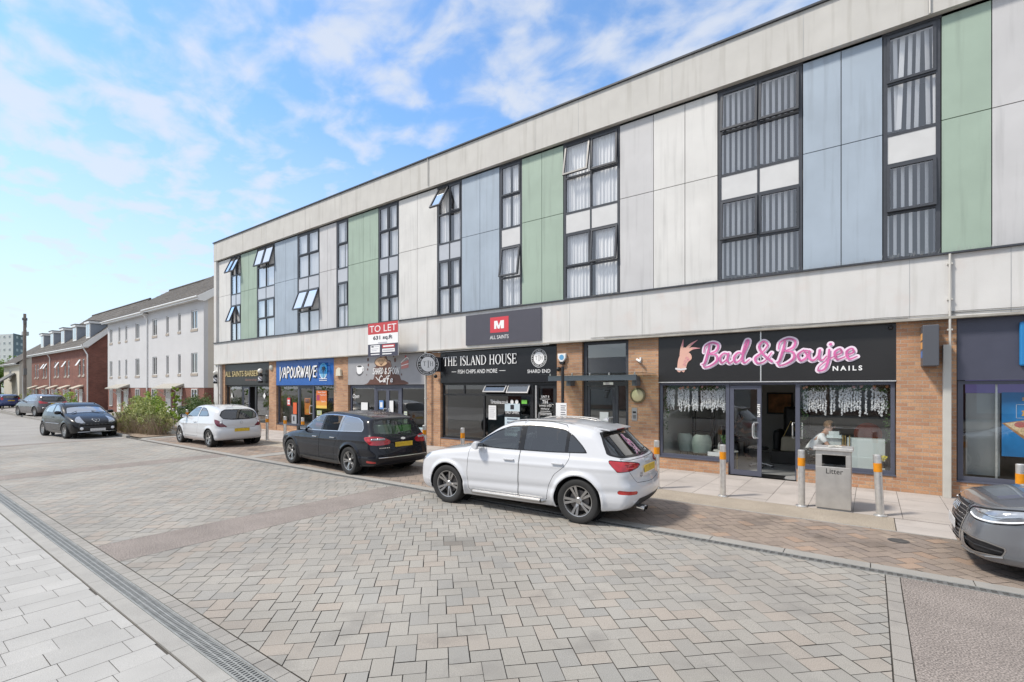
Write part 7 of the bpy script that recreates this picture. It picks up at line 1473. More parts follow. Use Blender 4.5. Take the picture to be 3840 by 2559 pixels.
# ================================================================ houses and planting beyond
UPVC = flat('white upvc', (.78, .78, .77), .35); PANE = glass_mat('house glass', (.10, .11, .12), 1.4, .12); TILE = mat('roof tiles', (.095, .085, .075), .85, var=.25, vscale=1.2, bump=.8, bscale=14, speck=.35, speck_scale=9)
CILL = flat('stone cill', (.40, .35, .30), .8); RENDW = mat('cool white render', (.58, .58, .59), .85, var=.04, vscale=.8, bump=.1, streak=.12, streak_col=(.5, .5, .49))
REND_SHADE = mat('shaded gable render', (.62, .57, .50), .85, var=.05, vscale=.8)  # white render again; warmer tone of the shaded end wall put into the colour
def hwin(parent, x0, x1, z0, z1, y, cill=True, bars=1, top=0.0, dark=PANE, open_=0, name='window'):
    g = MB(); f = .055; g.box(x0, x1, y-.02, y+.05, z1-f, z1); g.box(x0, x1, y-.02, y+.05, z0, z0+f); g.box(x0, x0+f, y-.02, y+.05, z0+f, z1-f); g.box(x1-f, x1, y-.02, y+.05, z0+f, z1-f)
    for i in range(bars): xm = x0+(x1-x0)*(i+1)/(bars+1); g.box(xm-.025, xm+.025, y-.018, y+.05, z0+f, z1-f)
    if top: g.box(x0+f, x1-f, y-.017, y+.05, z1-top, z1-top+.05)
    W = part(name, g, UPVC, parent); g = MB(); g.box(x0+f, x1-f, y+.02, y+.03, z0+f, z1-f); part('pane', g, dark, W)
    if cill: g = MB(); g.box(x0-.06, x1+.06, y-.09, y+.02, z0-.16, z0-.002); part('sill', g, CILL, W)
    if open_: g = MB(); h = top or .45; c, s = math.cos(R_(open_)), math.sin(R_(open_)); g.poly([(x0+.02, y-.03, z1-.02), (x1-.02, y-.03, z1-.02), (x1-.02, y-.03-h*s, z1-.02-h*c), (x0+.02, y-.03-h*s, z1-.02-h*c)]); g.box(x0+.02, x1-.02, y-.05-h*s, y-.02-h*s, z1-.06-h*c, z1-.02-h*c); part('open_light', g, UPVC, W)
    return W
def wall_holes(g, x0, x1, z0, z1, y, holes, d=.25, m=0):
    """front wall as boxes with real openings; holes grouped by rows"""
    rows = sorted(set((h[2], h[3]) for h in holes)); zc = z0
    for (a, b) in rows:
        if a > zc+1e-4: g.box(x0, x1, y, y+d, zc, a, m)
        xs = sorted((h[0], h[1]) for h in holes if (h[2], h[3]) == (a, b)); xc = x0
        for (p, q) in xs:
            if p > xc: g.box(xc, p, y, y+d, a, b, m)
            xc = q
        g.box(xc, x1, y, y+d, a, b, m); zc = b
    if z1 > zc: g.box(x0, x1, y, y+d, zc, z1, m)
# --- white three storey terrace, world y 13.4
t = thing('terrace_house', 'white rendered three storey terrace with red brick ground floor and tiled roof', 'terrace', (-44, 13.4, 0))
HX0, HX1, HY = -53.6, -34.2, 13.4; EZ = 7.95; UB = 2.12
cols_ = []; half = (HX1-HX0)/2
for k in range(2):
    o = HX0+k*half
    cols_ += [(o+.55, o+1.25, 1), (o+2.85, o+3.30, 0), (o+4.55, o+5.0, 0), (o+6.9, o+7.8, 1)] if k == 0 else [(o+.85, o+1.75, 1), (o+3.5, o+3.95, 0), (o+5.6, o+6.05, 0), (o+7.75, o+8.75, 1)]
up = [(a, b, z, z+1.35) for (a, b, _) in cols_ for z in (3.05,)]+[(a, b, z, z+1.25) for (a, b, _) in cols_ for z in (5.95,)]
g = MB(); wall_holes(g, HX0, HX1, UB, EZ, HY, up); g.box(HX0, HX0+.25, HY+.25, HY+9.5, UB, EZ); part('rendered_wall', g, RENDW, t)
g = MB(); g.box(HX1-.25, HX1, HY+.25, HY+9.5, UB, EZ); g.poly([(HX1, HY, EZ), (HX1, HY+9.5, EZ), (HX1, HY+4.75, 11.3)]); g.box(HX0+.25, HX1-.25, HY+9.3, HY+9.5, UB, EZ); part('gable_wall', g, REND_SHADE, t)
gw = [(HX0+.6, HX0+1.3, .55, 2.05), (HX0+7.0, HX0+7.9, .35, 2.05), (HX0+10.5, HX0+11.4, .35, 2.05), (HX0+17.6, HX0+18.5, .45, 2.05)]; gd = [(HX0+2.6, HX0+3.5), (HX0+4.3, HX0+5.2), (HX0+13.2, HX0+14.1), (HX0+15.0, HX0+15.9)]
g = MB(); g.box(HX0, HX1, HY+.02, HY+.3, 0, UB-.005); g.box(HX0, HX0+.3, HY+.3, HY+9.4, 0, UB-.005); g.box(HX1-.3, HX1-.02, HY+.3, HY+9.4, 0, UB-.005); part('brick_wall', g, REDB, t)
for (a, b, z0, z1) in up:
    br = 1 if b-a > .6 else 0; hwin(t, a+.01, b-.01, z0+.01, z1-.01, HY+.06, bars=br)
for (a, b, z0, z1) in gw: hwin(t, a, b, z0, z1, HY-.03, bars=1, cill=False)
DOORW = flat('white door', (.70, .70, .68), .4)
def hdoor(t, a, b, y, M=DOORW, h=2.02):
    g = MB(); g.box(a, b, y-.04, y+.02, .1, h); D = part('door', g, M, t); g = MB()
    for q in (.22, .62): g.box(a+q*(b-a), a+(q+.14)*(b-a), y-.045, y-.041, 1.35, 1.8)
    part('pane', g, PANE, D)
for (a, b) in gd: hdoor(t, a, b, HY)
for (a, b) in ((HX0+2.2, HX0+5.6), (HX0+12.7, HX0+16.3)):
    g = MB(); g.prism([(HY-.75, 2.10), (HY+.02, 2.42), (HY+.02, 2.26), (HY-.75, 2.02)], 'x', a, b); C1 = part('porch_roof', g, mat('porch grey', (.36, .34, .30), .7), t); g = MB()
    for x in (a+.25, b-.3): g.tube((x, HY, 1.6), (x, HY-.6, 2.05), .03, n=6); g.box(x-.03, x+.03, HY-.05, HY, 1.55, 2.1)
    part('bracket', g, UPVC, C1)
def gable_roof(t, x0, x1, y0, y1, ez, rz, ov=.35, M=TILE, hip0=0, hip1=0, th=.12):
    ym = (y0+y1)/2; g = MB(); sl = (rz-ez)/(ym-y0); ye = y0-ov; ze = ez-ov*sl; yo = y1+ov
    A = [(x0, ye, ze), (x1, ye, ze), (x1-hip1, ym, rz), (x0+hip0, ym, rz)]; B = [(x0, yo, ze), (x1, yo, ze), (x1-hip1, ym, rz), (x0+hip0, ym, rz)]
    for q in (A, B[::-1]): g.poly([(a, b, c+th) for a, b, c in q]); g.poly([q[0], q[1], (q[1][0], q[1][1], q[1][2]+th), (q[0][0], q[0][1], q[0][2]+th)]); g.poly([(a, b, c) for a, b, c in q][::-1])
    if hip0: g.poly([(x0, ye, ze+th), (x0+hip0, ym, rz+th), (x0, yo, ze+th)])
    if hip1: g.poly([(x1, ye, ze+th), (x1, yo, ze+th), (x1-hip1, ym, rz+th)])
    else: g.poly([(x1, ye, ze), (x1-hip1, ym, rz), (x1-hip1, ym, rz+th), (x1, ye, ze+th)]); g.poly([(x1, yo, ze), (x1, yo, ze+th), (x1, ym, rz+th), (x1, ym, rz)])
    # ribs of tiles
    R = part('roof', g, M, t)
    g = MB(); n = int((x1-x0)/.33)
    for s in range(14):
        f = s/14; 
        for (ya, yb2, sg) in ((ye, ym, 1),):
            y_ = ya+(yb2-ya)*f; z_ = ze+(rz-ze)*f+th; h0 = hip0*f; h1 = hip1*f
            g.box(x0+h0, x1-h1, y_, y_+.05, z_-.01, z_+.028)
    part('tile_course', g, M, R)
    g = MB(); g.box(x0-.02, x1+.02, ye-.03, ye+.0, ze-.10, ze+.10); g.box(x0, x1, ye, y0, ze-.04, ze-.005); part('fascia_board', g, UPVC, R)
    g = MB(); g.tube((x0, ye-.09, ze+.05), (x1, ye-.09, ze+.05), .06, n=8); part('gutter', g, UPVC, R)
    g = MB(); g.tube((x0+hip0, ym, rz+th+.02), (x1-hip1, ym, rz+th+.02), .10, n=8); part('ridge_tile', g, M, R)
    return R
XM = HX0+half
r = gable_roof(t, HX0-.2, XM, HY, HY+9.5, EZ, 11.25); r = gable_roof(t, XM+.02, HX1+.15, HY, HY+9.5, EZ+.12, 11.45)
g = MB(); g.prism([(HY-.38, EZ-.32), (HY-.38, EZ-.02), (HY+4.75, 11.42), (HY+4.75, 11.15), (HY, EZ-.32)], 'x', HX1+.155, HX1+.185); part('bargeboard', g, UPVC, t)
g = MB(); g.path([(XM-.1, HY-.42, EZ-.1), (XM-.1, HY-.06, EZ-.7), (XM-.1, HY-.06, .1)], .05, 8); part('rainwater_pipe', g, UPVC, t)
# --- red brick terrace with dormers
t = thing('terrace_house', 'red brick two storey terrace with five roof dormers and a hipped roof', 'terrace', (-67, 12.6, 0))
BX_0, BX_1, BY, BE = -78.4, -56.0, 12.6, 6.05; n5 = (BX_1-BX_0)/5
g = MB(); w1 = []; w0 = []; ds = []
for k in range(5):
    o = BX_0+k*n5; w1 += [(o+1.0, o+1.65, 3.25, 4.75), (o+2.2, o+2.85, 3.25, 4.75)] if k % 2 else [(o+1.5, o+2.15, 3.25, 4.75), (o+2.75, o+3.4, 3.25, 4.75)]
g = MB(); wall_holes(g, BX_0, BX_1, 0, BE, BY, w1); g.box(BX_0, BX_0+.25, BY+.25, BY+9.2, 0, BE); g.box(BX_1-.25, BX_1, BY+.25, BY+9.2, 0, BE); g.poly([(BX_1, BY, BE), (BX_1, BY+9.2, BE), (BX_1, BY+4.6, 10.45)]); g.box(BX_0+.25, BX_1-.25, BY+9, BY+9.2, 0, BE); part('brick_wall', g, REDB, t)
rnd = random.Random(2)
for i, (a, b, z0, z1) in enumerate(w1): hwin(t, a+.01, b-.01, z0+.01, z1-.01, BY+.05, bars=0, top=.6, open_=(28 if i in (2, 3, 5, 6, 8) else 0))
for k in range(5):
    o = BX_0+k*n5; a = o+(1.9 if k % 2 == 0 else 2.0); hdoor(t, a, a+.9, BY); hwin(t, a-1.3, a-.6, .5, 1.95, BY-.03, bars=0, top=.5, cill=False)
    g = MB(); g.prism([(BY-.7, 2.10), (BY, 2.38), (BY, 2.22), (BY-.7, 2.02)], 'x', a-.35, a+1.25); P1 = part('porch_roof', g, mat('porch cream', (.52, .46, .38), .7), t); g = MB()
    for x in (a-.2, a+1.1): g.tube((x, BY, 1.65), (x, BY-.55, 2.03), .03, n=6)
    part('bracket', g, UPVC, P1)
R = gable_roof(t, BX_0-.3, BX_1+.2, BY, BY+9.2, BE, 10.55, hip0=4.2)
g = MB(); g.prism([(BY-.38, BE-.35), (BY-.38, BE-.05), (BY+4.6, 10.5), (BY+4.6, 10.2), (BY, BE-.3)], 'x', BX_1+.21, BX_1+.24); part('bargeboard', g, UPVC, t)
g = MB(); g.path([(BX_1-.3, BY-.4, BE-.1), (BX_1+.12, BY-.06, BE-1.0), (BX_1+.12, BY-.06, .1)], .05, 8); part('rainwater_pipe', g, UPVC, t); g = MB(); g.path([(BX_0+2*n5, BY-.4, BE-.2), (BX_0+2*n5, BY-.07, BE-.8), (BX_0+2*n5, BY-.07, .1)], .05, 8); part('rainwater_pipe', g, UPVC, t)
LEAD = mat('lead cheek', (.28, .31, .35), .6, var=.08)
for k in range(5):
    o = BX_0+k*n5+n5*.5; a, b = o-.62, o+.62; y0 = BY+.55; g = MB(); zb = BE+.3; zt = 8.05
    g.box(a, b, y0, y0+2.4, zb, zt); D = part('dormer', g, LEAD, t)
    g = MB(); g.box(a-.14, b+.14, y0-.16, y0+2.5, zt, zt+.20); part('dormer_fascia', g, UPVC, D); g = MB(); g.box(a-.18, b+.18, y0-.2, y0+2.5, zt+.205, zt+.26); part('dormer_roof', g, TILE, D)
    g = MB(); g.box(a, b, y0-.05, y0-.002, zb+.35, zt-.01); part('frame', g, UPVC, D); g = MB(); g.box(a+.12, o-.05, y0-.06, y0-.051, zb+.5, zt-.12); g.box(o+.05, b-.12, y0-.06, y0-.051, zb+.5, zt-.12); part('pane', g, PANE, D)
# --- cream house beyond the pole
def small_house(x0, x1, y0, y1, ez, rz, M, label, name='house', wins=(), side=()):
    t = thing(name, label, 'house', ((x0+x1)/2, y0, 0)); g = MB(); g.box(x0, x1, y0, y1, 0, ez); ym = (y0+y1)/2
    for x in (x0, x1): g.poly([(x, y0, ez), (x, y1, ez), (x, ym, rz)])
    part('wall', g, M, t); gable_roof(t, x0-.25, x1+.25, y0, y1, ez, rz+.02)
    for w in wins: hwin(t, *w, y0-.03, bars=1)
    for (ya, yb, z0, z1) in side: g = MB(); g.box(x1-.01, x1+.05, ya, yb, z0, z1); W = part('window', g, UPVC, t); g = MB(); g.box(x1+.045, x1+.055, ya+.08, yb-.08, z0+.08, z1-.08); part('pane', g, PANE, W)
    return t
CREAM = mat('cream render', (.62, .58, .50), .85, var=.05)
small_house(-94, -84, 12.4, 20, 5.3, 8.3, CREAM, 'cream house with tiled roof beyond the red brick terrace', wins=((-90, -88.8, 3.2, 4.4),), side=((14.0, 15.0, 3.2, 4.4),))
small_house(-112, -100, 2.5, 12, 4.6, 8.6, CREAM, 'cream gabled house behind the tree at the far left edge', side=((6.0, 7.2, 3.0, 4.2), (8.5, 9.7, .8, 2.2)))
t = thing('porch', 'grey roofed porch with timber frame in front of the cream house', 'porch', (-88, 10.8, 0)); g = MB(); g.prism([(10.6, 2.6), (12.3, 4.0), (12.3, 3.8), (10.6, 2.45)], 'x', -89.3, -85.8); part('roof', g, mat('slate porch', (.16, .16, .16), .8), t); g = MB(); 
for x in (-89.1, -86.0): g.box(x-.07, x+.07, 10.7, 10.84, 0, 2.5)
part('post', g, UPVC, t)
# --- tower block far away
t = thing('tower_block', 'distant white and grey tower block with rooftop aerials at the far left', 'tower block', (-240, 90, 0))
def P_at(u, v, tt): s = (u-1920)/1829.4*tt; F = (-math.sin(R_(36.318)), math.cos(R_(36.318))); Rr = (math.cos(R_(36.318)), math.sin(R_(36.318))); return (F[0]*tt+Rr[0]*s, F[1]*tt+Rr[1]*s)
pL = P_at(-60, 0, 212); pC = P_at(49, 0, 206); pR = P_at(89, 0, 216); ztop = 25.0
t.location = (pC[0], pC[1], 0)
def wallface(name, a, b, M, z1=ztop, th=.4):
    g = MB(); d = Vector((b[0]-a[0], b[1]-a[1])).normalized(); nn = Vector((d.y, -d.x))
    g.prism([a, b, (b[0]-nn.x*th, b[1]-nn.y*th), (a[0]-nn.x*th, a[1]-nn.y*th)], 'z', 0, z1); return part(name, g, M, t), d, nn
bk = (pL[0]+(pR[0]-pC[0]), pL[1]+(pR[1]-pC[1]))
g = MB(); g.prism([pL, pC, pR, bk], 'z', 0, ztop); part('rendered_wall', g, mat('tower white', (.58, .60, .62), .8), t)
d2 = Vector((pR[0]-pC[0], pR[1]-pC[1])).normalized(); n2 = Vector((d2.y, -d2.x)); d1 = Vector((pC[0]-pL[0], pC[1]-pL[1])).normalized(); n1_ = Vector((d1.y, -d1.x))
g = MB(); q = [Vector(pC)+n2*.15, Vector(pR)+n2*.15, Vector(pR)+n2*.02, Vector(pC)+n2*.02]; g.prism([tuple(v) for v in q], 'z', 0, ztop+.2); part('grey_wall', g, mat('tower grey', (.16, .19, .22), .8), t)
lenR = (Vector(pR)-Vector(pC)).length; lenL = (Vector(pC)-Vector(pL)).length
for fl in range(9):
    z = 1.3+fl*2.75
    for k in range(5):
        p = Vector(pC)-d1*(2.2+k*lenL/5.6); g = MB(); g.prism([tuple(p-d1*.75+n1_*.05), tuple(p+d1*.75+n1_*.05), tuple(p+d1*.75+n1_*.0), tuple(p-d1*.75)], 'z', z, z+1.2); W = part('window', g, UPVC, t) if fl > 3 else None
        if W: g = MB(); g.prism([tuple(p-d1*.6+n1_*.08), tuple(p+d1*.6+n1_*.08), tuple(p+d1*.6+n1_*.05), tuple(p-d1*.6+n1_*.05)], 'z', z+.12, z+1.08); part('pane', g, PANE, W)
    for k in range(2):
        p = Vector(pC)+d2*(lenR*(.32+k*.42)); g = MB(); g.prism([tuple(p-d2*1.0+n2*.2), tuple(p+d2*1.0+n2*.2), tuple(p+d2*1.0+n2*.15), tuple(p-d2*1.0+n2*.15)], 'z', z, z+1.1)
        if fl > 3: W = part('window', g, mat('tower frame', (.42, .45, .47), .5) if fl == 4 and k == 0 else bpy.data.materials['tower frame'], t)
g = MB(); c = Vector(pC)+d2*lenR*.3+Vector((-2, 3)); g.box(c.x-1.2, c.x+1.2, c.y-1, c.y+1, ztop, ztop+1.6)
for i in range(5): g.tube((c.x-3+i*1.3, c.y, ztop), (c.x-3+i*1.3, c.y, ztop+2.2+(i == 3)*4), .18, n=5)
g.box(c.x+.4, c.x+1.6, c.y-.3, c.y+.3, ztop+3.4, ztop+6.2); part('rooftop_aerial', g, GREYM, t)
# --- telegraph pole
t = thing('telegraph_pole', 'weathered timber telegraph pole on the pavement at the far left', 'pole', (-57.5, 8.8, 0)); g = MB(); g.tube((-57.5, 8.8, 0), (-57.4, 8.8, 8.35), .135, .095, 14); part('post', g, mat('old timber', (.21, .175, .15), .9, var=.2, vscale=3), t, smooth=True, auto=40)
g = MB(); g.box(-57.62, -57.2, 8.72, 8.88, 7.5, 7.75); g.tube((-57.42, 8.65, 7.9), (-57.42, 8.95, 7.9), .12); g.box(-57.35, -57.15, 8.7, 8.9, 3.2, 3.75); part('fittings', g, flat('pole steel', (.12, .12, .12)), t)
g = MB(); g.lathe([(.148, .3), (.140, 3.1)], 14, c=(-57.5, 8.8, 0)); part('sleeve', g, mat('galvanised sleeve', (.33, .33, .32), .6), t, smooth=True)
# ================================================================ planting
def foliage_mat(n, c1, c2, sc=1.4):
    M = bpy.data.materials.new(n); M.use_nodes = True; nt = M.node_tree; N = nt.nodes; L = nt.links; b = N['Principled BSDF']; b.inputs['Roughness'].default_value = .65
    g_ = N.new('ShaderNodeNewGeometry'); tc = N.new('ShaderNodeTexCoord'); no = N.new('ShaderNodeTexNoise'); no.inputs['Scale'].default_value = sc; L.new(tc.outputs['Object'], no.inputs[0])
    mr = N.new('ShaderNodeMapRange'); L.new(no.outputs[0], mr.inputs[0]); mr.inputs[1].default_value = .35; mr.inputs[2].default_value = .65
    ad = N.new('ShaderNodeMath'); L.new(mr.outputs[0], ad.inputs[0]); mu = N.new('ShaderNodeMath'); mu.operation = 'MULTIPLY'; mu.inputs[1].default_value = .5; L.new(g_.outputs['Random Per Island'], mu.inputs[0]); L.new(mu.outputs[0], ad.inputs[1])
    sb = N.new('ShaderNodeMath'); sb.operation = 'SUBTRACT'; sb.inputs[1].default_value = .25; sb.use_clamp = True; L.new(ad.outputs[0], sb.inputs[0])
    mx = N.new('ShaderNodeMixRGB'); L.new(sb.outputs[0], mx.inputs[0]); mx.inputs[1].default_value = (*c1, 1); mx.inputs[2].default_value = (*c2, 1); L.new(mx.outputs[0], b.inputs['Base Color'])
    tr = N.new('ShaderNodeBsdfTranslucent'); L.new(mx.outputs[0], tr.inputs[0]); ms = N.new('ShaderNodeMixShader'); ms.inputs[0].default_value = .28; L.new(b.outputs[0], ms.inputs[1]); L.new(tr.outputs[0], ms.inputs[2]); L.new(ms.outputs[0], N['Material Output'].inputs[0])
    return M
F_GREEN = foliage_mat('bright leaf', (.16, .27, .035), (.40, .52, .09)); F_OLIVE = foliage_mat('olive leaf', (.19, .24, .075), (.42, .44, .16), 2); F_DARK = foliage_mat('conifer leaf', (.05, .09, .03), (.14, .20, .06), 2); F_DRY = foliage_mat('dry stem', (.30, .22, .15), (.52, .42, .30), 2); F_TREE = foliage_mat('tree leaf', (.08, .15, .03), (.24, .35, .08))
BARK = mat('bark', (.10, .075, .055), .9, var=.3, vscale=5)
def shrub(name, cat, label, blobs, M, n, s, seed, stems=None, loc=None, crown='foliage', dry=None):
    rnd = random.Random(seed); t = thing(name, label, cat, loc or (blobs[0][0], blobs[0][1], 0)); g = MB(); tot = sum(b[3]**2 for b in blobs)
    for (x, y, z, r, sc) in blobs:
        k = int(n*r*r/tot)
        for c in range(max(6, k//26)):
            # clumps near the surface of the blob
            v = Vector((rnd.gauss(0, 1), rnd.gauss(0, 1), rnd.gauss(0, 1))).normalized()*rnd.uniform(.55, 1.02); leaf_quads(g, (x+v.x*r*sc[0], y+v.y*r*sc[1], z+v.z*r*sc[2]), r*rnd.uniform(.12, .30), rnd, 26, s)
    part(crown, g, M, t)
    g = MB(); base = Vector((blobs[0][0], blobs[0][1], 0))
    for (x, y, z, r, sc) in blobs[:14]: g.tube((x*.5+base.x*.5, y*.5+base.y*.5, 0), (x, y, z), .03 if not stems else stems, .012, 6)
    part('stem', g, BARK, t)
    if dry:
        g = MB()
        for i in range(dry[0]):
            bx = rnd.choice(blobs); a = rnd.uniform(0, 6.28); p = Vector((bx[0]+rnd.uniform(-1, 1)*bx[3]*bx[4][0], bx[1]+rnd.uniform(-1, .4)*bx[3]*bx[4][1], .03)); e = Vector((math.cos(a)*.3, math.sin(a)*.3, rnd.uniform(.3, dry[1]))); g.tube(p, p+e*.5+Vector((0, 0, .08)), .006, .005, 3, caps=False); g.tube(p+e*.5+Vector((0, 0, .08)), p+e, .005, .003, 3, caps=False)
        part('dry_stem', g, F_DRY, t)
    return t
S1 = (1.2, .8, .8)
shrub('shrub', 'shrub', 'sprawling pale olive shrub with dry grassy stems at the road edge', [(-27.6, 8.4, .75, .95, S1), (-28.9, 8.6, .85, .95, S1), (-26.3, 8.3, .55, .75, S1), (-30.2, 8.7, .9, .85, S1), (-25.5, 8.3, .35, .5, S1), (-27.9, 8.0, .45, .7, S1), (-29.3, 8.1, .5, .7, S1)], F_OLIVE, 8200, .055, 21, dry=(1500, .95))
shrub('shrub', 'shrub', 'bright yellow green shrub rising behind the olive shrub', [(-30.4, 9.3, 1.45, .60, (1, 1, 1.0)), (-29.7, 9.2, 1.15, .65, S1), (-28.6, 9.0, 1.15, .50, S1), (-31.2, 9.3, 1.1, .6, S1), (-27.2, 8.9, .95, .45, S1), (-26.4, 9.0, .75, .35, S1)], F_GREEN, 4200, .05, 22)
shrub('shrub', 'shrub', 'muted green shrub in front of the white terrace door', [(-32.8, 10.2, .95, .75, S1), (-33.6, 10.4, .7, .7, S1), (-31.8, 10.2, .6, .5, S1)], foliage_mat('muted leaf', (.09, .12, .04), (.20, .22, .09), 2), 2000, .06, 23)
shrub('hedge', 'hedge', 'large rounded dark evergreen bush behind the bollards', [(-31.0, 12.1, .80, 1.05, (1.3, .8, .85)), (-32.2, 12.2, .8, .9, (1.2, .8, .85)), (-29.6, 11.9, .62, .8, (1.2, .8, .85)), (-31.2, 11.5, .5, .8, (1.4, .8, .7))], F_DARK, 9000, .05, 24)
shrub('climbing_plant', 'plant', 'upright green climber beside the white terrace doors', [(-34.8, 12.0, 1.9, .32, (1, 1, 1.3)), (-34.7, 12.0, 1.3, .42, (1, 1, 1)), (-34.9, 12.0, .7, .45, (1, 1, 1))], F_GREEN, 700, .07, 25)
shrub('shrub', 'shrub', 'small yellow green bush at the corner of the red brick terrace', [(-54.5, 10.8, .95, 1.0, (1.1, .8, .9)), (-53.2, 10.8, .8, .8, S1), (-55.8, 11, .7, .7, S1)], F_GREEN, 1400, .08, 26)
shrub('shrub', 'shrub', 'green roadside bush between the blue car and the timber pole', [(-78, 12.5, 1.1, 1.3, (1.1, .8, .9)), (-80, 13, 1.0, 1.2, S1), (-75.5, 12.3, .8, 1.0, S1)], F_OLIVE, 1200, .11, 27)
g = MB(); g.box(-33.2, -31.9, 11.6, 12.3, .05, 1.0); single('wheelie_bin', g, flat('bin black', (.02, .02, .022), .5), 'black lidded bins half hidden behind the shrubs', 'wheelie bin', loc=(-32.5, 11.9, 0), bevel=.05)
def tree(label, x, y, h, r, seed, M=F_TREE, n=5200, s=.16):
    rnd = random.Random(seed); t = thing('tree', label, 'tree', (x, y, 0)); g = MB(); g.tube((x, y, 0), (x+.2, y, h*.45), .22, .13, 10); limbs = []
    for i in range(9):
        a = rnd.uniform(0, 6.28); e = (x+math.cos(a)*r*.6, y+math.sin(a)*r*.6, h*rnd.uniform(.5, .9)); g.tube((x+.1, y, h*rnd.uniform(.28, .45)), e, .09, .03, 7); limbs.append(e)
    part('trunk', g, BARK, t, smooth=True); g = MB()
    for i in range(n//34):
        e = rnd.choice(limbs+[(x, y, h*.75)]); v = Vector((rnd.gauss(0, 1), rnd.gauss(0, 1), rnd.gauss(0, .7)))*r*.30; leaf_quads(g, (e[0]+v.x, e[1]+v.y, max(h*.28, e[2]+v.z)), r*rnd.uniform(.10, .22), rnd, 34, s)
    part('crown', g, M, t); return t
tree('leafy green street tree at the far left edge of the picture', -76.5, 4.6, 5.7, 3.2, 31, M=F_GREEN)
tree('darker tree behind the green street tree at the far left', -92, 6.0, 6.4, 3.2, 32)
tree('dark tree standing between the cream houses in the distance', -98, 12.5, 6.0, 3.0, 33)
# low boundary wall by the brick terrace
# far ground cover beyond everything
g = MB(); rnd = random.Random(40)
for i in range(90):
    x = -125+rnd.uniform(-8, 8); y = -60+i*2.4; leaf_quads(g, (x, y, 2.0+rnd.uniform(0, 1.5)), 2.6, rnd, 60, .45)
struct('far_trees', g, F_TREE, kind='stuff'); bpy.data.objects['far_trees']['label'] = 'distant line of trees closing the end of the street'
# --- the other side of the street, only seen mirrored in the shop glass
t = thing('opposite_building', 'red brick building with pale band across the street, mirrored in the shop glass', 'building', (-8, -20, 0)); g = MB(); g.box(-34, 14, -26, -20, 0, 3.2); part('brick_wall', g, REDB, t); g = MB(); g.box(-34, 14, -26, -19.9, 3.2, 5.2); part('rendered_wall', g, RENDW, t); g = MB()
for i in range(11): g.box(-32+i*4.2, -29.2+i*4.2, -19.95, -19.9, .4, 2.6)
part('shutter', g, mat('shutter', (.35, .36, .36), .6), t)
# ================================================================ people
SKIN = mat('skin', (.50, .29, .21), .55, var=.05)
def skinned(name, chains, M, parent, sub=2):
    """chains: lists of (point, radius); equal points are welded; first point of the first chain is the root"""
    V, Rr, E, key = [], [], [], {}
    for ch in chains:
        prev = None
        for p, r in ch:
            k = tuple(round(q, 4) for q in p)
            if k not in key: key[k] = len(V); V.append(p); Rr.append(r)
            if prev is not None and prev != key[k]: E.append((prev, key[k]))
            prev = key[k]
    me = bpy.data.meshes.new(name); me.from_pydata(V, E, []); me.materials.append(M); o = bpy.data.objects.new(name, me); COL.objects.link(o); o.parent = parent
    sk = o.modifiers.new('skin', 'SKIN'); sk.use_smooth_shade = True
    if not me.skin_vertices: me.skin_vertices.new() if hasattr(me.skin_vertices, 'new') else None
    sv = me.skin_vertices[0].data
    for i, r in enumerate(Rr): sv[i].radius = (r, r); sv[i].use_root = (i == 0)
    s = o.modifiers.new('subdivision', 'SUBSURF'); s.levels = sub; s.render_levels = sub
    return o
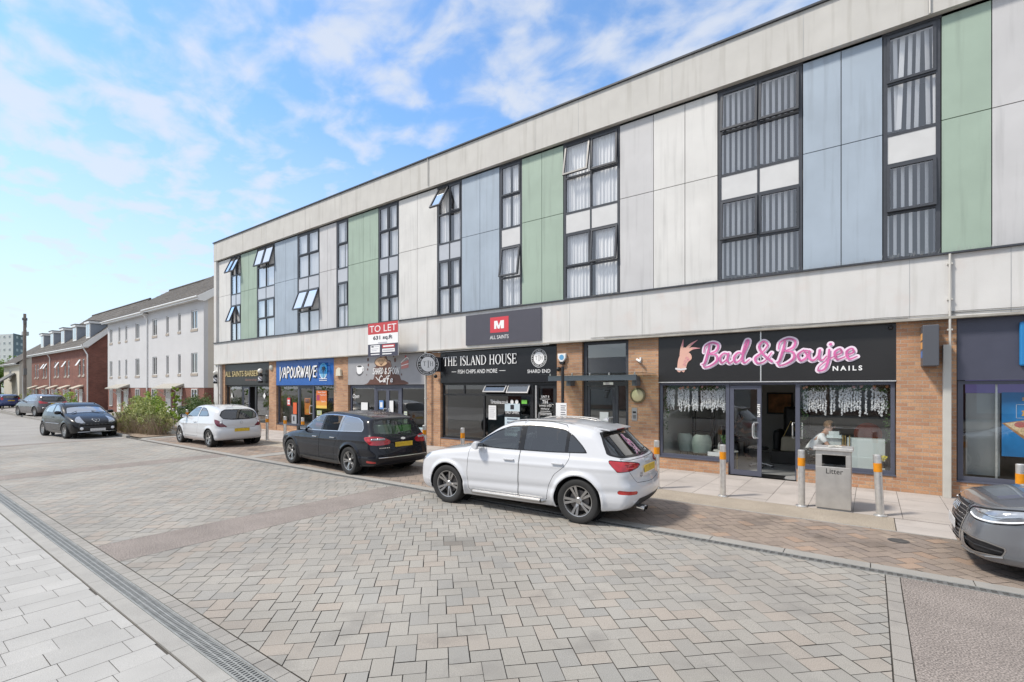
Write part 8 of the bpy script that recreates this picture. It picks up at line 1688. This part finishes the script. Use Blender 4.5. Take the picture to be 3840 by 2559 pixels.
def seated(name, label, loc, rz, lean, shirt, trousers, hair, reach=.42, hair_len=0, head_dn=0.1, legs=True, seat_z=.50):
    """local frame: faces +x, origin on the floor under the pelvis"""
    t = thing(name, label, 'person', loc, rz); sz = seat_z+.09; L = lean
    pel = (0, 0, sz); wa = (.04+L*.12, 0, sz+.17); ch = (.04+L*.36, 0, sz+.38-L*.05); nk = (.05+L*.52, 0, sz+.54-L*.10); hd0 = (nk[0]+.03+L*.05, 0, nk[2]+.09); hd1 = (hd0[0]+.025, 0, hd0[2]+.10-head_dn*.2)
    C = [[(pel, .13), (wa, .115), (ch, .135), (nk, .052), (hd0, .075), (hd1, .088)], [(hd0, .075), ((hd0[0]+.07, 0, hd0[2]-.01), .035)]]
    arms = []
    for s in (1, -1):
        sh = (ch[0]+.02, s*.17, ch[2]+.07); el = (sh[0]+.13+L*.06, s*.22, sh[2]-.24); wr = (el[0]+reach*.55, s*.13, el[2]+.03); pm = (wr[0]+.07, s*.12, wr[2]+.0)
        a = [(ch, .135), (sh, .058), (el, .040), (wr, .026), (pm, .033)]; C.append(a); arms.append((sh, el, wr, pm))
        for i in range(4):
            f0 = (pm[0]+.03, pm[1]+(i-1.5)*.018, pm[2]); C.append([(pm, .033), (f0, .011), ((f0[0]+.035-.005*abs(i-1.5), f0[1], f0[2]-.008), .0095), ((f0[0]+.055-.006*abs(i-1.5), f0[1], f0[2]-.028), .008)])
        C.append([(pm, .033), ((pm[0]+.005, pm[1]-s*.035, pm[2]-.005), .012), ((pm[0]+.035, pm[1]-s*.045, pm[2]-.015), .009)])
    LG = []
    for s in (1, -1):
        hp = (.02, s*.09, sz-.01); kn = (.42, s*.11, sz-.02); an = (.40, s*.11, .09); to = (.55, s*.11, .045)
        LG.append([(pel, .13), (hp, .095), (kn, .060), (an, .040), (to, .035)])
    part_chains = C+(LG if legs else []); body = skinned('body', part_chains, SKIN, t)
    T = [[(pel, .145), (wa, .132), (ch, .150), ((nk[0]-.01, 0, nk[2]-.05), .075)]]+[[(ch, .150), (a[0], .072), (tuple(a[0][i]*.35+a[1][i]*.65 for i in range(3)), .058)] for a in arms]
    skinned('shirt', T, shirt, t)
    if legs:
        skinned('trousers', [[((pel[0], 0, pel[2]-.0001), .15), ((c[1][0][0], c[1][0][1], c[1][0][2]), .112), (c[2][0], .075), ((c[3][0][0], c[3][0][1], c[3][0][2]+.05), .055)] for c in LG], trousers, t)
        for c in LG: skinned('shoe', [[((c[3][0][0]-.02, c[3][0][1], .05), .042), (c[4][0], .042), ((c[4][0][0]+.05, c[4][0][1], .04), .034)]], BLACK, t, 1)
    g = MB(); hx, hz = hd1[0], hd1[2]; g.sphere((hx-.018, 0, hz+.015), .105, 18, sc=(1.0, .92, 1.0))
    g.v = [(x if not (x > hx+.035 and z < hz+.055) else hx+.035-(x-hx-.035)*.5, y, z) for x, y, z in g.v]
    if hair_len: g.tube((hx-.05, 0, hz), (hx-.10, 0, hz-hair_len), .085, .05, 12)
    part('hair', g, hair, t, world=False, smooth=True)
    g = MB()
    for s in (1, -1): g.sphere((hd1[0]+.078, s*.032, hd1[2]-.012), .011, 8)
    part('eye', g, BLACK, t, world=False)
    g = MB(); g.sphere((hd1[0]+.085, 0, hd1[2]-.065), .018, 8, sc=(.4, 1.3, .4)); part('mouth', g, flat('lip', (.40, .12, .10)), t, world=False)
    g = MB(); g.prism([(hd1[0]+.075, hd1[2]-.005), (hd1[0]+.11, hd1[2]-.042), (hd1[0]+.075, hd1[2]-.05)], 'y', -.013, .013); part('nose', g, SKIN, t, world=False, bevel=.005)
    for s in (1, -1): g = MB(); g.sphere((hd1[0]-.0, s*.09, hd1[2]-.02), .028, 8, sc=(.7, .4, 1.2)); part('ear', g, SKIN, t, world=False, smooth=True)
    return t
PATN = mat('patterned trousers', (.02, .02, .02), .8, speck=.0, stain=1.0, stain_scale=16, stain_col=(.7, .7, .7))
seated('person', 'person in white short sleeved top bending over the white desk in the salon', (-1.16, 13.12, .012), R_(0), .55, mat('white top', (.86, .87, .89), .8), PATN, mat('ginger grey hair', (.34, .20, .11), .8))
g = MB(); g.lathe([(0, .50), (.19, .50), (.2, .47), (.18, .44), (0, .44)], 18, c=(-1.16, 13.12, 0)); g.tube((-1.16, 13.12, .03), (-1.16, 13.12, .45), .03); g.lathe([(0, .05), (.22, .03), (.24, .012)], 18, c=(-1.16, 13.12, 0)); single('stool', g, BLACK, 'round black stool under the person in the white top', 'stool', loc=(-1.16, 13.12, .012))
seated('person', 'person in dark clothes with long dark hair sitting deep inside the left of the salon', (-3.35, 15.6, .012), R_(20), .3, mat('dark top', (.05, .05, .06), .8), mat('dark trousers', (.03, .03, .035), .8), mat('black hair', (.012, .010, .010), .6), hair_len=.25)
g = MB(); g.box(-3.6, -3.15, 15.4, 15.8, .012, .46); g.box(-3.62, -3.55, 15.4, 15.8, .46, .95); single('waiting_seat', g, flat('seat grey', (.12, .12, .13), .7), 'dark seat under the long haired person inside the salon', 'seat', loc=(-3.4, 15.6, .012), bevel=.02)
_a = car2.rotation_euler.z; _lx, _ly = 4.83/2-2.92, .30
_w = (car2.location.x+_lx*math.cos(_a)-_ly*math.sin(_a), car2.location.y+_lx*math.sin(_a)+_ly*math.cos(_a), .02)
seated('person', 'person in dark clothes sitting in the dark estate seen through its open window', _w, _a, .1, mat('black jacket', (.018, .018, .02), .8), mat('jeans', (.03, .04, .07), .8), mat('brown hair', (.05, .03, .02), .8), reach=.25, legs=True, seat_z=.42)
